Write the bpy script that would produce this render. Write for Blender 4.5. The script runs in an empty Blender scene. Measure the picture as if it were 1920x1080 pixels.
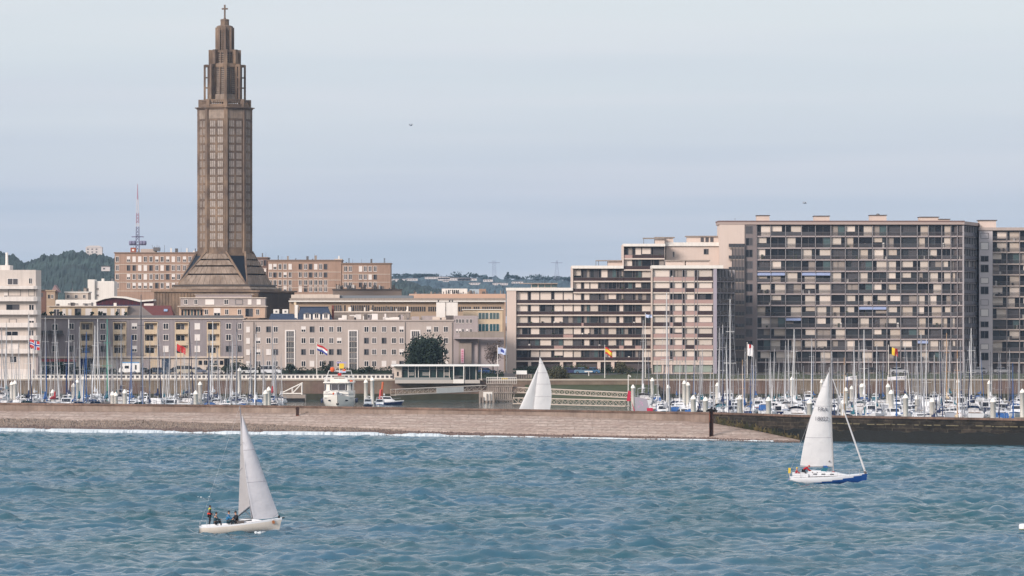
import bpy, math, random
import numpy as np
from mathutils import Vector, Matrix
R = math.radians
SC = bpy.context.scene
COL = SC.collection
rnd = random.Random(7)

# ---------------------------------------------------------------- view mapping (metres <-> photograph)
F, HC, HY, CX = 8000.0, 22.0, 588.0, 960.0      # focal length in photo pixels, eye height, horizon row
def X(px, Y): return (px - CX) * Y / F
def Z(py, Y): return HC - (py - HY) * Y / F
GZ = 5.3                                         # height of the town's ground over the water

# ---------------------------------------------------------------- materials
def lin(c):
    c = c / 255.0
    return c / 12.92 if c <= 0.04045 else ((c + 0.055) / 1.055) ** 2.4
GAIN = 0.95
MATS = {}
def mat(name, rgb, rough=0.8, metal=0.0, var=0.0, vscale=0.6, streak=0.0, bump=0.0, bscale=4.0, spec=0.3, stretch=None, gain=None, var2=None):
    if name in MATS: return MATS[name]
    m = bpy.data.materials.new(name); m.use_nodes = True
    nt = m.node_tree; N = nt.nodes; L = nt.links
    b = N['Principled BSDF']
    g = GAIN if gain is None else gain
    col = [min(0.9, lin(v) * g) for v in rgb] + [1]
    b.inputs['Base Color'].default_value = col
    b.inputs['Roughness'].default_value = rough
    b.inputs['Metallic'].default_value = metal
    b.inputs['Specular IOR Level'].default_value = spec
    if var or streak or bump:
        tc = N.new('ShaderNodeTexCoord')
    src = None
    if var:
        mp = N.new('ShaderNodeMapping'); L.new(tc.outputs['Object'], mp.inputs['Vector'])
        if stretch: mp.inputs['Scale'].default_value = stretch
        n = N.new('ShaderNodeTexNoise'); n.inputs['Scale'].default_value = vscale; n.inputs['Detail'].default_value = 6; n.inputs['Roughness'].default_value = 0.65
        L.new(mp.outputs['Vector'], n.inputs['Vector'])
        mr = N.new('ShaderNodeMapRange'); mr.inputs['From Min'].default_value = 0.3; mr.inputs['From Max'].default_value = 0.7
        mr.inputs['To Min'].default_value = 1 - var; mr.inputs['To Max'].default_value = 1 + var * 0.6
        L.new(n.outputs['Fac'], mr.inputs['Value'])
        mx = N.new('ShaderNodeMix'); mx.data_type = 'RGBA'; mx.blend_type = 'MULTIPLY'; mx.inputs['Factor'].default_value = 1
        mx.inputs[6].default_value = col
        if var2 is not None:
            mc = N.new('ShaderNodeMix'); mc.data_type = 'RGBA'
            mc.inputs[6].default_value = [min(0.9, lin(v) * g) for v in var2] + [1]; mc.inputs[7].default_value = col
            n2 = N.new('ShaderNodeTexNoise'); n2.inputs['Scale'].default_value = vscale * 0.37; n2.inputs['Detail'].default_value = 5
            L.new(mp.outputs['Vector'], n2.inputs['Vector'])
            r2 = N.new('ShaderNodeMapRange'); r2.inputs['From Min'].default_value = 0.42; r2.inputs['From Max'].default_value = 0.58
            L.new(n2.outputs['Fac'], r2.inputs['Value']); L.new(r2.outputs['Result'], mc.inputs['Factor'])
            L.new(mc.outputs[2], mx.inputs[6])
        L.new(mr.outputs['Result'], mx.inputs[7]); src = mx.outputs[2]
    if streak:
        mp = N.new('ShaderNodeMapping'); L.new(tc.outputs['Object'], mp.inputs['Vector']); mp.inputs['Scale'].default_value = (1.6, 1.6, 0.07)
        n = N.new('ShaderNodeTexNoise'); n.inputs['Scale'].default_value = 1.3; n.inputs['Detail'].default_value = 5
        L.new(mp.outputs['Vector'], n.inputs['Vector'])
        mr = N.new('ShaderNodeMapRange'); mr.inputs['From Min'].default_value = 0.45; mr.inputs['From Max'].default_value = 0.75
        mr.inputs['To Min'].default_value = 1; mr.inputs['To Max'].default_value = 1 - streak
        L.new(n.outputs['Fac'], mr.inputs['Value'])
        mx = N.new('ShaderNodeMix'); mx.data_type = 'RGBA'; mx.blend_type = 'MULTIPLY'; mx.inputs['Factor'].default_value = 1
        if src: L.new(src, mx.inputs[6])
        else: mx.inputs[6].default_value = col
        L.new(mr.outputs['Result'], mx.inputs[7]); src = mx.outputs[2]
    if src: L.new(src, b.inputs['Base Color'])
    if bump:
        n = N.new('ShaderNodeTexNoise'); n.inputs['Scale'].default_value = bscale; n.inputs['Detail'].default_value = 4
        L.new(tc.outputs['Object'], n.inputs['Vector'])
        bp = N.new('ShaderNodeBump'); bp.inputs['Strength'].default_value = bump; bp.inputs['Distance'].default_value = 0.1
        L.new(n.outputs['Fac'], bp.inputs['Height']); L.new(bp.outputs['Normal'], b.inputs['Normal'])
    MATS[name] = m
    return m

# ---------------------------------------------------------------- mesh builder
class Frame:
    """A local frame: u along a facade, v inward (away from the viewer), z up."""
    def __init__(s, x=0, y=0, ang=0.0, z=0.0):
        s.x, s.y, s.z, s.a = x, y, z, ang; s.c, s.s = math.cos(ang), math.sin(ang)
    def p(s, u, v, z): return (s.x + u * s.c - v * s.s, s.y + u * s.s + v * s.c, s.z + z)
ID = Frame()
class MB:
    def __init__(s, fr=ID): s.v = []; s.f = []; s.m = []; s.fr = fr; s.mats = []; s.smooth = []
    def mi(s, m):
        if m not in s.mats: s.mats.append(m)
        return s.mats.index(m)
    def add(s, vs, fs, m, sm=False):
        k = len(s.v); i = s.mi(m)
        s.v += [s.fr.p(*q) for q in vs]
        for f in fs: s.f.append(tuple(k + j for j in f)); s.m.append(i); s.smooth.append(sm)
    def box(s, x0, x1, y0, y1, z0, z1, m):
        if x1 < x0: x0, x1 = x1, x0
        if y1 < y0: y0, y1 = y1, y0
        if z1 < z0: z0, z1 = z1, z0
        s.add([(x0, y0, z0), (x1, y0, z0), (x1, y1, z0), (x0, y1, z0), (x0, y0, z1), (x1, y0, z1), (x1, y1, z1), (x0, y1, z1)],
              [(0, 3, 2, 1), (4, 5, 6, 7), (0, 1, 5, 4), (1, 2, 6, 5), (2, 3, 7, 6), (3, 0, 4, 7)], m)
    def prism(s, poly, z0, z1, m, top=None):
        """poly: list of (x, y) counter-clockwise from above; top: optional second outline."""
        n = len(poly); t = top or poly
        s.add([(a, b, z0) for a, b in poly] + [(a, b, z1) for a, b in t],
              [tuple(range(n - 1, -1, -1)), tuple(range(n, 2 * n))] + [(i, (i + 1) % n, n + (i + 1) % n, n + i) for i in range(n)], m)
    def xprism(s, poly, y0, y1, m):
        """poly in the x/z plane (counter-clockwise seen from -y), pushed from y0 to y1."""
        n = len(poly)
        s.add([(a, y0, b) for a, b in poly] + [(a, y1, b) for a, b in poly],
              [tuple(range(n)), tuple(range(2 * n - 1, n - 1, -1))] + [(i, n + i, n + (i + 1) % n, (i + 1) % n) for i in range(n)], m)
    def tube(s, a, b, r0, r1, m, n=6, sm=True):
        a, b = Vector(a), Vector(b); d = (b - a)
        if d.length < 1e-6: return
        d.normalize(); u = d.orthogonal().normalized(); w = d.cross(u)
        vs = []
        for c, r in ((a, r0), (b, r1)):
            for i in range(n):
                t = 2 * math.pi * i / n; q = c + u * (r * math.cos(t)) + w * (r * math.sin(t)); vs.append(tuple(q))
        k = [(i, (i + 1) % n, n + (i + 1) % n, n + i) for i in range(n)]
        s.add(vs, k, m, sm); s.add(vs, [tuple(range(n - 1, -1, -1)), tuple(range(n, 2 * n))], m)
    def path(s, pts, r, m, n=6):
        for a, b in zip(pts, pts[1:]): s.tube(a, b, r, r, m, n)
    def lathe(s, c, prof, m, n=12, sm=True):
        vs = []; k = len(prof)
        for r, z in prof:
            for i in range(n):
                t = 2 * math.pi * i / n; vs.append((c[0] + r * math.cos(t), c[1] + r * math.sin(t), c[2] + z))
        fs = [(j * n + i, j * n + (i + 1) % n, (j + 1) * n + (i + 1) % n, (j + 1) * n + i) for j in range(k - 1) for i in range(n)]
        s.add(vs, fs, m, sm); s.add(vs, [tuple(range(n - 1, -1, -1)), tuple(range((k - 1) * n, k * n))], m)
    def ball(s, c, r, m, sx=1, sy=1, sz=1, n=10, k=6):
        prof = [(max(0.001, r * math.sin(math.pi * j / k)), -r * math.cos(math.pi * j / k)) for j in range(k + 1)]
        vs = []
        for rr, z in prof:
            for i in range(n):
                t = 2 * math.pi * i / n; vs.append((c[0] + rr * sx * math.cos(t), c[1] + rr * sy * math.sin(t), c[2] + z * sz))
        s.add(vs, [(j * n + i, j * n + (i + 1) % n, (j + 1) * n + (i + 1) % n, (j + 1) * n + i) for j in range(k) for i in range(n)], m, True)
    def grid(s, fn, nu, nv, m, sm=True, thick=0.0):
        vs = [fn(i / nu, j / nv) for j in range(nv + 1) for i in range(nu + 1)]
        w = nu + 1
        fs = [(j * w + i, j * w + i + 1, (j + 1) * w + i + 1, (j + 1) * w + i) for j in range(nv) for i in range(nu)]
        s.add(vs, fs, m, sm)
        if thick:
            s.add([(a, b + thick, c) for a, b, c in vs], [tuple(reversed(f)) for f in fs], m, sm)
            ring = [i for i in range(w)] + [j * w + nu for j in range(1, nv + 1)] + [nv * w + i for i in range(nu - 1, -1, -1)] + [j * w for j in range(nv - 1, 0, -1)]
            n = len(ring); q = [vs[i] for i in ring] + [(vs[i][0], vs[i][1] + thick, vs[i][2]) for i in ring]
            s.add(q, [(i, n + i, n + (i + 1) % n, (i + 1) % n) for i in range(n)], m, False)
    def data(s, name, org=(0, 0, 0)):
        me = bpy.data.meshes.new(name)
        o = org
        me.from_pydata([(a - o[0], b - o[1], c - o[2]) for a, b, c in s.v], [], s.f)
        for m in s.mats: me.materials.append(m)
        me.polygons.foreach_set('material_index', s.m)
        me.polygons.foreach_set('use_smooth', s.smooth)
        me.update()
        return me
    def build(s, name, parent=None, org=None, label=None):
        if org is None: org = tuple(parent.location) if parent and not parent.get('_loc') else (0, 0, 0)
        o = bpy.data.objects.new(name, s.data(name, org)); COL.objects.link(o)
        if parent: o.parent = parent
        else: o.location = org
        if label: o['label'] = label
        return o
def empty(name, loc, label, cat, group=None, rz=0.0, local=False):
    o = bpy.data.objects.new(name, None); COL.objects.link(o); o.location = loc; o.rotation_euler = (0, 0, rz)
    o.empty_display_size = 0.5
    o['label'] = label; o['category'] = cat
    if group: o['group'] = group
    if local: LOCAL.add(o.name)
    return o
LOCAL = set()
def part(mb, name, parent, label=None, local=False):
    """link a mesh as a part; meshes are in world metres unless local."""
    org = (0, 0, 0)
    if not local:
        p = parent; org = [0, 0, 0]
        while p: org = [a + b for a, b in zip(org, p.location)]; p = p.parent
    o = bpy.data.objects.new(name, mb.data(name, org)); COL.objects.link(o); o.parent = parent
    if label: o['label'] = label
    return o
def thing(mb, name, label, cat, org, group=None, local=False):
    o = bpy.data.objects.new(name, mb.data(name, (0, 0, 0) if local else org)); COL.objects.link(o); o.location = org
    o['label'] = label; o['category'] = cat
    if group: o['group'] = group
    return o
def struct(mb, name, kind='structure'):
    o = mb.build(name); o['kind'] = kind; return o
def inst(me, name, parent, loc, rz=0.0, scale=None):
    o = bpy.data.objects.new(name, me); COL.objects.link(o); o.parent = parent; o.location = loc
    if rz: o.rotation_euler = (0, 0, rz)
    if scale: o.scale = scale
    return o

# ---------------------------------------------------------------- palette
M_white = mat('white paint', (226, 220, 214), var=0.05, vscale=0.4, streak=0.12)
M_white2 = mat('gloss white', (232, 230, 228), rough=0.35, spec=0.5)
M_cream = mat('cream render', (205, 190, 178), var=0.07, vscale=0.3, streak=0.15)
M_beige = mat('beige render', (180, 166, 159), var=0.10, vscale=0.15, streak=0.10)
M_grey = mat('grey render', (140, 130, 130), var=0.06, vscale=0.2, streak=0.1)
M_lilac = mat('lilac grey render', (166, 154, 154), var=0.06, vscale=0.2, streak=0.1)
M_sand = mat('yellow cream render', (205, 184, 158), var=0.05, streak=0.08)
M_conc = mat('concrete', (150, 138, 130), var=0.1, vscale=0.3, streak=0.2)
M_dconc = mat('dark concrete', (96, 90, 88), var=0.12, vscale=0.3, streak=0.2)
M_glass = mat('window glass', (30, 33, 40), rough=0.15, spec=0.35)
M_glass2 = mat('curtained glass', (82, 80, 84), rough=0.25, spec=0.35)
M_glass3 = mat('green tinted glass', (78, 96, 98), rough=0.2, spec=0.5)
M_rg = mat('residence glass', (54, 58, 63), rough=0.2, spec=0.35)
M_curt = mat('grey beige curtain', (152, 142, 136), rough=.8)
M_blind3 = mat('sand blind', (190, 176, 164), rough=.7)
M_blindF = mat('bright cream panel', (222, 208, 198), rough=0.7)
M_blind = mat('cream blind', (202, 190, 180), rough=0.7, var=0.05)
M_blind2 = mat('white shutter', (224, 216, 212), rough=0.6)
M_rail = mat('dark red brown railing', (62, 48, 50), rough=0.5)
M_railp = mat('pink brown railing panel', (172, 142, 136), rough=0.5)
M_railg = mat('smoked railing glass', (66, 66, 70), rough=0.25, spec=0.5)
M_metal = mat('grey metal', (112, 110, 112), rough=0.4, metal=0.4)
M_alu = mat('aluminium mast', (168, 166, 168), rough=0.4, metal=0.25)
M_dark = mat('black rubber', (28, 28, 30), rough=0.7)
M_navy = mat('navy canvas', (38, 50, 84), rough=0.8)
M_blue = mat('blue canvas', (50, 92, 150), rough=0.8)
M_teal = mat('teal canvas', (44, 104, 120), rough=0.8)
M_redc = mat('red canvas', (170, 48, 58), rough=0.8)
M_greyc = mat('grey canvas', (150, 152, 160), rough=0.8)
M_brick = mat('salmon brick concrete', (166, 138, 122), var=0.15, vscale=0.35, streak=0.2)
M_slate = mat('blue slate roof', (52, 64, 86), rough=0.55, var=0.15, vscale=1.5)
M_redroof = mat('dark red roof', (104, 62, 62), var=0.12, vscale=1.2)
M_church = mat('church concrete', (138, 117, 100), var=0.25, vscale=0.35, streak=0.30, var2=(108, 92, 82))
M_church2 = mat('church concrete lattice', (154, 138, 126), var=0.25, vscale=0.6, streak=0.3, var2=(136, 120, 108))
M_churchd = mat('church opening and shaded rib', (66, 58, 55), rough=0.4)
M_asph = mat('asphalt', (86, 84, 86), var=0.1)
M_pave = mat('promenade paving', (150, 140, 132), var=0.12, vscale=0.2)
M_grass = mat('grass', (68, 74, 50), var=0.3, vscale=0.8, bump=0.4)
M_leaf = mat('leaf green', (62, 74, 48), var=0.35, vscale=1.2)
M_leafd = mat('dark pine needles', (40, 54, 44), var=0.35, vscale=1.0)
M_leafo = mat('olive leaves', (78, 76, 56), var=0.3, vscale=1.0)
M_bark = mat('bark', (78, 66, 58), var=0.2)
M_orange = mat('orange', (214, 100, 60)); M_red = mat('red', (190, 52, 52)); M_yellow = mat('yellow', (220, 186, 60))
M_black = mat('black', (24, 24, 26)); M_flagw = mat('flag white', (225, 222, 225)); M_flagb = mat('flag blue', (60, 72, 140))
M_skin = mat('skin', (196, 150, 128), rough=0.5)
# ---------------------------------------------------------------- camera, light, sky, air
cam = bpy.data.cameras.new('camera'); camo = bpy.data.objects.new('camera', cam); COL.objects.link(camo)
camo.location = (0, 0, HC); camo.rotation_euler = (R(90), 0, 0)
cam.sensor_width = 36; cam.lens = 36 * F / 1920; cam.shift_y = (HY - 540) / 1920; cam.clip_end = 30000; cam.clip_start = 1
SC.camera = camo
SUN_EL, SUN_AZ = 22, -140            # degrees; azimuth clockwise from +Y, so behind the viewer to the left
sd = bpy.data.lights.new('sun', 'SUN'); sd.energy = 2.8; sd.angle = R(16); sd.color = (1.0, 0.89, 0.80)
so = bpy.data.objects.new('sun', sd); COL.objects.link(so)
d = Vector((math.sin(R(SUN_AZ)) * math.cos(R(SUN_EL)), math.cos(R(SUN_AZ)) * math.cos(R(SUN_EL)), math.sin(R(SUN_EL))))
so.rotation_euler = d.to_track_quat('Z', 'Y').to_euler()
w = bpy.data.worlds.new('World'); SC.world = w; w.use_nodes = True
nt = w.node_tree; N = nt.nodes; L = nt.links
bg = N['Background']; out = N['World Output']
sky = N.new('ShaderNodeTexSky'); sky.sky_type = 'NISHITA'; sky.sun_disc = False
sky.sun_elevation = R(SUN_EL); sky.sun_rotation = R(SUN_AZ); sky.air_density = 1.0; sky.dust_density = 2.0
bg.inputs['Strength'].default_value = 0.1
# thin cloud cover over the clear sky: colour by height above the horizon, with faint long streaks
tc = N.new('ShaderNodeTexCoord'); sp = N.new('ShaderNodeSeparateXYZ'); L.new(tc.outputs['Generated'], sp.inputs[0])
mp = N.new('ShaderNodeMapping'); mp.inputs['Scale'].default_value = (3, 3, 60); L.new(tc.outputs['Generated'], mp.inputs[0])
ns = N.new('ShaderNodeTexNoise'); ns.inputs['Scale'].default_value = 1.6; ns.inputs['Detail'].default_value = 4; L.new(mp.outputs[0], ns.inputs['Vector'])
mm = N.new('ShaderNodeMath'); mm.operation = 'MULTIPLY_ADD'; mm.inputs[1].default_value = 0.05; mm.inputs[2].default_value = -0.025
L.new(ns.outputs['Fac'], mm.inputs[0])
ad = N.new('ShaderNodeMath'); ad.operation = 'ADD'; L.new(sp.outputs['Z'], ad.inputs[0]); L.new(mm.outputs[0], ad.inputs[1])
cr = N.new('ShaderNodeValToRGB'); cr.color_ramp.interpolation = 'B_SPLINE'
mrr = N.new('ShaderNodeMapRange'); mrr.inputs['From Min'].default_value = -0.01; mrr.inputs['From Max'].default_value = 0.12
L.new(ad.outputs[0], mrr.inputs['Value']); L.new(mrr.outputs['Result'], cr.inputs['Fac'])
el = cr.color_ramp.elements
def skc(r, g, b): return (lin(r), lin(g), lin(b), 1)
el[0].position = 0.0; el[0].color = skc(158, 172, 190)
el[1].position = 1.0; el[1].color = skc(206, 211, 216)
for p_, c_ in ((0.12, (160, 174, 191)), (0.28, (176, 184, 198)), (0.42, (187, 193, 202)), (0.55, (190, 197, 204)), (0.66, (197, 202, 206))):
    e = el.new(p_); e.color = skc(*[v + 10 for v in c_])
sc_ = N.new('ShaderNodeVectorMath'); sc_.operation = 'SCALE'; 
n4 = N.new('ShaderNodeTexNoise'); n4.inputs['Scale'].default_value = 1.1; n4.inputs['Detail'].default_value = 5; m4 = N.new('ShaderNodeMapping'); m4.inputs['Scale'].default_value = (5, 5, 110); m4.inputs['Location'].default_value = (3, 1, 2)
L.new(tc.outputs['Generated'], m4.inputs[0]); L.new(m4.outputs[0], n4.inputs['Vector'])
r4 = N.new('ShaderNodeMapRange'); r4.inputs['From Min'].default_value = .45; r4.inputs['From Max'].default_value = .7; r4.inputs['To Max'].default_value = .3; L.new(n4.outputs['Fac'], r4.inputs['Value'])
x4 = N.new('ShaderNodeMix'); x4.data_type = 'RGBA'; x4.inputs[7].default_value = skc(216, 213, 220); L.new(r4.outputs['Result'], x4.inputs['Factor']); L.new(cr.outputs['Color'], x4.inputs[6]); L.new(x4.outputs[2], sc_.inputs[0])
up = N.new('ShaderNodeMapRange'); up.inputs['From Min'].default_value = 0.1; up.inputs['From Max'].default_value = 0.6; up.inputs['To Min'].default_value = 10.0; up.inputs['To Max'].default_value = 12.5   # the thin cloud is brighter overhead
L.new(sp.outputs['Z'], up.inputs['Value']); L.new(up.outputs['Result'], sc_.inputs['Scale'])
mx = N.new('ShaderNodeMix'); mx.data_type = 'RGBA'; mx.inputs['Factor'].default_value = 0.88
L.new(sky.outputs[0], mx.inputs[6]); L.new(sc_.outputs[0], mx.inputs[7]); L.new(mx.outputs[2], bg.inputs['Color'])
SC.view_settings.view_transform = 'Standard'; SC.view_settings.look = 'None'; SC.view_settings.exposure = 0.36; SC.view_settings.gamma = 1
SC.cycles.max_bounces = 6; SC.cycles.diffuse_bounces = 2; SC.cycles.glossy_bounces = 2; SC.cycles.volume_bounces = 0
SC.cycles.use_denoising = True

hz = bpy.data.materials.new('air'); hz.use_nodes = True
n_ = hz.node_tree.nodes; n_.remove(n_['Principled BSDF'])
pv = n_.new('ShaderNodeVolumePrincipled'); pv.inputs['Color'].default_value = (0.52, 0.72, 1.0, 1)
pv.inputs['Density'].default_value = 0.000045; pv.inputs['Anisotropy'].default_value = 0.2
hz.node_tree.links.new(pv.outputs[0], n_['Material Output'].inputs['Volume'])
b = MB(); b.box(-1600, 1600, -120, 7600, -3.5, 230, hz)
struct(b, 'haze', 'stuff')

# ---------------------------------------------------------------- sea
def ocean(nx, ny, Lx, Ly, seed, wind=(0.35, -1.0), Lp=11.0, amp=1.0, pw=5):
    g = np.random.default_rng(seed)
    kx = 2 * np.pi * np.fft.fftfreq(nx, Lx / nx)[:, None]; ky = 2 * np.pi * np.fft.fftfreq(ny, Ly / ny)[None, :]
    k = np.sqrt(kx ** 2 + ky ** 2); k[0, 0] = 1e-6
    wv = np.array(wind) / np.hypot(*wind)
    cs = (kx * wv[0] + ky * wv[1]) / k
    kp = 2 * np.pi / Lp
    P = np.exp(-1.25 * (kp / k) ** 2) / k ** 3.55 * (0.03 + np.abs(cs) ** pw) * np.exp(-(k * 0.12) ** 2)
    P[0, 0] = 0; P[k < kp * 0.35] = 0
    h = (g.normal(size=k.shape) + 1j * g.normal(size=k.shape)) * np.sqrt(P)
    z = np.fft.ifft2(h).real; s = 1 / z.std()
    dx = np.fft.ifft2(-1j * kx / k * h).real; dy = np.fft.ifft2(-1j * ky / k * h).real
    return z * s * amp, dx * s * amp, dy * s * amp
M_sea = bpy.data.materials.new('sea water'); M_sea.use_nodes = True
nt = M_sea.node_tree; N = nt.nodes; L = nt.links; b_ = N['Principled BSDF']
b_.inputs['Roughness'].default_value = 0.09; b_.inputs['IOR'].default_value = 1.33; b_.inputs['Specular IOR Level'].default_value = 0.5
tc = N.new('ShaderNodeTexCoord')
mo = N.new('ShaderNodeMapping'); mo.inputs['Scale'].default_value = (1.6, .7, 1); L.new(tc.outputs['Object'], mo.inputs[0])
n1 = N.new('ShaderNodeTexNoise'); n1.inputs['Scale'].default_value = 0.045; n1.inputs['Detail'].default_value = 6; L.new(mo.outputs[0], n1.inputs['Vector'])
mx = N.new('ShaderNodeMix'); mx.data_type = 'RGBA'; mx.inputs[6].default_value = (0.019, 0.080, 0.108, 1); mx.inputs[7].default_value = (0.038, 0.106, 0.168, 1)
r_ = N.new('ShaderNodeMapRange'); r_.inputs['From Min'].default_value = 0.35; r_.inputs['From Max'].default_value = 0.65
L.new(n1.outputs['Fac'], r_.inputs['Value']); L.new(r_.outputs['Result'], mx.inputs['Factor'])
# gusts: patches where the surface is rougher
mg = N.new('ShaderNodeMapping'); mg.inputs['Scale'].default_value = (0.035, 0.012, 1); L.new(tc.outputs['Object'], mg.inputs[0])
ng = N.new('ShaderNodeTexNoise'); ng.inputs['Scale'].default_value = 1; ng.inputs['Detail'].default_value = 4; L.new(mg.outputs[0], ng.inputs['Vector'])
rg = N.new('ShaderNodeMapRange'); rg.inputs['From Min'].default_value = .35; rg.inputs['From Max'].default_value = .65; rg.inputs['To Min'].default_value = .05; rg.inputs['To Max'].default_value = .26
L.new(ng.outputs['Fac'], rg.inputs['Value']); L.new(rg.outputs['Result'], b_.inputs['Roughness'])
L.new(mx.outputs[2], b_.inputs['Base Color'])
n2 = N.new('ShaderNodeTexNoise'); n2.inputs['Scale'].default_value = 1.3; n2.inputs['Detail'].default_value = 6; n2.inputs['Roughness'].default_value = 0.6; L.new(tc.outputs['Object'], n2.inputs['Vector'])
bp = N.new('ShaderNodeBump'); bp.inputs['Strength'].default_value = 0.4; bp.inputs['Distance'].default_value = 0.2
L.new(n2.outputs['Fac'], bp.inputs['Height']); L.new(bp.outputs['Normal'], b_.inputs['Normal'])

# shore profile by photo column: wall distance, foot of apron, waterline distance, heights
WT = 4.45
SHORE = [  # px, wallY, apron top z, foot Y, foot z, waterline Y
    (-900, 935, 2.9, 924, 1.7, 880), (-300, 870, 2.9, 859, 1.7, 828), (0, 840, 2.9, 829, 1.65, 802), (300, 826, 3.0, 815, 1.6, 788), (450, 818.5, 3.05, 806, 1.3, 780), (560, 812, 3.1, 799, 1.15, 779),
    (700, 802, 3.2, 786, 0.9, 773), (800, 795, 3.3, 776, 0.7, 766), (960, 784, 3.45, 766, 0.55, 760), (1150, 771, 3.1, 755, 0.5, 749.5), (1300, 761.5, 2.75, 747, 0.45, 742), (1340, 759, 2.45, 744, 0.42, 739.5),
    (1420, 749, 1.4, 739, 0.3, 735.5), (1500, 739, 0.1, 736, -0.05, 733), (1560, 735, -1, 733, -1.2, 731), (1700, 726.5, -1, 724, -1.2, 722), (1920, 712.6, -1, 710, -1.2, 708), (2300, 692, -1, 690, -1.2, 688), (2900, 665, -1, 663, -1.2, 661)]
def shore(px):
    a = SHORE
    if px <= a[0][0]: return a[0][1:]
    for p, q in zip(a, a[1:]):
        if px <= q[0]:
            t = (px - p[0]) / (q[0] - p[0]); return tuple(p[i] + (q[i] - p[i]) * t for i in range(1, 6))
    return a[-1][1:]
def shore_line_np(xs):
    px = np.array([p[0] for p in SHORE]); wy = np.array([p[5] for p in SHORE]); wx = (px - CX) * wy / F
    return np.interp(xs, wx, wy)
nx, ny, Lx, Ly = 640, 1600, 256.0, 480.0
h, dx, dy = ocean(nx, ny, Lx, Ly, 5, wind=(0.18, -1), Lp=3.4, amp=0.07, pw=6)
h2, dx2, dy2 = ocean(nx, ny, Lx, Ly, 11, wind=(-0.12, -1), Lp=8.0, amp=0.12, pw=12)
h3, dx3, dy3 = ocean(nx, ny, Lx, Ly, 23, wind=(0.1, -1), Lp=20.0, amp=0.16, pw=10)
h2 = h2 + h3; dx2 = dx2 + dx3 * .6; dy2 = dy2 + dy3 * .6
xs = np.linspace(-Lx / 2, Lx / 2, nx)[:, None]; ys = np.linspace(330, 330 + Ly, ny)[None, :]
sw = 6 + shore_line_np(xs[:, 0])[:, None] - ys
damp = np.clip(sw / 45, 0.12, 1)
gx, gy = np.broadcast_arrays(xs, ys)
edge = np.minimum(np.minimum((gx + Lx / 2), (Lx / 2 - gx)) / 8, (gy - 330) / 8).clip(0, 1)
# a few steeper rollers, as in the photograph (ridge lines with real height)
rl = np.zeros_like(h)
for (px, py, wid, amp) in ((30, 930, 7.5, 0.62), (415, 937, 4.6, 0.75), (755, 930, 5.5, 0.42), (150, 1055, 5, 0.35), (1590, 1040, 5, 0.35), (60, 960, 7, 0.2), (1200, 925, 6, 0.2), (1800, 940, 5, 0.22), (1120, 985, 4, 0.18), (1400, 1058, 4, 0.25)):
    Yc = F * HC / (py - HY); xc = X(px, Yc)
    yy = gy - Yc - 0.25 * (gx - xc) + 0.5 * np.sin((gx - xc) * 0.7)
    prof = np.where(yy < 0, np.exp(-(yy / 0.8) ** 2), np.exp(-(yy / 3.2) ** 2))
    rl += 1.25 * amp * prof * np.exp(-((gx - xc) / (1.25 * wid)) ** 4)
zz = (h + h2 + 0.4 * np.maximum(h, 0) ** 2 / 0.065) * damp * edge + rl * edge
vx = gx + (dx + dx2) * 0.75 * damp * edge; vy = gy + (dy + dy2) * 0.75 * damp * edge
co = np.stack([vx, vy, zz - 0.02], -1).reshape(-1, 3).astype(np.float32)
idx = np.arange(nx * ny).reshape(nx, ny)
q = np.stack([idx[:-1, :-1], idx[1:, :-1], idx[1:, 1:], idx[:-1, 1:]], -1).reshape(-1, 4)
me = bpy.data.meshes.new('sea')
me.vertices.add(nx * ny); me.vertices.foreach_set('co', co.ravel())
me.loops.add(q.size); me.loops.foreach_set('vertex_index', q.ravel().astype(np.int32))
me.polygons.add(len(q)); me.polygons.foreach_set('loop_start', (np.arange(len(q)) * 4).astype(np.int32)); me.polygons.foreach_set('loop_total', np.full(len(q), 4, np.int32))
me.polygons.foreach_set('use_smooth', np.ones(len(q), bool))
me.update(calc_edges=True); me.materials.append(M_sea)
o = bpy.data.objects.new('sea', me); COL.objects.link(o); o['kind'] = 'structure'
# calmer sea beyond the modelled swell, in one ring round it
b = MB(); a0, a1, c0, c1 = -Lx / 2 + .6, Lx / 2 - .6, 330.6, 809
b.add([(-1500, -100, -.03), (1500, -100, -.03), (1500, c0, -.03), (-1500, c0, -.03)], [(0, 1, 2, 3)], M_sea)
b.add([(-1500, c0, -.03), (a0, c0, -.03), (a0, 1400, -.03), (-1500, 1400, -.03)], [(0, 1, 2, 3)], M_sea)
b.add([(a1, c0, -.03), (1500, c0, -.03), (1500, 1400, -.03), (a1, 1400, -.03)], [(0, 1, 2, 3)], M_sea)
struct(b, 'sea_water_beyond')
# surf: broken white foam lying along the pebble shore
M_foam = mat('surf foam', (205, 212, 218), rough=0.9, bump=0.6, bscale=2.0, var=0.1, vscale=1.5)
b = MB(); rf = random.Random(3)
def n1d(x, s): return math.sin(x * s) + 0.6 * math.sin(x * s * 2.3 + 1.7) + 0.4 * math.sin(x * s * 5.1 + .4)
pts = []; fj_ = 0.0
for i in range(0, 1601):
    px = -150 + i; yw = shore(px)[4] ; xw = X(px, yw)
    width = 7.5 if px < 560 else (7.5 - (px - 560) / 300 * 5.5 if px < 860 else 1.1)
    if px > 1150: width *= 0.6
    if px < 560: width *= 0.75 + 0.3 * n1d(px, 0.012)
    wv = max(0.05, width * (0.75 + 0.2 * n1d(px, 0.05)) + fj_ * (width > 2))
    if px > 900 and n1d(px, 0.035) < -0.2: wv = 0.03
    fj_ = fj_ * .93 + rf.gauss(0, .28)
    top = yw + 0.35 * n1d(px, 0.02) + 0.5
    pts.append((xw, top, wv))
vs = []; fs = []
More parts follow.
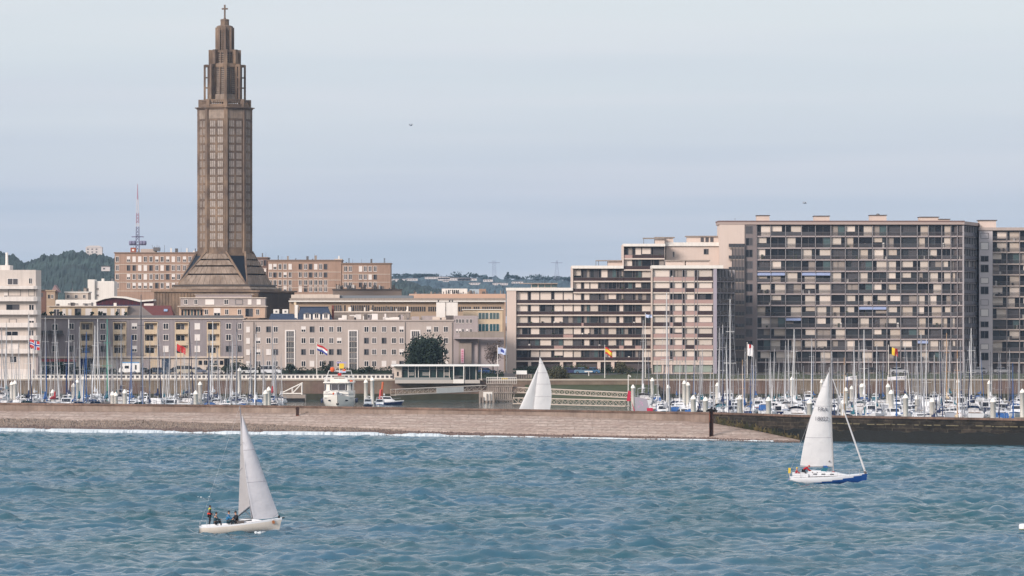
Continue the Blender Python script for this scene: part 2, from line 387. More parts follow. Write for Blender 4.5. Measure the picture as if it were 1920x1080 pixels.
for i, (xw, top, wv) in enumerate(pts):
    vs += [(xw, top + 0.3, 0.10), (xw, top - wv * 0.25, 0.42 * min(1, wv / 4) + .12), (xw, top - wv * 0.7, 0.30 * min(1, wv / 4) + .08), (xw, top - wv, -0.12)]
    if i:
        for j in range(3): fs.append((4 * (i - 1) + j, 4 * (i - 1) + j + 1, 4 * i + j + 1, 4 * i + j))
b.add(vs, fs, M_foam, True); o = struct(b, 'surf_foam', 'stuff')
b = MB()                                                   # the breaking crest beside the roller left of the near boat
for i in range(30):
    Yc = F * HC / (937 - HY); x0 = X(352, Yc) + rf.gauss(0, 1.1); y0 = Yc - 0.6 + rf.gauss(0, .9)
    b.ball((x0, y0, 0.34 + rf.uniform(-.16, .1)), rf.uniform(.04, .10), M_foam, sx=1.8, sz=.6, n=6, k=4)
struct(b, 'crest_foam', 'stuff')

# ---------------------------------------------------------------- beach, apron, sea wall
M_pebble = mat('pebbles', (148, 128, 114), var=0.6, vscale=1.6, bump=1.0, bscale=3.0, var2=(132, 114, 102))
M_pebwet = mat('wet dark pebbles', (112, 92, 84), var=0.4, vscale=2.2, bump=0.8, bscale=3.0)
M_wallt = mat('sea wall stone', (146, 130, 120), var=0.3, vscale=0.3, streak=0.2, var2=(134, 116, 106))
def stone_mat(name, c1, c2, mortar, bw, bh, var2):
    m = bpy.data.materials.new(name); m.use_nodes = True; nt = m.node_tree; N = nt.nodes; L = nt.links; b = N['Principled BSDF']; b.inputs['Roughness'].default_value = .85
    b.inputs['Specular IOR Level'].default_value = 0.2
    uv = N.new('ShaderNodeTexCoord')
    mp = N.new('ShaderNodeMapping'); L.new(uv.outputs['Object'], mp.inputs[0]); mp.inputs['Rotation'].default_value = (R(90), 0, 0)
    br = N.new('ShaderNodeTexBrick'); br.inputs['Scale'].default_value = 1; br.inputs['Brick Width'].default_value = bw; br.inputs['Row Height'].default_value = bh
    br.inputs['Mortar Size'].default_value = 0.05; br.inputs['Mortar Smooth'].default_value = .3
    for k, c in (('Color1', c1), ('Color2', c2), ('Mortar', mortar)): br.inputs[k].default_value = [lin(v) * GAIN for v in c] + [1]
    L.new(mp.outputs[0], br.inputs['Vector'])
    n = N.new('ShaderNodeTexNoise'); n.inputs['Scale'].default_value = .22; n.inputs['Detail'].default_value = 8; n.inputs['Roughness'].default_value = .7
    m2 = N.new('ShaderNodeMapping'); m2.inputs['Scale'].default_value = (1, 1, 2.5); L.new(uv.outputs['Object'], m2.inputs[0]); L.new(m2.outputs[0], n.inputs['Vector'])
    rr = N.new('ShaderNodeMapRange'); rr.inputs['From Min'].default_value = .42; rr.inputs['From Max'].default_value = .6; L.new(n.outputs['Fac'], rr.inputs['Value'])
    mx = N.new('ShaderNodeMix'); mx.data_type = 'RGBA'; L.new(rr.outputs[0], mx.inputs['Factor']); L.new(br.outputs['Color'], mx.inputs[6]); mx.inputs[7].default_value = [lin(v) * GAIN for v in var2] + [1]
    n3 = N.new('ShaderNodeTexNoise'); n3.inputs['Scale'].default_value = 1.4; n3.inputs['Detail'].default_value = 6; L.new(uv.outputs['Object'], n3.inputs['Vector'])
    r3 = N.new('ShaderNodeMapRange'); r3.inputs['From Min'].default_value = .3; r3.inputs['From Max'].default_value = .7; r3.inputs['To Min'].default_value = .7; r3.inputs['To Max'].default_value = 1.25; L.new(n3.outputs['Fac'], r3.inputs['Value'])
    mu = N.new('ShaderNodeMix'); mu.data_type = 'RGBA'; mu.blend_type = 'MULTIPLY'; mu.inputs['Factor'].default_value = 1; L.new(mx.outputs[2], mu.inputs[6]); L.new(r3.outputs[0], mu.inputs[7])
    L.new(mu.outputs[2], b.inputs['Base Color'])
    bp = N.new('ShaderNodeBump'); bp.inputs['Strength'].default_value = .6; bp.inputs['Distance'].default_value = .1; L.new(br.outputs['Fac'], bp.inputs['Height']); bp.invert = True; L.new(bp.outputs[0], b.inputs['Normal'])
    return m
M_apron = stone_mat('pale apron blocks', (184, 166, 156), (168, 150, 140), (140, 124, 114), 3.2, 0.42, (158, 138, 128))
M_darkst = stone_mat('dark wet wall stone', (66, 59, 53), (38, 35, 33), (84, 77, 66), 2.2, 0.62, (32, 31, 29))
M_weed = mat('black seaweed stone', (14, 18, 18), rough=.6, var=.4, vscale=.6, bump=.5)
M_moss = mat('wall moss', (58, 60, 38), var=.5, vscale=.9, var2=(92, 82, 54))
M_coping = mat('coping concrete', (104, 84, 74), var=.45, vscale=.35, streak=.4, var2=(128, 104, 92))
sw_ = empty('sea_wall', (0, 784, 0), 'long stone sea wall between the marina and the sea, pale at left, dark at right', 'sea wall')
cols = [(-900 + 12.5 * i) for i in range(305)]
pf = MB(); pw = MB(); cp = MB(); fc = MB(); ap = MB(); bk = MB()
def strip(mb, rows, m, sm=False):
    k = len(rows[0]); vs = [p for r in rows for p in r]
    mb.add(vs, [(i * k + j, i * k + j + 1, (i + 1) * k + j + 1, (i + 1) * k + j) for i in range(len(rows) - 1) for j in range(k - 1)], m, sm)
rows_up, rows_dk, rows_wd, rows_ap, rows_cp, rows_bk = [], [], [], [], [], []
for px in cols:
    wy, za, fy, fz, ly = shore(px); x = X(px, wy)
    rows_cp.append([(x, wy - .25, WT - .35), (x, wy - .25, WT), (x, wy + 1.6, WT), (x, wy + 1.6, WT - .35)])
    rows_up.append([(x, wy, min(za - .3, 3.2)), (x, wy, WT - .35)])
    rows_dk.append([(x, wy, 1.6), (x, wy, WT - .35)])
    zw_ = 1.95 + .12 * n1d(px, .11) + .08 * n1d(px, .31); rows_wd.append([(x, wy - .05, -2), (x, wy - .05, zw_), (x, wy + .02, zw_ + .02)])
    rows_bk.append([(x, wy + 1.4, WT - .35), (x, wy + 1.4, -2)])
    xf = X(px, fy)
    rows_ap.append([(xf, fy - 1.2, fz - .5)] + [(xf + (x - xf) * t, fy + (wy - fy) * t, fz + (za - fz) * t ** 0.9) for t in (0, .2, .4, .6, .8, 1)] + [(x, wy + .3, za)])
sp_ = next(i for i, p in enumerate(cols) if p >= 1337)
strip(cp, rows_cp, M_coping); strip(bk, rows_bk, M_dconc)
up = MB(); strip(up, rows_up[:sp_ + 1], M_wallt); dk = MB(); strip(dk, rows_dk[sp_:], M_darkst); strip(dk, rows_wd[sp_:], M_weed)
e_ = next(i for i, p in enumerate(cols) if p > 1510)
strip(ap, rows_ap[:e_], M_apron, True)
part(cp, 'coping', sw_); part(up, 'wall_face', sw_, 'pale brown stained upper face'); part(dk, 'wall_face', sw_, 'dark wet stone face with black seaweed foot')
lg_ = MB(); rl2 = random.Random(6); px = 1545
while px < 2200:
    wy = shore(px)[0]; w_l = rl2.uniform(3, 16); wy2 = shore(px + w_l)[0]
    if rl2.random() < .8:
        z = 3.0 + rl2.uniform(-.05, .05); lg_.add([(X(px, wy), wy - .16, z), (X(px + w_l, wy2), wy2 - .16, z), (X(px + w_l, wy2), wy2 - .16, z + .16), (X(px, wy), wy - .16, z + .16), (X(px, wy), wy + .1, z), (X(px + w_l, wy2), wy2 + .1, z), (X(px + w_l, wy2), wy2 + .1, z + .16), (X(px, wy), wy + .1, z + .16)], [(0, 1, 2, 3), (3, 2, 6, 7), (0, 4, 5, 1), (1, 5, 6, 2), (0, 3, 7, 4)], mat('pale lichen ledge', (112, 104, 84), var=.4, vscale=.9))
    px += w_l + rl2.uniform(0, 5)
part(lg_, 'ledge', sw_)
part(ap, 'apron', sw_, 'pale sloping block apron'); part(bk, 'back_face', sw_)
# moss and rust streaks hanging on the dark part where the apron dies out
ms = MB(); rm = random.Random(5)
for i in range(420):
    px = rm.uniform(1342, 1500); wy, za, fy, fz, ly = shore(px)
    z1 = za + rm.uniform(-.3, .15) + abs(rm.gauss(0, .55)) * (1 - (px - 1340) / 260); wd = rm.uniform(.04, .16); hh = rm.uniform(.1, .6) * (1.3 if rm.random() < .2 else .7)
    x = X(px, wy); ms.box(x - wd, x + wd, wy - .09 - rm.random() * .02, wy - .03, z1, z1 + hh, M_moss)
o = part(ms, 'moss', sw_); o['kind'] = 'stuff'
# grass tufts are left to the moss; the beach sheet
nb = 1500; vs = []; fs = []; K = 26; mats_ = []
rb = np.random.default_rng(4)
for i in range(nb + 1):
    px = -500 + i * 2000 / nb; wy, za, fy, fz, ly = shore(px); x0 = X(px, fy); x1 = X(px, ly)
    top_y = fy + 1.5; top_z = fz + .02 + 0.06 * n1d(px, .03)
    if px > 820: top_z = fz + .0
    bot_y = ly - 5; slope = (top_z) / max(1e-3, top_y - ly)
    for j in range(K + 1):
        t = j / K; y = top_y + (bot_y - top_y) * t
        z = top_z * (1 - ((top_y - y) / (top_y - ly))) if y < ly or True else 0
        z += rb.normal(0, .07) * (1 if 0 < j else .5)
        vs.append((X(px, y) + rb.normal(0, .03), y, z))
w_ = K + 1
bp_ = MB()
dry = []; wet = []
for i in range(nb):
    px = -500 + i * 2000 / nb
    lim = 0.50 if px < 560 else 0.50 - (px - 560) / 260 * 0.48
    for j in range(K):
        f = (i * w_ + j, (i + 1) * w_ + j, (i + 1) * w_ + j + 1, i * w_ + j + 1)
        (dry if j / K < lim + .05 * n1d(px, .07) else wet).append(f)
bp_.v = vs; bp_.mats = [M_pebble, M_pebwet]
for f in dry: bp_.f.append(f); bp_.m.append(0); bp_.smooth.append(False)
for f in wet: bp_.f.append(f); bp_.m.append(1); bp_.smooth.append(False)
struct(bp_, 'beach')
# rusty steel piles fixed on the sea wall
M_rust = mat('rusty steel', (122, 62, 38), var=.4, vscale=1.5, var2=(48, 36, 32))
M_rustd = mat('dark rusted steel', (58, 38, 32), var=.3, vscale=1.5)
px = 1334; wy = 746.0; x = X(px, wy)
r0 = empty('steel_pile', (x, wy - .6, 0), 'tall rusty steel beam with black cap standing before the sea wall', 'steel pile')
b = MB()
b.box(x - .42, x - .30, wy - 1.0, wy - .3, .4, 5.0, M_rust); b.box(x + .18, x + .30, wy - 1.0, wy - .3, .4, 5.0, M_rustd); b.box(x - .30, x + .18, wy - .62, wy - .5, .4, 5.0, M_rustd)
part(b, 'beam', r0)
b = MB(); rr_ = random.Random(9)
for i in range(34): b.ball((x + rr_.gauss(.05, .45), wy - .4 + rr_.gauss(0, .3), 4.9 + abs(rr_.gauss(0, .3))), rr_.uniform(.10, .22), M_black, n=6, k=4)
part(b, 'cap', r0, 'black tangle of weathered fendering')
px = 558; wy = shore(px)[0]; x = X(px, wy)
wy -= 3; x = X(px, wy); b = MB(); b.box(x - .28, x + .28, wy - .5, wy - .0, 2.4, WT - .1, M_rustd); b.box(x - .36, x + .36, wy - .58, wy - .27, WT - .6, WT - .36, M_rustd); b.box(x - .3, x + .3, wy - .56, wy - .52, 2.4, 2.7, M_rust)
thing(b, 'steel_post', 'short dark rusted post fixed to the pale sea wall face', 'steel post', (x, wy, 2.5))

# ---------------------------------------------------------------- harbour water, quay, town ground
M_hw = bpy.data.materials.new('harbour water'); M_hw.use_nodes = True
nt = M_hw.node_tree; N = nt.nodes; L = nt.links; b_ = N['Principled BSDF']
b_.inputs['Base Color'].default_value = (.06, .10, .11, 1); b_.inputs['Roughness'].default_value = .08; b_.inputs['IOR'].default_value = 1.33
tc = N.new('ShaderNodeTexCoord'); n2 = N.new('ShaderNodeTexNoise'); n2.inputs['Scale'].default_value = 1.2; L.new(tc.outputs['Object'], n2.inputs['Vector'])
bp = N.new('ShaderNodeBump'); bp.inputs['Strength'].default_value = .3; bp.inputs['Distance'].default_value = .12; L.new(n2.outputs['Fac'], bp.inputs['Height']); L.new(bp.outputs[0], b_.inputs['Normal'])
b = MB()
poly = [(X(p, shore(p)[0] + .8), shore(p)[0] + .8) for p in range(-900, 2901, 100)]
b.v = [(x, y, .02) for x, y in poly] + [(x, 1090, .02) for x, y in poly]; n = len(poly)
for i in range(n - 1): b.f.append((i, i + 1, n + i + 1, n + i)); b.m.append(0); b.smooth.append(False)
b.mats = [M_hw]; struct(b, 'harbour_water')
QY = 1087.0
M_quay = mat('quay wall stone', (124, 110, 96), var=.25, vscale=.3, streak=.18, var2=(112, 92, 84))
M_quaylow = mat('weedy quay foot', (60, 60, 48), var=.3, vscale=.4)
M_ground = mat('town ground', (128, 122, 116), var=.15, vscale=.05)
b = MB(); b.add([(-1500, QY + .1, GZ - .02), (1500, QY + .1, GZ - .02), (1500, 7500, GZ - .02), (-1500, 7500, GZ - .02)], [(0, 1, 2, 3)], M_ground); struct(b, 'ground')
q = empty('quay_wall', (0, QY, 0), 'brown stone quay wall behind the moored boats with a pale edge', 'quay wall')
b = MB(); b.box(-260, 260, QY, QY + 2, 1.6, GZ - .35, M_quay); part(b, 'wall_face', q)
b = MB(); b.box(-260, 260, QY - .06, QY + 2, -2, 1.6, M_quaylow); part(b, 'foot', q)
b = MB(); b.box(-260, 260, QY - .25, QY + 2.2, GZ - .35, GZ + .02, mat('quay edge stone', (176, 164, 152), var=.1)); part(b, 'edge', q)
b = MB(); b.add([(-240, QY + 2.2, GZ + .004), (240, QY + 2.2, GZ + .004), (240, QY + 9, GZ + .004), (-240, QY + 9, GZ + .004)], [(0, 1, 2, 3)], M_pave); struct(b, 'promenade')
b = MB(); b.add([(-240, QY + 12, GZ + .004), (240, QY + 12, GZ + .004), (240, QY + 24, GZ + .004), (-240, QY + 24, GZ + .004)], [(0, 1, 2, 3)], M_asph)
for i in range(70): b.box(-240 + i * 7, -237 + i * 7, QY + 17.9, QY + 18.1, GZ + .008, GZ + .012, M_white)
struct(b, 'road')
b = MB(); b.box(-240, 240, QY + 24.2, QY + 39.8, GZ - .5, GZ + .9, M_asph); struct(b, 'upper_road')
# grass bank on the right, between quay and residences
b = MB(); y0, y1 = QY + 4, QY + 26
for i in range(60):
    xa = X(985, QY) + i * 3.2; xb = xa + 3.2
    b.add([(xa, y0, GZ + .03), (xb, y0, GZ + .03), (xb, y1, GZ + .9 + .15 * math.sin(i)), (xa, y1, GZ + .9 + .15 * math.sin(i - 1))], [(0, 1, 2, 3)], M_grass, True)
struct(b, 'lawn')
b = MB(); b.add([(X(985, 1062), 1062, -.2), (X(1240, 1062), 1062, -.2), (X(1240, 1062), QY - .1, 3.9), (X(985, 1062), QY - .1, 3.9)], [(0, 1, 2, 3)], M_grass); struct(b, 'grass_bank')

# ---------------------------------------------------------------- hills
def hill(name, prof, Y, depth, base, m, seed, step=4):
    g = random.Random(seed); b = MB(); vs = []; rows = 14
    pxs = list(range(prof[0][0], prof[-1][0] + 1, step))
    pr = [p[0] for p in prof]; pv_ = [p[1] for p in prof]
    tops = np.interp(pxs, pr, pv_)
    ph = [g.uniform(0, 6) for _ in range(8)]
    for j in range(rows + 1):
        t = j / rows; Yj = Y - depth * (1 - t)
        for i, px in enumerate(pxs):
            zt = Z(tops[i], Y) ; zz = base + (zt - base) * (t ** 0.75)
            bmp = sum(math.sin(px * (.05 + .07 * k) + ph[k] + j * 1.3 * k) for k in range(5)) * .5 + g.uniform(-1, 1) * 1.0
            zz += bmp * (0.25 + .75 * t) * 1.0 * Y / 3000
            vs.append((X(px, Yj), Yj, zz))
    w = len(pxs)
    b.add(vs, [(j * w + i, j * w + i + 1, (j + 1) * w + i + 1, (j + 1) * w + i) for j in range(rows) for i in range(w - 1)], m, False)
    o = struct(b, name); return o
M_wood = mat('wooded hillside', (38, 58, 58), var=.5, vscale=.02, var2=(52, 72, 68))  # blue-green of both hillsides has distance haze put into the colour
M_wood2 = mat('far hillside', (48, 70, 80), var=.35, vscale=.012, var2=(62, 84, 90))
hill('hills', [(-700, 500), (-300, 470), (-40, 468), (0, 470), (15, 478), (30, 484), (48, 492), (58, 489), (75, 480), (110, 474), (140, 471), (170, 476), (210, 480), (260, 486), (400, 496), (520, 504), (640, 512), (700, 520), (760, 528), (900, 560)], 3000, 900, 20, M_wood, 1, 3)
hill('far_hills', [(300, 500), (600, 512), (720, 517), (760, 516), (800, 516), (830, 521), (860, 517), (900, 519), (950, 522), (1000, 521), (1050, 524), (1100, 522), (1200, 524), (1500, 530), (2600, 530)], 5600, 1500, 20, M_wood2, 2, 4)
# ---------------------------------------------------------------- windows and facades
WC = {}
def win_mesh(w, h, kind):
    """window: origin at bottom centre on the wall face, frame proud of the wall by 8 cm, panes 2 cm proud."""
    key = (round(w, 2), round(h, 2), kind)
    if key in WC: return WC[key]
    b = MB(); t = min(.11, w * .10); a = w / 2
    fm = M_blind2 if 'n' not in kind else M_metal
    k = kind.strip('n')
    b.box(-a, a, -.08, 0, 0, t, fm); b.box(-a, a, -.08, 0, h - t, h, fm)
    b.box(-a, -a + t, -.08, 0, t, h - t, fm); b.box(a - t, a, -.08, 0, t, h - t, fm)
    def pane(x0, x1, z0, z1, m): b.box(x0, x1, -.02, 0, z0, z1, m)
    x0, x1, z0, z1 = -a + t, a - t, t, h - t
    if k in ('dark', 'mid', 'green'):
        g = {'dark': M_glass, 'mid': M_glass2, 'green': M_glass3}[k]
        pane(x0, x1, z0, z1, g); b.box(-t * .45, t * .45, -.07, -.02, z0, z1, fm)
    elif k == 'half':
        pane(x0, x1, z0, z0 + (z1 - z0) * .45, M_glass); b.box(x0, x1, -.05, 0, z0 + (z1 - z0) * .45, z1, M_blind2); b.box(-t * .4, t * .4, -.07, -.02, z0, z0 + (z1 - z0) * .45, fm)
    elif k == 'one':
        pane(x0, x0 + (x1 - x0) * .5, z0, z1, M_glass); pane(x0 + (x1 - x0) * .5, x1, z0, z1, M_glass2); b.box(-t * .4, t * .4, -.07, -.02, z0, z1, fm)
    elif k == 'shut': b.box(x0, x1, -.05, 0, z0, z1, M_blind2)
    elif k == 'blind': b.box(x0, x1, -.04, 0, z0, z1, M_blind)
    b.box(-a - .05, a + .05, -.16, 0, -.07, -.002, M_cream) if 'n' not in kind else None
    WC[key] = b.data('window'); return WC[key]
WCOUNT = {}
def window(root, fr, u, z, w, h, kind, v=0.0, name='window'):
    """a window on facade frame fr (u centre, z bottom, metres)."""
    x, y, zz = fr.p(u, v, z)
    l = root.location
    return inst(win_mesh(w, h, kind), name, root, (x - l[0], y - l[1], zz - l[2]), fr.a)
KINDS = ['dark'] * 5 + ['one'] * 3 + ['mid'] * 3 + ['half'] * 2 + ['shut'] * 2
def clutter(b, x0, x1, y0, y1, z, g, n, hmax=1.6):
    for i in range(n):
        x = g.uniform(x0, x1); y = g.uniform(y0, y1); w = g.uniform(.25, .9); h = g.uniform(.4, hmax)
        k = g.random()
        if k < .5: b.box(x - w / 2, x + w / 2, y - w / 2, y + w / 2, z, z + h, g.choice([M_white, M_metal, M_conc, M_dconc]))
        elif k < .8: b.lathe((x, y, z), [(.12, 0), (.12, h), (.2, h + .02), (.2, h + .15)], M_metal, 7)
        else: b.tube((x, y, z), (x, y, z + h * 1.8), .04, .03, M_metal, 5)

def punched(name, label, cat, pxa, pxb, Y, ytop, colx, rowy, ww, wh, mwall, depth=12, roofm=None, seed=1, kinds=None, win=True, cornice=True, group=None, zbase=GZ, skip=(), nclut=0, ang=0.0):
    """block with a plain wall and a grid of punched windows (photo columns and rows, window size in metres)."""
    g = random.Random(seed); x0, x1 = X(pxa, Y), X(pxb, Y); zt = Z(ytop, Y)
    r = empty(name, ((x0 + x1) / 2, Y, zbase), label, cat, group)
    b = MB(); b.box(x0, x1, Y, Y + depth, zbase, zt, mwall); part(b, 'wall', r)
    b = MB()
    if cornice: b.box(x0 - .25, x1 + .25, Y - .3, Y + depth + .25, zt, zt + .35, roofm or mwall)
    else: b.box(x0 + .2, x1 - .2, Y + .2, Y + depth - .2, zt, zt + .15, roofm or M_dconc)
    clutter(b, x0 + .5, x1 - .5, Y + 2, Y + depth - 1, zt + .15, g, nclut)
    part(b, 'roof', r)
    fr = Frame(0, Y, 0)
    for j, ry in enumerate(rowy):
        for i, cx in enumerate(colx):
            if (i, j) in skip: continue
            window(r, fr, X(cx, Y), Z(ry, Y) - wh / 2, ww, wh, g.choice(kinds or KINDS))
    return r

def galleries(name, label, cat, fr, bays, slabs, ztop, zb, depth, seed, mback, mslab, mrail, pc=.45, group=None, org=None, posts=True, brown=False, side_l=None, awn=(), root=None, cap=100, count0=0, dark=False, rec=1.5, railh=1.0, ground=True, full=False):
    """storeys of continuous balconies. bays: u boundaries; slabs: z of each floor slab top (top to bottom)."""
    g = random.Random(seed)
    r = root or empty(name, org or fr.p((bays[0] + bays[-1]) / 2, 0, zb), label, cat, group)
    u0, u1 = bays[0], bays[-1]
    b = MB(fr); b.box(u0, u1, rec, depth, zb, ztop, mback); part(b, 'wall', r)
    levels = [ztop] + list(slabs)
    cnt = count0; rest = MB(fr)
    for k, zs in enumerate(slabs):
        hi = levels[k] - .3
        b = MB(fr); b.box(u0, u1, 0, rec + .002, zs - .36, zs, mslab); part(b, 'floor_slab', r)
        b = MB(fr)
        if mrail is M_rail:
            for i in range(len(bays) - 1): b.box(bays[i] + .05, bays[i + 1] - .05, .06, .12, zs + .02, zs + railh, mrail if g.random() < (.97 if dark else .25) else M_railp)
        elif mrail.name == 'grey railing bars':
            for h_ in (.14, .32, .5, .68, .84): b.box(u0, u1, .06, .09, zs + h_, zs + h_ + .06, mrail)
            for i in range(len(bays) - 1):
                if g.random() < .16: b.box(bays[i] + .1, bays[i + 1] - .1, .04, .06, zs + .1, zs + railh, g.choice([M_railg, M_railg, M_glass2]))
        else:
            b.box(u0, u1, .06, .10, zs + .1, zs + railh, mrail)
        b.box(u0, u1, .03, .13, zs + railh, zs + railh + .07, M_metal)
        part(b, 'railing', r)
        for i in range(len(bays) - 1):
            a, c = bays[i] + .12, bays[i + 1] - .12
            t = g.random(); h = hi - zs
            # a bay is a pair of sliding panes, a drawn blind, or a wall panel beside dark glass
            if c - a < .75: kinds = ((a, c, M_glass),)
            elif t < pc and full: kinds = ((a, c, g.choice([M_blindF, M_blindF, M_blind])),)
            elif t < pc:
                d = a + (c - a) * g.uniform(.62, .8); kinds = ((a, d, g.choice([M_blind, M_blind, M_blind3, M_blindF])), (d, c, g.choice([M_glass, M_rg])))
                if g.random() < .5: kinds = ((a, a + c - d, M_glass), (a + c - d, c, kinds[0][2]))
            elif t < pc + .36: kinds = ((a, (a + c) / 2, g.choice([M_rg, M_glass2, M_curt, M_glass])), ((a + c) / 2, c, g.choice([M_rg, M_glass2, M_glass3, M_curt, M_glass])))
            else: kinds = ((a, c, g.choice([M_glass, M_rg, M_rg, M_glass2])),)
            def put(mb):
                for p, q_, m in kinds:
                    if m in (M_blind, M_blind2, M_blind3, M_blindF):
                        lo = 0 if g.random() < .72 else h * g.uniform(.15, .5)
                        mb.box(p, q_, rec - .12, rec, zs + lo, zs + h - .05, m)
                        if lo: mb.box(p, q_, rec - .06, rec, zs, zs + lo - .01, M_glass)
                    else:
                        mb.box(p, q_, rec - .06, rec, zs, zs + h - .05, m)
                    mb.box(p - .04, p + .04, rec - .16, rec - .002, zs, zs + h - .05, M_metal)
            if cnt < cap:
                mb = MB(fr); put(mb); part(mb, 'window', r); cnt += 1
            else: put(rest)
            if g.random() < .3:     # things left out on the balcony
                for _ in range(g.randint(1, 3)):
                    uu = g.uniform(a, c); CLUT.setdefault(r.name, MB()).box(*[s for s in (fr.p(uu, .5, 0)[0] - .25, fr.p(uu, .5, 0)[0] + .25, fr.p(uu, .5, 0)[1] - .2, fr.p(uu, .5, 0)[1] + .2)], zs, zs + g.uniform(.5, 1.3), g.choice([M_dark, M_leaf, M_white, M_dconc, M_leafd]))
        if (k, ) and awn:
            for (kk, i0, i1) in awn:
                if kk == k:
                    mb = MB(fr); ua, ub = bays[i0] + .1, bays[i1] - .1; n = max(1, i1 - i0)
                    for s in range(n):
                        p = ua + (ub - ua) * s / n; q_ = ua + (ub - ua) * (s + 1) / n - .1
                        mb.add([(p, rec - .1, hi), (q_, rec - .1, hi), (q_, -.25, hi - .75), (p, -.25, hi - .75), (p, rec - .1, hi - .06), (q_, rec - .1, hi - .06), (q_, -.25, hi - 1.0), (p, -.25, hi - 1.0)],
                               [(3, 2, 1, 0), (4, 5, 6, 7), (7, 6, 2, 3), (0, 4, 7, 3), (1, 2, 6, 5)], mat('pale blue awning', (150, 162, 196)))
                    part(mb, 'awning', r, 'pale blue lowered awning')
    if rest.v:
        o = part(rest, 'window', r); o['kind'] = 'stuff'
    if posts:
        b = MB(fr)
        for u in bays: b.box(u - .07, u + .07, .0, rec - .17, zb if ground else slabs[-1], ztop - .3, mat('pale grey posts', (150, 145, 148), rough=.5))
        part(b, 'divider_posts', r)
    return r, cnt
CLUT = {}
def flush_clutter(r):
    if r.name in CLUT:
        o = part(CLUT[r.name], 'balcony_furniture', r); o['kind'] = 'stuff'

# ================================================================ A. white residence at the left edge
YA = 1098
r = empty('white_apartment_block', (X(20, YA), YA, GZ), 'tall white apartment block with rounded corner balconies at the left edge', 'apartment block')
x0, x1 = X(-120, YA), X(66, YA)
M_aw = mat('bright white render', (222, 212, 206), var=.04, streak=.14)
M_awr = mat('white block recessed wall', (206, 194, 186), var=.05, streak=.12)  # darker than the balconies: the shade of the recess is put into the colour
b = MB(); b.box(x0, x1, YA + 1.2, YA + 14, GZ, Z(506, YA), M_awr); b.box(x0, X(16, YA), YA + 2.5, YA + 10, Z(506, YA), Z(497, YA), M_aw); part(b, 'wall', r)
b = MB(); b.lathe((X(8.5, YA), YA + 5, Z(497, YA)), [(.42, 0), (.42, .4), (.36, .5), (.34, 3.2), (.2, 3.3)], M_aw, 10)
b.tube((X(40, YA), YA + 4, Z(506, YA)), (X(40, YA), YA + 4, Z(500, YA)), .05, .03, M_metal); b.tube((X(48, YA), YA + 4, Z(506, YA)), (X(48, YA), YA + 4, Z(501, YA)), .05, .03, M_metal)
part(b, 'chimney', r)
rows = [(529, 541), (552, 565), (577, 589), (601, 613), (625, 637), (649, 663), (672, 684)]
fl = [517 + 0] + []
slabs = [540, 563, 588, 612, 636, 661]
zprev = Z(506, YA)
for s in slabs:
    b = MB(); z = Z(s, YA); xe = X(72, YA)
    b.prism([(x0, YA - .6), (xe - 1.2, YA - .6), (xe - .3, YA - .1), (xe, YA + .9), (xe, YA + 6), (x0, YA + 6)], z - .25, z + .95 if s != 540 else z + .55, M_aw); part(b, 'balcony', r)
for (cxp, ry, w, kind) in ((23, 528, 2.8, 'mid'), (56, 526, .9, 'dark'), (10, 553, 1.0, 'half'), (26, 549, 3.2, 'green'), (58, 549, 1.6, 'blind'), (23, 577, 3.4, 'one'), (58, 577, 1.4, 'dark'), (23, 604, 2.0, 'green'), (58, 601, 1.5, 'half'), (21, 627, 3.4, 'dark'), (58, 625, 1.3, 'mid'), (24, 650, 3.0, 'shut'), (56, 650, 1.4, 'mid'), (24, 674, 1.8, 'dark'), (-20, 577, 3.4, 'one'), (-20, 627, 3.4, 'dark')):
    window(r, Frame(0, YA + 1.2), X(cxp, YA), Z(ry, YA) - .85, w, 1.7 if w > 1 else 1.5, kind)
b = MB(); b.box(x0, X(60, YA), YA + .6, YA + 1.2, GZ, Z(692, YA), M_aw); b.box(X(62, YA), X(70, YA), YA + 1.3, YA + 8, GZ, Z(668, YA), M_lilac); part(b, 'ground_floor', r)

# ================================================================ B. grey building with loggias
YB = 1127
r = empty('grey_loggia_block', (X(262, YB), YB, GZ), 'long grey apartment block with cream framed loggias beside the white tower block', 'apartment block')
zt = Z(598, YB); zc = Z(669, YB); xa, xb = X(66, YB), X(456, YB)
M_gb = mat('mauve grey render', (146, 137, 139), var=.10, vscale=.3, streak=.2)
lg = [(150, 175), (212, 237), (270, 296), (328, 354), (388, 413)]
b = MB()
edges = [X(66, YB)] + [X(p, YB) for q_ in lg for p in q_] + [xb]
for i in range(0, len(edges), 2): b.box(edges[i], edges[i + 1], YB, YB + 13, zc, zt, M_gb)
for p, q_ in lg: b.box(X(p, YB), X(q_, YB), YB + 1.3, YB + 13, zc, zt, M_sand); b.box(X(p, YB), X(q_, YB), YB, YB + 1.3, Z(603, YB), zt, M_gb)
part(b, 'wall', r)
b = MB(); b.box(xa - .1, xb + .2, YB - .35, YB + 13, zt, zt + .25, M_cream); b.box(xa, xb, YB - .25, YB, zc - .3, zc + .1, M_cream); b.box(xa, xb + .0, YB + 1, YB + 1.1, zt + .25, zt + .95, M_metal); part(b, 'roof', r)
rows = [(604, 618.5, 625), (625, 639.5, 646), (646, 661, 669)]
g = random.Random(21)
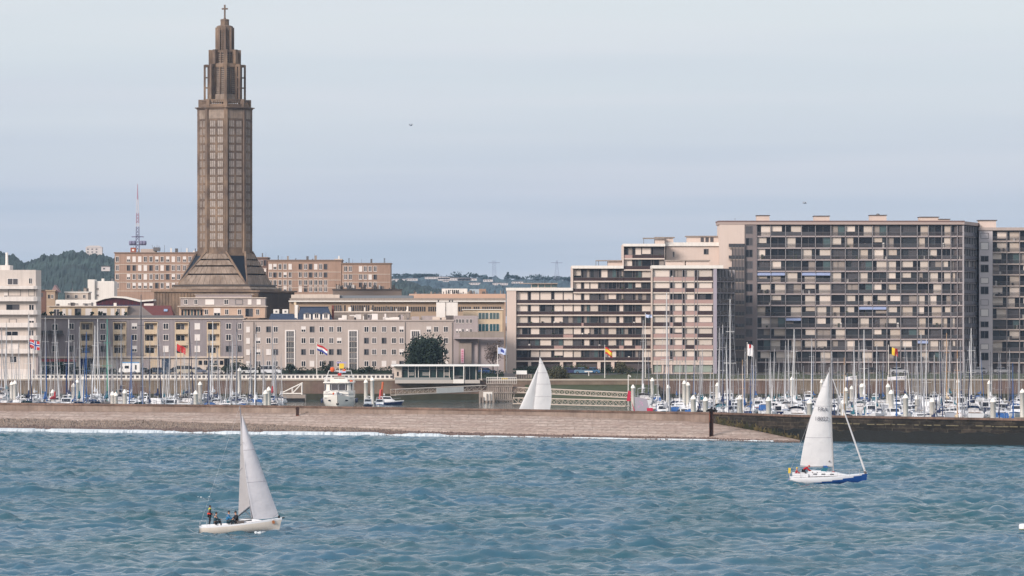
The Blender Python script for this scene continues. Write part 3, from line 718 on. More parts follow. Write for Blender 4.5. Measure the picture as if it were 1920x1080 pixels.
for p, q_ in lg:
    for k, (t0, t1, t2) in enumerate(rows):
        b = MB(); ua, ub = X(p, YB), X(q_, YB); za, zb_ = Z(t2, YB), Z(t0, YB)
        b.box(ua, ua + .22, YB - .12, YB + 1.3, za, zb_, M_sand); b.box(ub - .22, ub, YB - .12, YB + 1.3, za, zb_, M_sand)
        b.box(ua, ub, YB - .14, YB + 1.3, zb_ - .22, zb_ + .003, M_sand); b.box(ua + .22, ub - .22, YB - .08, YB + .04, za + .02, za + 1.0, M_sand); b.box(ua + .22, ub - .22, YB, YB + 1.3, za, za + .15, M_sand)
        part(b, 'loggia', r)
        window(r, Frame(0, YB + 1.3), (ua + ub) / 2 - .4, za + .15, 1.9 + g.uniform(0, .6), 2.35, g.choice(['dark', 'dark', 'one', 'mid']))
for c in (134, 193, 252, 311, 370, 428.5, 449.5):
    for k, (t0, t1, t2) in enumerate(rows):
        if c == 134 and k == 0: kd = 'dark'
        else: kd = {311: ['dark', 'dark', 'shut'], 370: ['shut', 'shut', 'shut'], 252: ['half', 'dark', 'half']}.get(c, ['dark', 'dark', 'one'])[k]
        window(r, Frame(0, YB), X(c, YB), Z(t1 - 1, YB), 1.45 if c != 449.5 else 1.0, 1.65, kd)
for (c, ry) in ((103, 615), (103, 655)): window(r, Frame(0, YB), X(c, YB), Z(ry + 5, YB), 1.6, 1.8, 'dark')
b = MB(); b.box(X(68, YB), X(120, YB), YB - 2.6, YB, Z(626, YB) - .18, Z(626, YB), M_dconc)
b.box(X(68, YB), X(120, YB), YB - 2.6, YB - 2.55, Z(626, YB), Z(620, YB), M_railg)
for i in range(9): b.box(X(68 + 6.4 * i, YB), X(68 + 6.4 * i, YB) + .06, YB - 2.62, YB - 2.5, Z(626, YB), Z(619, YB), M_metal)
gg = random.Random(2)
for i in range(22): b.ball((X(70 + gg.random() * 48, YB), YB - 2.1, Z(622, YB)), gg.uniform(.2, .4), M_leafd, n=6, k=4)
part(b, 'terrace', r)
# ground floor: shops, beige panels and dark openings
b = MB()
b.box(X(66, YB), X(456, YB), YB + .35, YB + 13, GZ, zc - .3, M_cream)
b.box(X(66, YB), X(145, YB), YB + .05, YB + .35, Z(679, YB), zc - .3, M_conc)
b.box(X(68, YB), X(143, YB), YB, YB + .05, Z(678, YB), Z(673, YB), mat('faded red fascia', (168, 92, 92)))
part(b, 'ground_floor', r)
for i in range(6):
    ua = X(69 + i * 12.5, YB); b = MB(); b.box(ua, ua + 1.5, YB + .25, YB + .35, GZ + .3, Z(679, YB), M_glass3 if i % 3 else mat('teal shop glass', (60, 120, 112), rough=.3)); b.box(ua - .06, ua, YB + .2, YB + .35, GZ, Z(679, YB), M_white); part(b, 'shop_window', r)
for (p, q_, m) in ((148, 163, mat('deep blue door', (40, 50, 92))), (164, 179, M_glass), (303, 319, mat('blue grey door', (44, 62, 84))), (420, 430, M_glass)):
    b = MB(); b.box(X(p, YB), X(q_, YB), YB + .22, YB + .35, GZ, Z(673, YB), m); b.box(X(p, YB) - .1, X(p, YB), YB + .18, YB + .35, GZ, Z(673, YB), M_cream); part(b, 'door', r)
for i in range(5):
    b = MB(); p = 372 + i * 10; b.box(X(p, YB), X(p + 6.5, YB), YB + .25, YB + .35, Z(684, YB), Z(676, YB), M_glass); part(b, 'window', r)
for i in range(7):
    b = MB(); p = 186 + i * 16; b.box(X(p, YB), X(p + 13, YB), YB + .28, YB + .35, GZ + .2, Z(674, YB), [M_sand, M_blind, M_lilac][i % 3]); part(b, 'panel', r)

# rooftop flats set back on the grey block
YP = 1134
def attic(name, label, pxa, pxb, ytop, Y, m, wins, ybase=600, depth=7, seed=1, cl=6, terr=True):
    g = random.Random(seed); x0, x1 = X(pxa, Y), X(pxb, Y); zb = Z(598, YB) + .26; zt_ = Z(ytop, Y)
    r = empty(name, ((x0 + x1) / 2, Y, zb), label, 'rooftop flat')
    b = MB(); b.box(x0, x1, Y, Y + depth, zb, zt_, m); part(b, 'wall', r)
    b = MB(); b.box(x0 - .4, x1 + .4, Y - .6, Y + depth, zt_, zt_ + .22, M_cream); clutter(b, x0 + 1, x1 - 1, Y + 1, Y + depth - 1, zt_ + .2, g, cl, 1.0); part(b, 'roof', r)
    for (c, ry, w, h, k) in wins: window(r, Frame(0, Y), X(c, Y), Z(ry, Y) - h / 2, w, h, k)
    return r
attic('rooftop_flat', 'cream rooftop flat with arched openings above the grey loggias beside the white tower block', 92, 238, 575, YP, M_sand,
      [(106, 586, 1.6, 1.9, 'mid'), (120, 586, .9, 1.9, 'shut'), (131, 586, .9, 1.9, 'shut'), (146, 586, 1.7, 2.2, 'one'), (166, 586, 1.7, 2.2, 'shut'), (192, 586, 2.4, 2.2, 'half'), (211, 586, 1.0, 2.2, 'shut'), (222, 586, .9, 2.2, 'mid'), (231, 586, .9, 2.2, 'shut')], seed=3, cl=10)
# potted shrubs on the roof edge
g = random.Random(77)
for i, px in enumerate((80, 95, 114, 146, 172, 187, 218, 233)):
    x = X(px, YB); b = MB(); b.lathe((x, YB + 1.8, zt + .25), [(.22, 0), (.32, .5)], M_conc, 8)
    for k in range(12): b.ball((x + g.gauss(0, .3), YB + 1.8 + g.gauss(0, .2), zt + 1.0 + g.random() * .9), g.uniform(.15, .3), M_leafd, n=6, k=4)
    thing(b, 'potted_shrub', ['small potted shrub nearest the white tower block on the grey roof', 'second potted shrub from the left along the grey roof', 'third potted shrub from the left along the grey roof', 'potted shrub above the first cream loggia', 'potted shrub just right of the first cream loggia', 'fifth potted shrub, midway between the first two loggias', 'potted shrub above the second cream loggia', 'last potted shrub before the grey hipped roof'][i], 'potted shrub', (x, YB + 1.8, zt + .25), 'potted shrubs on the grey roof')
# grey hip + dark red roof
r = empty('red_roofed_house', (X(282, YP), YP, zt + .26), 'low attic with grey hipped slope and dark red roof before the church', 'rooftop house')
b = MB(); z0 = zt + .27; zr = Z(573, YP + 4); xs_ = [X(p, YP) for p in (238, 262, 292, 318, 326)]
b.add([(xs_[0], YP, z0), (xs_[2], YP, z0), (xs_[1], YP + 4, zr), (xs_[0], YP + 4, zr), (xs_[0], YP + 8, z0), (xs_[2], YP + 8, z0)], [(0, 1, 2, 3), (3, 2, 5, 4), (0, 3, 4)], mat('grey zinc roof', (118, 108, 104), var=.1)); part(b, 'roof', r, 'grey hipped slope')
b = MB(); b.add([(xs_[2] + .01, YP, z0), (xs_[4], YP, z0), (xs_[3], YP + 4, zr), (xs_[1] + .01, YP + 4, zr), (xs_[4], YP + 8, z0), (xs_[2], YP + 8, z0)], [(0, 1, 2, 3), (3, 2, 4, 5), (1, 4, 2)], M_redroof)
part(b, 'roof', r, 'dark red slope')
b = MB(); b.add([(X(306, YP), YP + 1.6, z0 + 1.75), (X(313, YP), YP + 1.6, z0 + 1.75), (X(313, YP), YP + 2.3, z0 + 2.35), (X(306, YP), YP + 2.3, z0 + 2.35)], [(0, 1, 2, 3)], mat('roof light', (140, 160, 190), rough=.2)); part(b, 'skylight', r)
# beige penthouses in front of the church base
r = attic('rooftop_flat', 'two-storey beige rooftop flat with small dark windows before the church podium', 336, 497, 575, YP, mat('peach render', (186, 160, 142), var=.05), [
    (387, 585, 1.0, 1.5, 'dark'), (407, 586, 1.8, 2.4, 'half'), (425, 585, 1.0, 1.5, 'dark'), (449, 585, 1.0, 1.5, 'dark'), (467, 586, 2.0, 2.2, 'one'), (483, 585, .9, 1.6, 'dark')], seed=5, cl=0)
b = MB(); b.box(X(338, YP), X(378, YP), YP - 1.4, YP, Z(579, YP), Z(578, YP), M_dconc)
for i in range(7): b.box(X(340 + i * 6, YP), X(340 + i * 6 + 3.5, YP), YP - .1, YP, Z(594, YP), Z(581, YP), M_glass3 if i % 2 else M_glass)
part(b, 'veranda', r)
xq0, xq1 = X(337, YP), X(496, YP)
b = MB(); b.box(xq0, xq1, YP + 2.5, YP + 7, Z(575, YP) + .23, Z(559, YP), mat('grey attic render', (158, 148, 146))); b.box(xq0 - .2, xq1 + .2, YP + 2.1, YP + 7, Z(559, YP), Z(557.5, YP), M_cream)
b.box(X(365, YP), X(470, YP), YP + 3.0, YP + 6, Z(557.5, YP), Z(552, YP), M_lilac); b.box(X(363, YP), X(474, YP), YP + 2.6, YP + 6.2, Z(552, YP), Z(551.2, YP), M_cream); part(b, 'upper_storey', r)
for (c, w, k) in ((347, 1, 'dark'), (366, 1, 'dark'), (392, 2.4, 'shut'), (423, 1.2, 'dark'), (447, 2, 'green'), (467, 1, 'shut'), (484, 1.1, 'shut')): window(r, Frame(0, YP + 2.5), X(c, YP), Z(571, YP), w, 1.4, k)

# ================================================================ C. beige block
YC = 1127
cols_ = [484, 503.5, 517, 569, 585, 603, 621, 636, 687, 701.5, 720, 738.6, 753, 804, 817.6, 836]
rowsC = [617.5, 638.7, 660, 682]
r = punched('beige_apartment_block', 'long beige apartment block with white framed windows right of the grey loggia block', 'apartment block', 456.5, 850, YC, 602, cols_, rowsC, 1.25, 1.55, M_beige, 12, M_beige, 31)
xz = X(460, YC)
for j, ry in enumerate(rowsC): window(r, Frame(0, YC), X(465, YC), Z(ry, YC) - .8, 1.0, 1.5, 'shut')
for p, q_ in ((537, 551), (655, 669), (772, 786)):
    ua, ub = X(p, YC), X(q_, YC); b = MB(); za, zb_ = Z(702, YC), Z(621, YC)
    b.box(ua - .35, ua, YC - .2, YC, za, zb_ + .35, M_blind2); b.box(ub, ub + .35, YC - .2, YC, za, zb_ + .35, M_blind2); b.box(ua, ub, YC - .2, YC, zb_, zb_ + .35, M_blind2)
    n = 4
    for k in range(n):
        z0 = za + (zb_ - za) * k / n; z1 = za + (zb_ - za) * (k + 1) / n
        b.box(ua, ub, YC - .06, YC, z0 + .25, z1, M_glass2 if k % 2 else M_glass); b.box(ua, ub, YC - .16, YC, z0, z0 + .25, M_conc)
        for q2 in range(1, 4): b.box(ua + (ub - ua) * q2 / 4 - .04, ua + (ub - ua) * q2 / 4 + .04, YC - .1, YC - .06, z0 + .25, z1, M_white)
        b.box(ua, ub, YC - .1, YC - .06, z0 + 1.3, z0 + 1.4, M_white)
    part(b, 'stair_window', r)
b = MB()
for p in (476, 860 - 12, 700 + 60): b.tube((X(p, YC), YC - .12, GZ), (X(p, YC), YC - .12, Z(604, YC)), .07, .07, M_dark if p < 500 else M_metal)
part(b, 'drainpipe', r)
# mansard house and little slate roof on the beige block
zt2 = Z(602, YC) + .36
r = empty('mansard_house', (X(590, YC + 5), YC + 5, zt2), 'rooftop house with steep navy mansard roof and three white dormers', 'rooftop house')
Ym = YC + 5; xa, xb = X(558, Ym), X(623, Ym); zr = Z(576, Ym)
b = MB(); b.prism([(xa, Ym), (xb, Ym), (xb, Ym + 6), (xa, Ym + 6)], zt2, zr, M_slate, [(xa + .5, Ym + 1.4), (xb - 1.3, Ym + 1.4), (xb - 1.3, Ym + 5), (xa + .5, Ym + 5)]); b.box(xa + .3, xb - 1.1, Ym + 1.2, Ym + 5.2, zr, zr + .18, M_slate); part(b, 'roof', r)
b = MB(); b.box(xa - .8, xa - .02, Ym + .4, Ym + 6, zt2, zr + .6, M_white); part(b, 'gable_wall', r); b = MB(); b.box(xa - 1.1, xa - .5, Ym + 2, Ym + 3.2, zr + .6, zr + 1.3, M_sand); part(b, 'chimney', r); b = MB(); b.box(xb - .3, xb + .3, Ym + 3.4, Ym + 4, zt2, zr + .5, mat('red brick chimney', (120, 70, 62))); part(b, 'chimney', r)
for p in (576, 593.5, 611):
    xc = X(p, Ym); dm = empty('dormer', (0, 0, 0), '', '');
    for k_ in ('label', 'category'): del dm[k_]
    dm.parent = r
    b = MB(); b.box(xc - .95, xc + .95, Ym - .1, Ym + 2, zt2 + .05, Z(589, Ym), M_white); b.xprism([(xc - 1.1, Z(589, Ym)), (xc + 1.1, Z(589, Ym)), (xc + .55, Z(586.8, Ym)), (xc, Z(586, Ym)), (xc - .55, Z(586.8, Ym))], Ym - .2, Ym + 2, M_metal)
    o = part(b, 'surround', r); o.parent = dm
    o = inst(win_mesh(1.1, 1.35, 'dark'), 'window', dm, (xc - r.location[0], -.1 + Ym - r.location[1], .35))
r = empty('slate_roof_house', (X(532, YC), YC + 5, zt2), 'low rooftop house with navy slate roof and two white skylight boxes beside the church podium', 'rooftop house')
b = MB(); xa, xb = X(504, Ym), X(558, Ym); zr = Z(588, Ym); b.prism([(xa, Ym), (xb, Ym), (xb, Ym + 6), (xa, Ym + 6)], zt2, zr, M_slate, [(xa + .5, Ym + 1.4), (xb - 1.3, Ym + 1.4), (xb - 1.3, Ym + 5), (xa + .5, Ym + 5)]); part(b, 'roof', r)
for p in (517, 534): b = MB(); xc = X(p, Ym); b.box(xc - .75, xc + .75, Ym + 2, Ym + 4, zr, zr + 1.15, M_white); b.box(xc - .2, xc + .3, Ym + 1.94, Ym + 2, zr + .3, zr + .8, M_metal); part(b, 'skylight_box', r)

# long low roofs with aerials behind the beige block
YD = 1142
r = punched('rooftop_terrace_house', 'flat-roofed attic storey with pale terrace screens behind the beige block parapet', 'rooftop flat', 624, 768, YD, 586, [672, 684, 694], [594], 1.5, 1.3, M_conc, 8, M_cream, 8, zbase=Z(603, YD) - .4, nclut=26)
b = MB(); g = random.Random(14)
for i in range(34):
    p = g.uniform(640, 845); x = X(p, YD - 5); h = g.uniform(.4, 1.6); w = g.uniform(.2, 1.2); y = YC + g.uniform(2, 8)
    b.box(x - w, x + w, y, y + .8, zt2, zt2 + h, g.choice([M_white, M_lilac, M_blind2, M_conc, M_dconc, M_cream]))
o = part(b, 'roof_equipment', bpy.data.objects['beige_apartment_block']); o['kind'] = 'stuff'
r = empty('rooftop_tank', (X(845, YD), YD, Z(603, YD)), 'two big white ventilation boxes on a flat roof before the long school block', 'rooftop box')
b = MB(); zb = Z(592, YD); b.box(X(818, YD), X(835, YD), YD, YD + 3, zb - 3, Z(567, YD), M_white); part(b, 'box', r)
b = MB(); b.box(X(836, YD), X(858, YD), YD + .3, YD + 3, zb - 3, Z(567, YD), M_white); part(b, 'box', r)
b = MB()
for p in (822, 843, 848): b.lathe((X(p, YD), YD + 1, Z(567, YD)), [(.18, 0), (.18, .5), (.3, .52), (.3, .75)], M_metal, 8)
part(b, 'vent', r)
b = MB(); b.box(X(790, YD), X(866, YD), YD + .6, YD + 9, Z(606, YD) - 6, zb, M_lilac); part(b, 'base', r)

# lilac building right of the beige block, with the terrace and tree
YE = 1125
r = punched('lilac_apartment_block', 'small lilac grey block between the beige block and the balconied residence', 'apartment block', 850.5, 896, YE + 2, 593, [857, 862.5, 868, 876, 883], [602, 620.5], .62, 1.1, M_lilac, 10, M_lilac, 41, kinds=['dark', 'dark', 'half'], cornice=False)
b = MB(); zt3 = Z(633, YE); b.box(X(850, YE), X(945, YE), YE - 1, YE + 1.9, Z(635.5, YE), zt3, M_lilac); b.box(X(862, YE), X(945, YE), YE - 1, YE - .9, zt3, Z(622, YE), M_conc); part(b, 'terrace', r)
b = MB(); b.box(X(860, YE), X(884, YE), YE + 1.0, YE + 1.99, GZ, Z(641, YE), M_conc); b.box(X(862, YE), X(887, YE), YE + .8, YE + 1, Z(643, YE), Z(641, YE), M_dconc)
b.box(X(897, YE), X(945, YE), YE + 3, YE + 9, GZ, Z(635.5, YE), M_lilac)
part(b, 'porch', r)
b = MB(); b.box(X(864, YE), X(870, YE), YE + .7, YE + .78, Z(681, YE), Z(654, YE), mat('pale pink banner', (214, 176, 186)))
for k in range(5): b.box(X(865.3, YE), X(868.8, YE), YE + .66, YE + .7, Z(660 + k * 4.4, YE), Z(657.5 + k * 4.4, YE), mat('rose lettering blocks', (206, 120, 146)))
b.tube((X(867, YE), YE + .74, GZ), (X(867, YE), YE + .74, Z(681, YE)), .05, .05, M_metal)
thing(b, 'banner', 'tall pale pink banner standing before the lilac porch', 'banner', (X(867, YE), YE + .7, GZ))
# glazed office behind
Yg = 1150
r = empty('glazed_office', (X(910, Yg), Yg, GZ), 'small office with two bands of green glass left of the balconied residence', 'office')
b = MB(); b.box(X(868, Yg), X(942, Yg), Yg, Yg + 9, GZ, Z(581, Yg), M_sand); part(b, 'wall', r)
for i, (t0, t1) in enumerate(((586.5, 598), (607.5, 621))):
    for (p, q_) in ((897, 916), (918, 936)):
        b = MB(); b.box(X(p, Yg), X(q_, Yg), Yg - .1, Yg, Z(t1, Yg), Z(t0, Yg), M_glass3 if i == 0 else mat('deep teal glass', (50, 84, 92), rough=.15))
        for k in range(0, 4): b.box(X(p + (q_ - p) * k / 3, Yg) - .05, X(p + (q_ - p) * k / 3, Yg) + .05, Yg - .18, Yg - .1, Z(t1, Yg), Z(t0, Yg), M_white)
        part(b, 'window', r)
b = MB(); b.box(X(866, Yg), X(944, Yg), Yg - .4, Yg + 9, Z(581, Yg), Z(579.5, Yg), M_white); part(b, 'roof', r)

# ================================================================ long school block behind, with flat overhanging roof
Ys = 1195
r = empty('long_school_block', (X(745, Ys), Ys, GZ), 'very long tan school block with thin overhanging flat roof behind the beige block', 'school')
M_tan = mat('tan render', (168, 146, 126), var=.08, vscale=.2)
b = MB(); b.box(X(542, Ys), X(946, Ys), Ys + 1.4, Ys + 16, GZ, Z(566, Ys), M_tan); part(b, 'wall', r)
b = MB(); b.box(X(541, Ys), X(948, Ys), Ys, Ys + 16.5, Z(566, Ys), Z(563.6, Ys), M_white); b.box(X(543, Ys), X(947, Ys), Ys + .4, Ys + 16, Z(563.6, Ys), Z(559, Ys), M_conc); part(b, 'roof', r)
g = random.Random(5)
for i in range(78):
    p = 626 + i * 4.05
    if g.random() < .06 or (650 < p < 656): continue
    window(r, Frame(0, Ys + 1.4), X(p, Ys), Z(584, Ys), .42, 1.35 + (.0 if p > 700 else .4), g.choice(['darkn', 'darkn', 'midn']))
b = MB(); b.box(X(540, Ys), X(632, Ys), Ys + 17, Ys + 24, GZ, Z(552, Ys), M_cream); b.box(X(632, Ys), X(772, Ys), Ys + 18, Ys + 24, GZ, Z(553.5, Ys), mat('blue grey roof', (122, 126, 132))); part(b, 'rear_wing', r)
r = empty('peach_hall', (X(860, 1225), 1225, GZ), 'plain peach coloured hall with a white rooftop conservatory behind the school', 'hall')
Yh = 1228
b = MB(); b.box(X(767, Yh), X(948, Yh), Yh, Yh + 14, GZ, Z(551, Yh), mat('peach wall', (200, 166, 146), var=.04)); part(b, 'wall', r)
b = MB(); b.box(X(828, Yh), X(876, Yh), Yh + 3, Yh + 8, Z(551, Yh), Z(541, Yh), M_white)
for k in range(6): b.box(X(840 + k * 3.6, Yh), X(842 + k * 3.6, Yh), Yh + 2.9, Yh + 3, Z(550, Yh), Z(543.5, Yh), M_glass)
b.box(X(880, Yh), X(908, Yh), Yh + 4, Yh + 8, Z(551, Yh), Z(542, Yh), mat('pale blue cladding', (168, 180, 190)))
b.box(X(898, Yh), X(911, Yh), Yh + 3.8, Yh + 6, Z(551, Yh), Z(541.5, Yh), M_brick); part(b, 'conservatory', r)
b = MB(); clutter(b, X(775, Yh), X(945, Yh), Yh + 1, Yh + 5, Z(551, Yh), random.Random(4), 34, 1.0); o = part(b, 'roof_equipment', r); o['kind'] = 'stuff'

# ================================================================ brick coloured blocks behind the church
def brick(name, label, pxa, pxb, Y, ytop, ybot, colx, rowy, seed, ww=1.05, wh=1.75, depth=14, cl=10, m=M_brick):
    g = random.Random(seed)
    r = punched(name, label, 'apartment block', pxa, pxb, Y, ytop, [], [], 1, 1, m, depth, mat('brick block roof', (132, 112, 100)), seed, nclut=cl)
    for j, ry in enumerate(rowy):
        b = MB(); b.box(X(pxa, Y) + .1, X(pxb, Y) - .1, Y - .12, Y, Z(ry + 10.6, Y), Z(ry + 9.6, Y), M_cream); part(b, 'string_course', r)
        for cx in colx: window(r, Frame(0, Y), X(cx, Y), Z(ry, Y) - wh / 2, ww, wh, g.choice(['dark', 'dark', 'mid', 'mid', 'shut', 'one', 'half']))
    return r
Yb1 = 1330
brick('brick_apartment_block', 'salmon brick apartment block with rooftop plant room left of the church tower', 215, 378, Yb1, 475, 560,
      [220, 241, 251.5, 262, 272.5, 283, 294, 304, 314.5, 325, 335, 346, 356, 366], [486, 502.5, 519, 535.5], 51)
r = bpy.data.objects['brick_apartment_block']
b = MB(); z = Z(475, Yb1) + .35; b.box(X(243, Yb1), X(253, Yb1), Yb1 + 3, Yb1 + 5, z, Z(464, Yb1), mat('red brick', (150, 88, 72))); b.box(X(246, Yb1), X(250, Yb1), Yb1 + 2.94, Yb1 + 3, z + .4, Z(467, Yb1), M_white); part(b, 'chimney', r)
b = MB(); b.box(X(262, Yb1), X(290, Yb1), Yb1 + 3, Yb1 + 8, z, Z(466.5, Yb1), M_beige); b.box(X(286, Yb1), X(297, Yb1), Yb1 + 2.5, Yb1 + 8, Z(470, Yb1), Z(463.5, Yb1), M_metal); part(b, 'plant_room', r)
b = MB()
for i, p in enumerate((283, 287, 292, 296, 306)): b.tube((X(p, Yb1), Yb1 + 5, z), (X(p, Yb1), Yb1 + 5, Z(459 + i % 2 * 2, Yb1)), .06, .05, M_metal)
part(b, 'aerial', r)
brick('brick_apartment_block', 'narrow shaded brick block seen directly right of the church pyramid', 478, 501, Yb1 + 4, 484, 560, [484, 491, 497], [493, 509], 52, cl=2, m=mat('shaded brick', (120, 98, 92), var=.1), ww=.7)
brick('brick_apartment_block', 'long salmon brick apartment block between church tower and the corner block', 502, 640, Yb1, 489, 560,
      [507, 515.5, 525, 534.5, 544, 563, 573, 582.5, 592, 601, 610.5], [500, 515, 529.5, 542], 53)
brick('brick_apartment_block', 'lower salmon brick corner block at the right end of the brick row', 641, 732, Yb1, 495, 560,
      [648, 657, 676, 685, 694, 703.5], [504, 519, 533.5], 54, cl=7)
r = bpy.data.objects['brick_apartment_block.002']
b = MB(); b.box(X(626, Yb1), X(641, Yb1) - .05, Yb1 + 3, Yb1 + 9, Z(489, Yb1) + .35, Z(485, Yb1), M_cream); b.box(X(541, Yb1), X(584, Yb1), Yb1 + 2, Yb1 + 6, Z(489, Yb1) + .35, Z(486.6, Yb1), M_dconc); part(b, 'plant_room', r)
r = punched('low_grey_parapet_house', 'low grey house with terrace planters below the salmon brick corner block', 'house', 624, 752, 1300, 544, [], [], 1, 1, mat('grey tan render', (146, 130, 120)), 10, M_dconc, 19, nclut=44)
# white buildings left, behind the grey block
r = punched('white_town_house', 'plain white town house left of the salmon brick block', 'house', 166, 214, 1290, 528, [172, 183], [540, 552], .8, 1.2, M_white, 10, M_white, 61, kinds=['dark', 'half'], cornice=False, nclut=3)
b = MB(); b.box(X(165, 1290), X(178, 1290), 1289, 1295, GZ, Z(524, 1290), M_white); part(b, 'stair_tower', r)
r = punched('white_town_house', 'low white house with chimneys and roof vents before the wooded hill', 'house', 122, 165, 1260, 549, [128, 143, 158], [556], .9, 1.1, M_cream, 9, M_white, 62, kinds=['dark', 'mid'], nclut=10)
r = punched('white_town_house', 'long white flat-roofed house below the wooded hill with dark skylights', 'house', 104, 196, 1225, 563, [137, 165], [570], 3.2, .5, M_white, 9, M_white, 63, kinds=['dark'], cornice=False)
r = punched('brown_town_house', 'small brown brick house right of the white tower block', 'house', 72, 86, 1260, 545, [78], [553], .8, 1.2, mat('brown brick', (112, 86, 78)), 8, M_dconc, 64)
r = punched('brown_town_house', 'tan gabled house between the brown house and the white town houses', 'house', 87, 103, 1250, 546, [92, 98], [556], .7, 1.1, M_tan, 8, M_tan, 65)
b = MB(); xg = [X(p, 1250) for p in (94, 101, 110)]; b.xprism([(xg[0], Z(548, 1252)), (xg[2], Z(548, 1252)), (xg[1], Z(534, 1252))], 1252, 1258, mat('pinkish slate', (140, 118, 120))); part(b, 'gable', r)
# bar with curved dark red glazed roof
Yr = 1160
r = empty('curved_roof_pavilion', (X(232, Yr), Yr, Z(600, Yr)), 'rooftop pavilion with curved white roof over dark red glazing', 'pavilion')
b = MB(); top = [(180, 563), (196, 557.5), (212, 555), (232, 556), (250, 560), (262, 563), (288, 561)]
poly = [(X(p, Yr), Z(q_, Yr)) for p, q_ in top]; low = [(a, c - .45) for a, c in poly]
b.xprism(low + poly[::-1], Yr - .8, Yr + 8, M_white); part(b, 'roof', r)
b = MB(); pl = [(X(181, Yr), Z(575, Yr))] + [(X(288, Yr), Z(575, Yr))] + [(a, c - .01) for a, c in low[::-1]]
b.xprism(pl, Yr, Yr + 7, mat('dark red glazing', (76, 44, 52), rough=.3)); part(b, 'glazing', r)
b = MB()
for k in range(13): b.box(X(184 + 8 * k, Yr), X(184 + 8 * k, Yr) + .12, Yr - .1, Yr, Z(575, Yr), Z(564, Yr), mat('wine red frame', (110, 44, 56)))
b.box(X(270, Yr), X(288, Yr), Yr - .3, Yr - .1, Z(574, Yr), Z(569, Yr), M_blind2); b.box(X(181, Yr), X(262, Yr), Yr - .3, Yr, Z(574, Yr), Z(571.5, Yr), M_navy); part(b, 'frame', r)
b = MB(); b.box(X(178, Yr), X(290, Yr), Yr - .6, Yr + 8, Z(600, Yr) - 3, Z(575, Yr), M_sand); part(b, 'base', r)
# ================================================================ church with its lantern tower
S = 6.4; YCH = F / S
ZH = lambda py: HC - (py - HY) / S
ch = empty('church', (X(421.5, YCH), YCH, 0), 'brown concrete church with tall octagonal lantern tower and a cross on top', 'church')
fr = Frame(X(421.5, YCH), YCH, R(-16.0))
VA = 22.5  # first vertex angle in the church's own axes
def octo(rad, a0=VA): return [(rad * math.sin(-R(a0 + 45 * k)), -rad * math.cos(R(a0 + 45 * k))) for k in range(8)][::-1]
# front face normal is -v; octagon has a face square on to it. order counter-clockwise from above
def octo(rad): return [(rad * math.cos(R(-90 + 22.5 + 45 * k)), rad * math.sin(R(-90 + 22.5 + 45 * k))) for k in range(8)]
Rm = 51.5 / S
def chp(b, name, label=None, kind=None):
    o = part(b, name, ch, label)
    if kind: o['kind'] = kind
    return o
# podium
b = MB(fr); hw = 16.0; zp = ZH(548)
b.box(-hw, hw, -hw, hw, GZ, zp, M_church); 
chp(b, 'podium')
b = MB(fr)
for side in range(2):
    for i in range(33):
        u = -hw + .5 + i * (2 * hw - 1) / 32
        if side == 0: b.box(u - .12, u + .12, -hw - .18, -hw, GZ, zp - .3, M_church)
        else: b.box(hw, hw + .18, u - .12, u + .12, GZ, zp - .3, M_churchd)  # right-hand ribs take the dark material: that side's shade is put into the colour
chp(b, 'podium_ribs')
b = MB(fr); b.box(-hw - .7, hw + .7, -hw - .7, hw + .7, zp, ZH(545), M_church); chp(b, 'podium_cornice')
# stepped base tier
z1 = ZH(545); z2 = ZH(533)
b = MB(fr); a = 12.6; b.prism([(-a, -a), (a, -a), (a, a), (-a, a)], z1, z1 + .5, M_church); b.prism([(-a + .2, -a + .2), (a - .2, -a + .2), (a - .2, a - .2), (-a + .2, a - .2)], z1 + .5, z2 - .6, M_church2, [(-a + 1, -a + 1), (a - 1, -a + 1), (a - 1, a - 1), (-a + 1, a - 1)])
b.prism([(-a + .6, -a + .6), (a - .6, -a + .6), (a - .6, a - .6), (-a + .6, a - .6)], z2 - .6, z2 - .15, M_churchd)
chp(b, 'lower_tier')
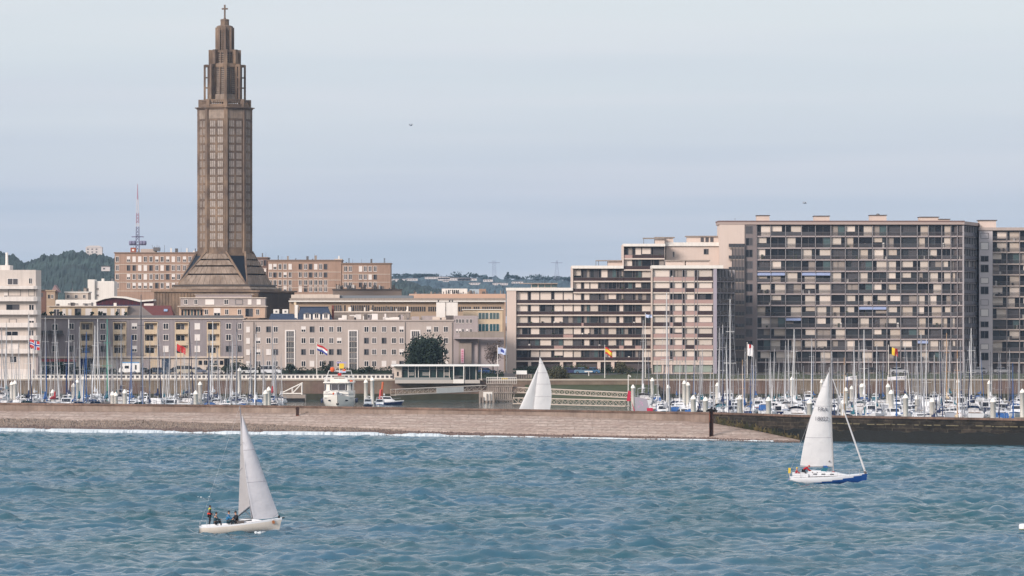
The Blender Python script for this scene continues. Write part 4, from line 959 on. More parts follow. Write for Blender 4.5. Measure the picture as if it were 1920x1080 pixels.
# sloping trapezoid faces from square foot to octagon
zb, zt_ = z2 - .1, ZH(474); aF = 10.6; Ro = Rm * 1.0; oc = octo(Ro)
def lerp(p, q, t): return tuple(p[i] + (q[i] - p[i]) * t for i in range(len(p)))
for f in range(4):
    th = R(90 * f); rot = lambda p: (p[0] * math.cos(th) - p[1] * math.sin(th), p[0] * math.sin(th) + p[1] * math.cos(th))
    hwid = Ro * math.sin(R(22.5)); ap_ = Ro * math.cos(R(22.5))
    tl, tr_ = (-hwid, -ap_, zt_), (hwid, -ap_, zt_); bl, br_ = (-aF, -aF, zb), (aF, -aF, zb)
    b = MB(fr); rows = [0, .34, .60, .80, 1.0]
    for k in range(4):
        t0, t1 = rows[k], rows[k + 1]
        A, B_, C_, D = lerp(bl, tl, t0), lerp(br_, tr_, t0), lerp(br_, tr_, t1), lerp(bl, tl, t1)
        # each band is a steeper panel standing proud at its foot
        A2, B2 = (A[0] * .96, A[1] - .15, A[2]), (B_[0] * .96, B_[1] - .15, B_[2]); C2, D2 = (C_[0] * .96, C_[1] - .65, C_[2] - .42), (D[0] * .96, D[1] - .65, D[2] - .42)
        pts_ = []
        for p in (A2, B2, C2, D2, (D2[0], D2[1] + 3, D2[2]), (C2[0], C2[1] + 3, C2[2]), (B2[0], B2[1] + 3, B2[2]), (A2[0], A2[1] + 3, A2[2])):
            q_ = rot(p); pts_.append((q_[0], q_[1], p[2]))
        b.add(pts_, [(0, 1, 2, 3), (3, 2, 5, 4), (1, 6, 5, 2), (0, 3, 4, 7), (0, 7, 6, 1)], M_church2 if f != 1 else M_church2)
        n = 11 - 2 * k
        for i in range(1, n):     # upright joints
            s0 = i / n
            P0 = lerp(A2, B2, s0); P1 = lerp(D2, C2, s0)
            q0, q1 = rot(P0), rot(P1); b.tube((q0[0], q0[1], P0[2]), (q1[0], q1[1], P1[2]), .07, .07, M_church, 4, False)
    pts_ = [rot(p) + (p[2],) for p in (bl, br_, tr_, tl)]
    chp(b, 'sloping_face')
    b = MB(fr); q0 = rot(bl); q1 = rot(tl); b.tube((q0[0], q0[1], zb - .3), (q1[0], q1[1], zt_ + .3), .42, .36, M_church, 4, False); chp(b, 'hip_rib'); b = MB(fr); q0 = rot(br_); q1 = rot(tr_); b.tube((q0[0], q0[1], zb - .3), (q1[0], q1[1], zt_ + .3), .42, .36, M_church, 4, False)
    chp(b, 'hip_rib')
    # dark glazed triangle between this face and the next, under a slab at the drum
    b = MB(fr); nx_ = (ap_, -hwid, zt_); A_, B2_, C2_ = lerp(br_, tr_, .04), lerp(br_, tr_, .90), lerp(br_, nx_, .90); n_o = 1.012
    T = [rot((p[0] * n_o, p[1] * n_o)) + (p[2],) for p in (A_, C2_, B2_)]; T2 = [rot((p[0] * .9, p[1] * .9)) + (p[2],) for p in (A_, C2_, B2_)]
    b.add(T + T2, [(0, 1, 2), (5, 4, 3), (0, 3, 4, 1), (1, 4, 5, 2), (2, 5, 3, 0)], mat('corner glazing', (20, 27, 38), rough=.5, spec=.15)); chp(b, 'corner_window')
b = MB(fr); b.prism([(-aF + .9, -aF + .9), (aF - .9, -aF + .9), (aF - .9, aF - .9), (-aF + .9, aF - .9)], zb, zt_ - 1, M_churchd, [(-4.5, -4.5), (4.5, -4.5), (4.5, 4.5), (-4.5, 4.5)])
chp(b, 'inner_core')
# corner infill slabs below the drum
b = MB(fr); b.prism([(p * 1.03, q_ * 1.03) for p, q_ in octo(Rm)], ZH(481), ZH(474.5), M_church); b.prism([(p * .985, q_ * .985) for p, q_ in octo(Rm)], ZH(490), ZH(481), M_church2); chp(b, 'drum_base')
# drum
b = MB(fr); b.prism([(p * .955, q_ * .955) for p, q_ in octo(Rm)], ZH(474.5), ZH(204), M_church); chp(b, 'shaft')
oc = octo(Rm)
for k, (x, y) in enumerate(oc):
    a = math.atan2(y, x); b = MB(fr); c, s_ = math.cos(a), math.sin(a); w = .62; r0, r1 = Rm * .93, Rm * 1.0
    P = [(r0 * c + w * s_, r0 * s_ - w * c), (r1 * c + w * .7 * s_, r1 * s_ - w * .7 * c), (r1 * c - w * .7 * s_, r1 * s_ + w * .7 * c), (r0 * c - w * s_, r0 * s_ + w * c)]
    b.prism(P, ZH(476), ZH(205), M_church); chp(b, 'rib')
side = 2 * Rm * math.sin(R(22.5)); apo = Rm * .955 * math.cos(R(22.5))
for k in range(8):
    th = R(45 * k); f2 = Frame(fr.p(0, 0, 0)[0], fr.p(0, 0, 0)[1], fr.a + th)
    b = MB(f2); n = 16; z0, z3 = ZH(466), ZH(226); hh = (z3 - z0) / n
    for i in range(n + 1): b.box(-side * .5 + .7, side * .5 - .7, -apo - .12, -apo, z0 + i * hh - .16, z0 + i * hh + .16, M_church)
    for u in (-side * .5 + .72, -side * .37, -.22, side * .36, side * .5 - .95): b.box(u, u + .24 if abs(u) > .3 else u + .44, -apo - .14, -apo, z0, z3, M_church)
    gl = random.Random(k)
    for i in range(n):
        for u in (-side * .33, side * .05):
            b.box(u, u + side * .28, -apo - .05, -apo, z0 + i * hh + .3, z0 + (i + 1) * hh - .3, mat('claustra glass block', (158, 147, 140), var=.35, vscale=1.1, rough=.5))
            for q_ in (0, .33, .66, 1.0): uu = u + side * .28 * q_; b.box(uu - .05, uu + .05, -apo - .11, -apo - .052, z0 + i * hh + .2, z0 + (i + 1) * hh - .2, M_church)
    b.box(-side * .5 + .6, side * .5 - .6, -apo - .1, -apo, ZH(224), ZH(207), M_church2)
    chp(b, 'claustra_panel')
b = MB(fr)
b.prism([(p * 1.03, q_ * 1.03) for p, q_ in oc], ZH(206), ZH(203.8), M_church); b.prism([(p * 1.09, q_ * 1.09) for p, q_ in oc], ZH(203.8), ZH(202), M_church)
chp(b, 'cornice')
# balustrade tier
R2 = 44.5 / S; oc2 = octo(R2)
b = MB(fr); b.prism([(p * .94, q_ * .94) for p, q_ in oc2], ZH(202), ZH(196), M_church)
for k in range(8):
    (x, y), (x2, y2) = oc2[k], oc2[(k + 1) % 8]
    b.tube((x, y, ZH(189.2)), (x2, y2, ZH(189.2)), .28, .28, M_church, 4, False); b.tube((x, y, ZH(199)), (x2, y2, ZH(199)), .5, .5, M_church, 4, False)
    for i in range(1, 8): t = i / 8; b.box(x + (x2 - x) * t - .12, x + (x2 - x) * t + .12, y + (y2 - y) * t - .12, y + (y2 - y) * t + .12, ZH(199), ZH(189), M_church)
    b.prism([(x * 1.02 + dx_, y * 1.02 + dy_) for dx_, dy_ in ((-.5, -.5), (.5, -.5), (.5, .5), (-.5, .5))], ZH(202), ZH(187.5), M_church)
chp(b, 'balustrade')
# belfry: louvred inner octagon with free-standing posts round it
def louvred(rin, zlo, zhi, n, nm):
    b = MB(fr); o1 = octo(rin); b.prism([(p * .9, q_ * .9) for p, q_ in o1], zlo, zhi, M_churchd)
    st = (zhi - zlo) / n
    for i in range(n): b.prism([(p * .97, q_ * .97) for p, q_ in o1], zlo + i * st, zlo + i * st + st * .5, M_church2)
    for x, y in o1: b.prism([(x + dx_, y + dy_) for dx_, dy_ in ((-.3, -.3), (.3, -.3), (.3, .3), (-.3, .3))], zlo, zhi, M_church)
    for k in range(8):
        mx_, my_ = (o1[k][0] + o1[(k + 1) % 8][0]) / 2, (o1[k][1] + o1[(k + 1) % 8][1]) / 2
        b.prism([(mx_ + dx_, my_ + dy_) for dx_, dy_ in ((-.15, -.15), (.15, -.15), (.15, .15), (-.15, .15))], zlo, zhi, M_church)
    return chp(b, nm)
louvred(28 / S, ZH(186), ZH(122), 17, 'belfry')
b = MB(fr); b.prism([(p * 1.0, q_ * 1.0) for p, q_ in octo(30 / S)], ZH(186) - 1.0, ZH(178), M_church2); b.prism([(p * 1.0, q_ * 1.0) for p, q_ in octo(29.5 / S)], ZH(127), ZH(120), M_church); chp(b, 'belfry_collar')
R3 = 39.5 / S; R3i = 30 / S
for k, (x, y) in enumerate(octo(1.0)):
    b = MB(fr)
    def post(r_, z0, z1, w): cx_, cy_ = x * r_, y * r_; b.prism([(cx_ + (-w) * x + (w) * y, cy_ + (-w) * y - (w) * x), (cx_ + w * x + w * y, cy_ + w * y - w * x), (cx_ + w * x - w * y, cy_ + w * y + w * x), (cx_ - w * x - w * y, cy_ - w * y + w * x)], z0, z1, M_church)
    post(R3 - .3, ZH(187), ZH(122), .3); post(R3i + .1, ZH(187), ZH(122), .28)
    for zz in (124, 146, 165): b.tube((x * R3i, y * R3i, ZH(zz)), (x * (R3 - .3), y * (R3 - .3), ZH(zz)), .26 if zz != 124 else .55, .26 if zz != 124 else .55, M_church, 4, False)
    chp(b, 'buttress')
# second stage
louvred(23 / S, ZH(120), ZH(97), 6, 'upper_belfry')
for k, (x, y) in enumerate(octo(1.0)):
    b = MB(fr); r_ = 27 / S; w = .5
    b.prism([(x * r_ + (-2.2 * w) * x + w * y, y * r_ - 2.2 * w * y - w * x), (x * r_ + w * x + w * y, y * r_ + w * y - w * x), (x * r_ + w * x - w * y, y * r_ + w * y + w * x), (x * r_ - 2.2 * w * x - w * y, y * r_ - 2.2 * w * y + w * x)], ZH(121), ZH(94), M_church); chp(b, 'buttress')
b = MB(fr); b.prism(octo(24.5 / S), ZH(99), ZH(95.5), M_church); chp(b, 'upper_collar')
louvred(14.5 / S, ZH(97), ZH(57), 12, 'lantern')
b = MB(fr); b.prism(octo(15.6 / S), ZH(58), ZH(50), M_church); b.prism(octo(15.8 / S), ZH(50), ZH(48), M_church, octo(12 / S)); b.prism(octo(8 / S), ZH(48), ZH(38), M_church); b.prism(octo(9 / S), ZH(38), ZH(36), M_church, octo(7 / S)); chp(b, 'cap')
for k, (x, y) in enumerate(octo(1.0)):
    b = MB(fr); r_ = 15.3 / S; w = .3; b.prism([(x * r_ + dx_, y * r_ + dy_) for dx_, dy_ in ((-w, -w), (w, -w), (w, w), (-w, w))], ZH(96), ZH(52), M_church); chp(b, 'lantern_rib')
b = MB(fr); b.box(-.2, .2, -.2, .2, ZH(36), ZH(9), M_church); b.box(-.9, .9, -.17, .17, ZH(18), ZH(15.2), M_church); b.ball((0, 0, ZH(35)), .4, M_church); chp(b, 'cross')
# ================================================================ balconied residences on the right
M_bars = mat('grey railing bars', (92, 88, 92), rough=.5)
M_rback = mat('residence wall', (88, 82, 84), var=.08)
M_rslab = mat('residence slab', (176, 162, 156), var=.06, vscale=.5, streak=.1)
M_wslab = mat('white slab edge', (208, 194, 184), var=.05)
M_rcream = mat('pinkish cream gable', (208, 190, 180), var=.04, vscale=.3, streak=.06)
M_tslab = mat('tall block slab edge', (166, 154, 154), var=.06)
# --- stepped block
YS = 1148
def zs(py, Y): return Z(py, Y)
lv = [526.5, 547.5, 568.5, 590, 611.5, 633, 654, 676]
SL = lambda Y, ys: [Z(p, Y) for p in ys]
r = empty('stepped_residence', (X(1100, YS), YS, GZ), 'stepped balconied residence with dark railings, its roof rising to the right', 'apartment block')
fS = Frame(0, YS, 0)
def sect(pxs, ytop, ys, seed, cnt, cap, **kw):
    global CNT
    rr, c = galleries('x', '', '', fS, [X(q_, YS) for i_, p in enumerate(pxs) for q_ in ((p, p + 4.6) if 0 < i_ < len(pxs) - 1 and i_ % 2 else (p,))], SL(YS, ys), Z(ytop, YS), GZ, 12, seed, M_rback, M_wslab, M_rail, root=r, count0=cnt, cap=cap, dark=True, rec=1.0, railh=.85, full=True, posts=False, **kw); return c
lv2 = [504, 526.5]
c = 0
c = sect([968, 990, 1012, 1034, 1056, 1074.6], 545, [p for p in lv if p > 550], 101, c, 100, pc=.6)
c = sect([1074.8, 1090, 1106, 1122, 1140, 1156, 1169.6], 503, [p for p in lv if p > 510], 102, c, 100, pc=.55)
c = sect([1169.8, 1186, 1203, 1221, 1246], 462, [484] + [505] + lv, 103, c, 100, pc=.5)
b = MB()
b.box(X(950, YS), X(968, YS) - .02, YS - .4, YS + 12, GZ, Z(540, YS), M_rcream); b.box(X(1071, YS), X(1074.6, YS), YS - .3, YS + 12, Z(545, YS), Z(500, YS), M_rcream); b.box(X(1167, YS), X(1169.6, YS), YS - .3, YS + 12, Z(503, YS), Z(459, YS), M_rcream)
part(b, 'end_wall', r)
b = MB(); b.box(X(950, YS) - .2, X(1074, YS), YS - .6, YS + 12, Z(545, YS), Z(539.5, YS), M_white); b.box(X(1072, YS), X(1169, YS), YS - .62, YS + 12, Z(503.5, YS), Z(498, YS), M_white); b.box(X(1168.5, YS), X(1247, YS), YS - .64, YS + 12, Z(462, YS), Z(457, YS), M_white)
part(b, 'roof', r)
b = MB()
for (p, q_, t0, t1, m) in ((996, 1045, 539.5, 532, M_rcream), (1140, 1168, 498, 489, M_rcream), (1229, 1247, 457, 447, M_rcream)): b.box(X(p, YS), X(q_, YS), YS + 4, YS + 9, Z(t0, YS), Z(t1, YS), m); b.box(X(p - 22, YS), X(q_ + 1, YS), YS + 3, YS + 10, Z(t1, YS), Z(t1 - 1.6, YS), M_conc)
for p in (997, 1010, 1022, 1034): b.box(X(p, YS), X(p + 11, YS), YS + 3.9, YS + 4, Z(538.5, YS), Z(533, YS), M_glass3)
for p in (1118, 1208, 1123): b.tube((X(p, YS), YS + 5, Z(539, YS)), (X(p, YS), YS + 5, Z({1118: 488, 1208: 446, 1123: 488}[p], YS)), .07, .07, M_metal)
part(b, 'roof_shelter', r)
b = MB(); b.box(X(968, YS), X(1222, YS), YS + .1, YS + .5, GZ, Z(700, YS), M_conc)
for p, q_, m in ((1082, 1120, mat('dark red shop band', (126, 52, 58))),): b.box(X(p, YS), X(q_, YS), YS - .2, YS + .1, Z(694, YS), Z(689, YS), m)
for p in (1120, 1146, 1074, 1050, 990): b.box(X(p, YS), X(p + 6, YS), YS - .1, YS + 1.5, GZ, Z(679, YS), M_rcream)
part(b, 'ground_floor', r); flush_clutter(r)

# --- top block with cream gable (behind the front block)
YT = 1160
r = empty('gabled_residence', (X(1310, YT), YT, GZ), 'higher residence block with a plain cream wall and small square window above the front block', 'apartment block')
b = MB(); xa, xb = X(1247.5, YT), X(1361, YT); b.box(xa, xb, YT - 6, YT + 10, GZ, Z(461, YT - 6), M_rcream); part(b, 'wall', r)
b = MB(); b.box(xa - .3, X(1384, YT), YT - 6.6, YT + 11, Z(461.5, YT - 6), Z(454.5, YT - 6), M_white); part(b, 'roof', r)
b = MB()
b.box(X(1230, YT), X(1262, YT), YT - 2, YT + 4, Z(456, YT), Z(446, YT), M_rcream); b.box(X(1227, YT), X(1265, YT), YT - 2.6, YT + 4.4, Z(446, YT), Z(444.6, YT), M_conc)
b.box(X(1288, YT), X(1350, YT), YT - 2, YT + 4, Z(456, YT), Z(444, YT), M_rcream); b.box(X(1285, YT), X(1353, YT), YT - 2.6, YT + 4.4, Z(444, YT), Z(442.4, YT), M_conc)
for p in (1313, 1322, 1331): b.box(X(p, YT), X(p + 6, YT), YT - 2.1, YT - 2, Z(454, YT), Z(445.5, YT), M_glass2)
part(b, 'plant_room', r)
window(r, Frame(0, YT - 6), X(1324, YT - 6), Z(477, YT - 6), 1.3, 1.5, 'one'); window(r, Frame(0, YT - 6), X(1263, YT - 6), Z(482, YT - 6), .5, 1.5, 'dark')
fr2 = Frame(X(1361.2, YT), YT - 6, R(62))
galleries('x', '', '', fr2, [0, 3.2, 6.4, 9.6, 12.8], SL(YT, [481.5, 503]), Z(462, YT), GZ, 4, 120, M_rback, M_rslab, M_rail, root=r, rec=1.0)

# --- front block
YF = 1120
r = empty('front_residence', (X(1283, YF), YF, GZ), 'nearest residence block with pink brown balcony bands and white roof edge', 'apartment block')
fF = Frame(0, YF, 0)
zF = [526.5, 547.8, 569, 590.4, 611.8, 633, 654.4, 676]
galleries('x', '', '', fF, [X(p, YF) for p in (1223.5, 1256, 1262, 1279.5, 1284.5, 1302.5, 1307.5, 1337.5)], SL(YF, zF), Z(504, YF), GZ, 14, 130, mat('cream inner wall', (212, 190, 178)), M_wslab, M_rail, root=r, pc=.72, rec=.7, full=True)
b = MB(); b.box(X(1222.5, YF), X(1356, YF), YF - .5, YF + 14, Z(503.5, YF), Z(497.5, YF), M_white); part(b, 'roof', r)
b = MB(); b.box(X(1338, YF), X(1344, YF), YF - .3, YF + 4, GZ, Z(503.5, YF), mat('blue grey pier', (160, 152, 164), var=.05)); b.box(X(1222.6, YF), X(1223.4, YF), YF - .3, YF + 3, GZ, Z(503.5, YF), M_cream); part(b, 'pier', r)
b = MB()
for p, q_ in ((1250, 1283), (1287, 1331)): b.box(X(p, YF), X(q_, YF), YF + 4, YF + 10, Z(498, YF), Z(489, YF), M_rcream); b.box(X(p - 2, YF), X(q_ + 2, YF), YF + 3.4, YF + 10.4, Z(489, YF), Z(487, YF), M_conc)
part(b, 'plant_room', r)
b = MB(); b.box(X(1224, YF), X(1337, YF), YF + .1, YF + .6, GZ, Z(699, YF), M_rcream); b.box(X(1224, YF), X(1337, YF), YF - .1, YF + .7, Z(684, YF), Z(679, YF), M_rcream)
for p, q_ in ((1226, 1240), (1261, 1300), (1304, 1335)): b.box(X(p, YF), X(q_, YF), YF + .4, YF + .6, Z(698, YF), Z(684.5, YF), mat('pale green pane', (150, 160, 148), rough=.25))
for p in (1241, 1257, 1301): b.box(X(p, YF), X(p + 3, YF), YF + .05, YF + .7, GZ, Z(684.4, YF), M_rcream)
part(b, 'ground_floor', r)
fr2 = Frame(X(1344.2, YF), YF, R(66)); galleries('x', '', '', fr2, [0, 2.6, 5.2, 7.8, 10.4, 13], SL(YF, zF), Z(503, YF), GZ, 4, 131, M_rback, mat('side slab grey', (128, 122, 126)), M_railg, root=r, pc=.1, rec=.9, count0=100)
flush_clutter(r)

# --- tall long block
YL = 1150
r = empty('tall_residence', (X(1600, YL), YL, GZ), 'tall wide residence of thirteen balconied storeys with blue awnings', 'apartment block')
tl_ = [442, 464, 486, 507.5, 529, 550.3, 571.5, 592.5, 614, 635, 656.5, 678]
fT = Frame(0, YL, 0)
bx = [1419.5, 1445, 1473, 1503, 1529, 1558, 1585, 1610, 1636, 1663, 1689, 1720, 1741, 1766, 1783, 1795, 1807.5]
galleries('x', '', '', fT, [X(p, YL) for p in bx], SL(YL, tl_), Z(421, YL), GZ, 14, 140, M_rback, M_tslab, M_bars, root=r, pc=.50, rec=.8,
          awn=((4, 0, 2), (4, 3, 5), (7, 7, 9), (8, 2, 3), (10, 11, 12)), railh=.95)
b = MB()
xa = X(1349, YL); b.box(xa, X(1396, YL), YL - .4, YL + 13, GZ, Z(419, YL), M_rcream)
part(b, 'end_wall', r)
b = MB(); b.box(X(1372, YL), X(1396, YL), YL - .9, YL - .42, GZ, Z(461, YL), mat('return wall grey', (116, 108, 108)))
for k, p in enumerate([464, 486, 507.5, 529, 550, 571, 592, 614, 635, 656, 678]): b.box(X(1366, YL), X(1396, YL), YL - 1.0, YL - .9, Z(p, YL) - .3, Z(p, YL), M_conc); b.box(X(1366, YL), X(1396, YL), YL - 1.0, YL - .95, Z(p, YL) + .1, Z(p, YL) + 1, M_railg)
for p in (1372, 1378, 1384, 1390, 1395): b.box(X(p, YL), X(p, YL) + .1, YL - 1.1, YL - 1.0, GZ, Z(461, YL), M_metal)
part(b, 'side_gallery', r)
b = MB(); b.box(X(1396, YL), X(1419, YL), YL - .2, YL + 13, GZ, Z(421, YL), mat('stair tower grey', (124, 114, 114))); part(b, 'stair_tower', r)
g = random.Random(8)
for k in range(12):
    zt_ = Z(tl_[k], YL)
    window(r, Frame(0, YL - .2), X(1404.5, YL), zt_ + .5, 1.9, 2.1, g.choice(['darkn', 'midn', 'onen', 'shutn' if k == 1 else 'darkn']))
b = MB(); b.box(xa - .3, X(1808, YL), YL - .5, YL + 14.2, Z(421, YL), Z(414.5, YL), mat('roof edge grey pink', (170, 152, 146))); b.box(xa - .4, X(1808.5, YL), YL - .6, YL + 14.3, Z(416, YL), Z(414.6, YL) + .12, mat('brown roof trim', (120, 96, 92))); part(b, 'roof', r)
b = MB()
for p, q_, t in ((1421, 1444, 404), (1529, 1557, 405), (1634, 1664, 403.5), (1727, 1762, 407), (1762, 1783, 411)):
    b.box(X(p, YL), X(q_, YL), YL + 3, YL + 9, Z(415, YL) + .2, Z(t, YL), M_rcream); b.box(X(p - 1.2, YL), X(q_ + 1.2, YL), YL + 2.7, YL + 9.3, Z(t, YL), Z(t - 1.2, YL), M_dconc)
part(b, 'plant_room', r)
b = MB()
b.tube((X(1380, YL), YL + 5, Z(415, YL)), (X(1380, YL), YL + 5, Z(408, YL)), .06, .04, M_metal); b.lathe((X(1649, YL), YL + 5, Z(403, YL)), [(.5, 0), (.5, .3), (.2, .5)], M_metal, 8)
part(b, 'aerial', r)
fr2 = Frame(X(1807.7, YL), YL, R(74))
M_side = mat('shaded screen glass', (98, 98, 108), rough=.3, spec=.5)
galleries('x', '', '', fr2, [0, 4, 8, 12, 16, 20, 24, 28], SL(YL, tl_), Z(421, YL), GZ, 5, 141, M_rback, mat('side slab', (112, 106, 106)), M_side, root=r, pc=.15, rec=.6, count0=100)  # turned-away side: its shade is put into the slab and screen colours
b = MB(fr2); b.box(-.1, 28.2, -.1, 5, Z(421, YL), Z(414.8, YL), mat('roof edge grey pink', (1, 1, 1))); part(b, 'roof', r)
g = random.Random(33); b = MB()
b.box(X(1345, YL), X(1808, YL), YL + .2, YL + .5, GZ, GZ + .8, M_conc)
for i in range(26):
    p = 1420 + i * 15; b.box(X(p, YL), X(p + 12, YL), YL + 1.0, YL + 1.28, GZ + .4, Z(682, YL), [M_glass, M_glass3, M_glass2, M_cream][g.randrange(4)])
part(b, 'ground_floor', r); flush_clutter(r)

# --- right block
YR = 1168
r = empty('right_residence', (X(1900, YR), YR, GZ), 'residence block cut by the right edge, with white stair tower', 'apartment block')
rl_ = [451, 472, 494, 514, 535, 555, 576, 597, 617, 638, 659, 679]
fR = Frame(0, YR, 0)
galleries('x', '', '', fR, [X(p, YR) for p in (1861, 1888, 1912, 1938, 1964, 1990, 2016, 2042)], SL(YR, rl_), Z(432, YR), GZ, 14, 150, M_rback, M_rslab, M_bars, root=r, pc=.5, rec=.9)
b = MB(); b.box(X(1836, YR), X(1861, YR) - .02, YR - .2, YR + 13, GZ, Z(430, YR), mat('pale stair render', (196, 188, 190), var=.05)); part(b, 'stair_tower', r)
for k, p in enumerate(rl_): window(r, Frame(0, YR - .2), X(1846, YR), Z(p, YR) + .5, 2.2, 1.6 + .5 * (k % 2), ['greenn', 'shutn', 'darkn', 'darkn', 'shutn', 'darkn'][k % 6])
b = MB(); b.box(X(1835, YR), X(2045, YR), YR - .6, YR + 14, Z(432, YR), Z(426.5, YR), M_rslab); part(b, 'roof', r)
b = MB(); b.box(X(1839, YR), X(1870, YR), YR + 3, YR + 8, Z(427, YR), Z(413.5, YR), M_rcream); b.box(X(1837, YR), X(1872, YR), YR + 2.7, YR + 8.3, Z(413.5, YR), Z(411.8, YR), M_dconc); part(b, 'plant_room', r)
b = MB()
for i in range(12): b.box(X(1864 + i * 15, YR), X(1875 + i * 15, YR), YR + 1.0, YR + 1.28, GZ + .4, Z(684, YR), [M_glass, M_glass2, M_rback][i % 3])
part(b, 'ground_floor', r); flush_clutter(r)

# ================================================================ club pavilion on the quay
Yp = 1086
r = empty('club_pavilion', (X(835, Yp), Yp, GZ), 'low glass harbour pavilion with thin white flat roof on the quay edge', 'pavilion')
b = MB(); b.box(X(734, Yp), X(936, Yp), Yp - 2.5, Yp + 6, Z(686.5, Yp), Z(683.5, Yp), M_white2); part(b, 'roof', r)
b = MB(); b.box(X(741, Yp), X(900, Yp), Yp - 2.4, Yp + 6, Z(718.5, Yp), Z(712, Yp), mat('pavilion deck', (178, 170, 164))); b.box(X(741, Yp), X(846, Yp), Yp - 2.4, Yp - 2.3, Z(712, Yp), Z(707.5, Yp), mat('pavilion glass parapet', (142, 142, 140), rough=.3)); part(b, 'deck', r)
b = MB(); b.box(X(739, Yp), X(753, Yp), Yp - .3, Yp + 4, Z(712, Yp), Z(686.6, Yp), M_cream); b.box(X(744.5, Yp), X(747.5, Yp), Yp - .36, Yp - .3, Z(705, Yp), Z(697, Yp), M_glass); part(b, 'end_wall', r)
b = MB(); b.box(X(753, Yp), X(851, Yp), Yp + .4, Yp + .5, Z(712, Yp), Z(686.6, Yp), mat('pavilion glazing', (44, 62, 62), rough=.1, spec=.6)); b.box(X(870, Yp), X(897, Yp), Yp + .4, Yp + .5, Z(712, Yp), Z(686.6, Yp), mat('pavilion glazing', (1, 1, 1))); part(b, 'glazing', r)
b = MB()
for p in (753, 765, 778, 784, 805, 818, 832, 842, 872, 880, 892, 902): b.box(X(p, Yp), X(p + 1, Yp), Yp - .1 if p < 900 else Yp - 1.5, Yp + .35, Z(712, Yp), Z(686.6, Yp), M_white)
for p, q_ in ((765, 776), (792, 805), (832, 842)): b.box(X(p, Yp), X(q_, Yp), Yp + .1, Yp + .38, Z(703.5, Yp), Z(702.5, Yp), M_white); b.box(X(p, Yp), X(q_, Yp), Yp + .1, Yp + .38, Z(700, Yp), Z(699, Yp), M_white)
b.box(X(753, Yp), X(851, Yp), Yp + .1, Yp + .38, Z(693, Yp), Z(692.3, Yp), M_metal)
part(b, 'frame', r)
b = MB(); b.box(X(850, Yp), X(851.5, Yp), Yp - 2.6, Yp + 1, Z(716, Yp), Z(686.6, Yp), M_white); b.box(X(869, Yp), X(870.5, Yp), Yp - 2.6, Yp + 1, Z(716, Yp), Z(686.6, Yp), M_white)
b.box(X(851.5, Yp), X(869, Yp), Yp - .9, Yp - .8, Z(704, Yp), Z(687, Yp), mat('dark green glass', (38, 56, 58), rough=.1)); b.box(X(850, Yp), X(870, Yp), Yp - 2.7, Yp + 1, Z(718.5, Yp), Z(711, Yp), M_white); b.box(X(851.5, Yp), X(869, Yp), Yp - 1.4, Yp - 1.2, Z(706, Yp), Z(704.5, Yp), M_metal); part(b, 'bay', r)
# grey timber lattice gangway tower
Yq = 1060
r = empty('gangway_tower', (X(935, Yq), Yq, 0), 'weathered grey timber dolphin with raised railed platform beside the gangways', 'mooring dolphin')
M_tim = mat('weathered grey timber', (156, 144, 136), var=.2, vscale=.6, streak=.3)
b = MB(); g = random.Random(12)
for i in range(13):
    p = 914 + i * 3.6; x = X(p, Yq); b.box(x, x + .32, Yq - .2, Yq + .15, -2, Z(718, Yq) + g.uniform(-.1, .1), M_tim)
for i in range(9):
    p = 922 + i * 4.6; x = X(p, Yq); b.tube((x, Yq - .5, -1), (x + 1.2, Yq + .8, Z(726, Yq)), .12, .12, M_tim, 5)
for t in (724, 736, 750): b.box(X(914, Yq), X(962, Yq), Yq - .4, Yq - .21, Z(t, Yq) - .15, Z(t, Yq) + .15, M_tim)
part(b, 'piles', r)
b = MB(); b.box(X(912, Yq), X(969, Yq), Yq - .8, Yq + 2, Z(719, Yq) - .2, Z(719, Yq), M_tim)
for i in range(17): p = 912 + i * 3.5; b.box(X(p, Yq), X(p, Yq) + .09, Yq - .8, Yq - .7, Z(719, Yq), Z(708, Yq), M_white)
b.box(X(912, Yq), X(969, Yq), Yq - .82, Yq - .7, Z(708, Yq), Z(707, Yq), M_white); b.box(X(912, Yq), X(969, Yq), Yq - .82, Yq - .7, Z(713, Yq), Z(712.4, Yq), M_white); part(b, 'platform', r)
b = MB(); b.box(X(940, Yq), X(952, Yq), Yq - .4, Yq + 1, Z(711, Yq), Z(708.6, Yq), M_yellow); thing(b, 'life_raft', 'yellow rubber bundle lying on the timber platform', 'life raft', (X(946, Yq), Yq, Z(711, Yq)))
r = empty('pump_hut', (X(913, 1050), 1050, 0), 'pale block with white panel at the foot of the timber dolphin', 'hut')
Yh_ = 1052; b = MB(); b.box(X(898, Yh_), X(926, Yh_), Yh_, Yh_ + 3, -1, Z(733, Yh_), M_conc); part(b, 'wall', r)
b = MB(); b.box(X(906, Yh_), X(923, Yh_), Yh_ - .1, Yh_, Z(751, Yh_), Z(735, Yh_), M_white); part(b, 'panel', r)
b = MB()
for p in (899, 905, 912, 918, 925): b.box(X(p, Yh_), X(p, Yh_) + .25, Yh_ - .5, Yh_ - .2, -1, Z(738 + (p % 3) * 3, Yh_), M_tim)
part(b, 'fender_post', r)
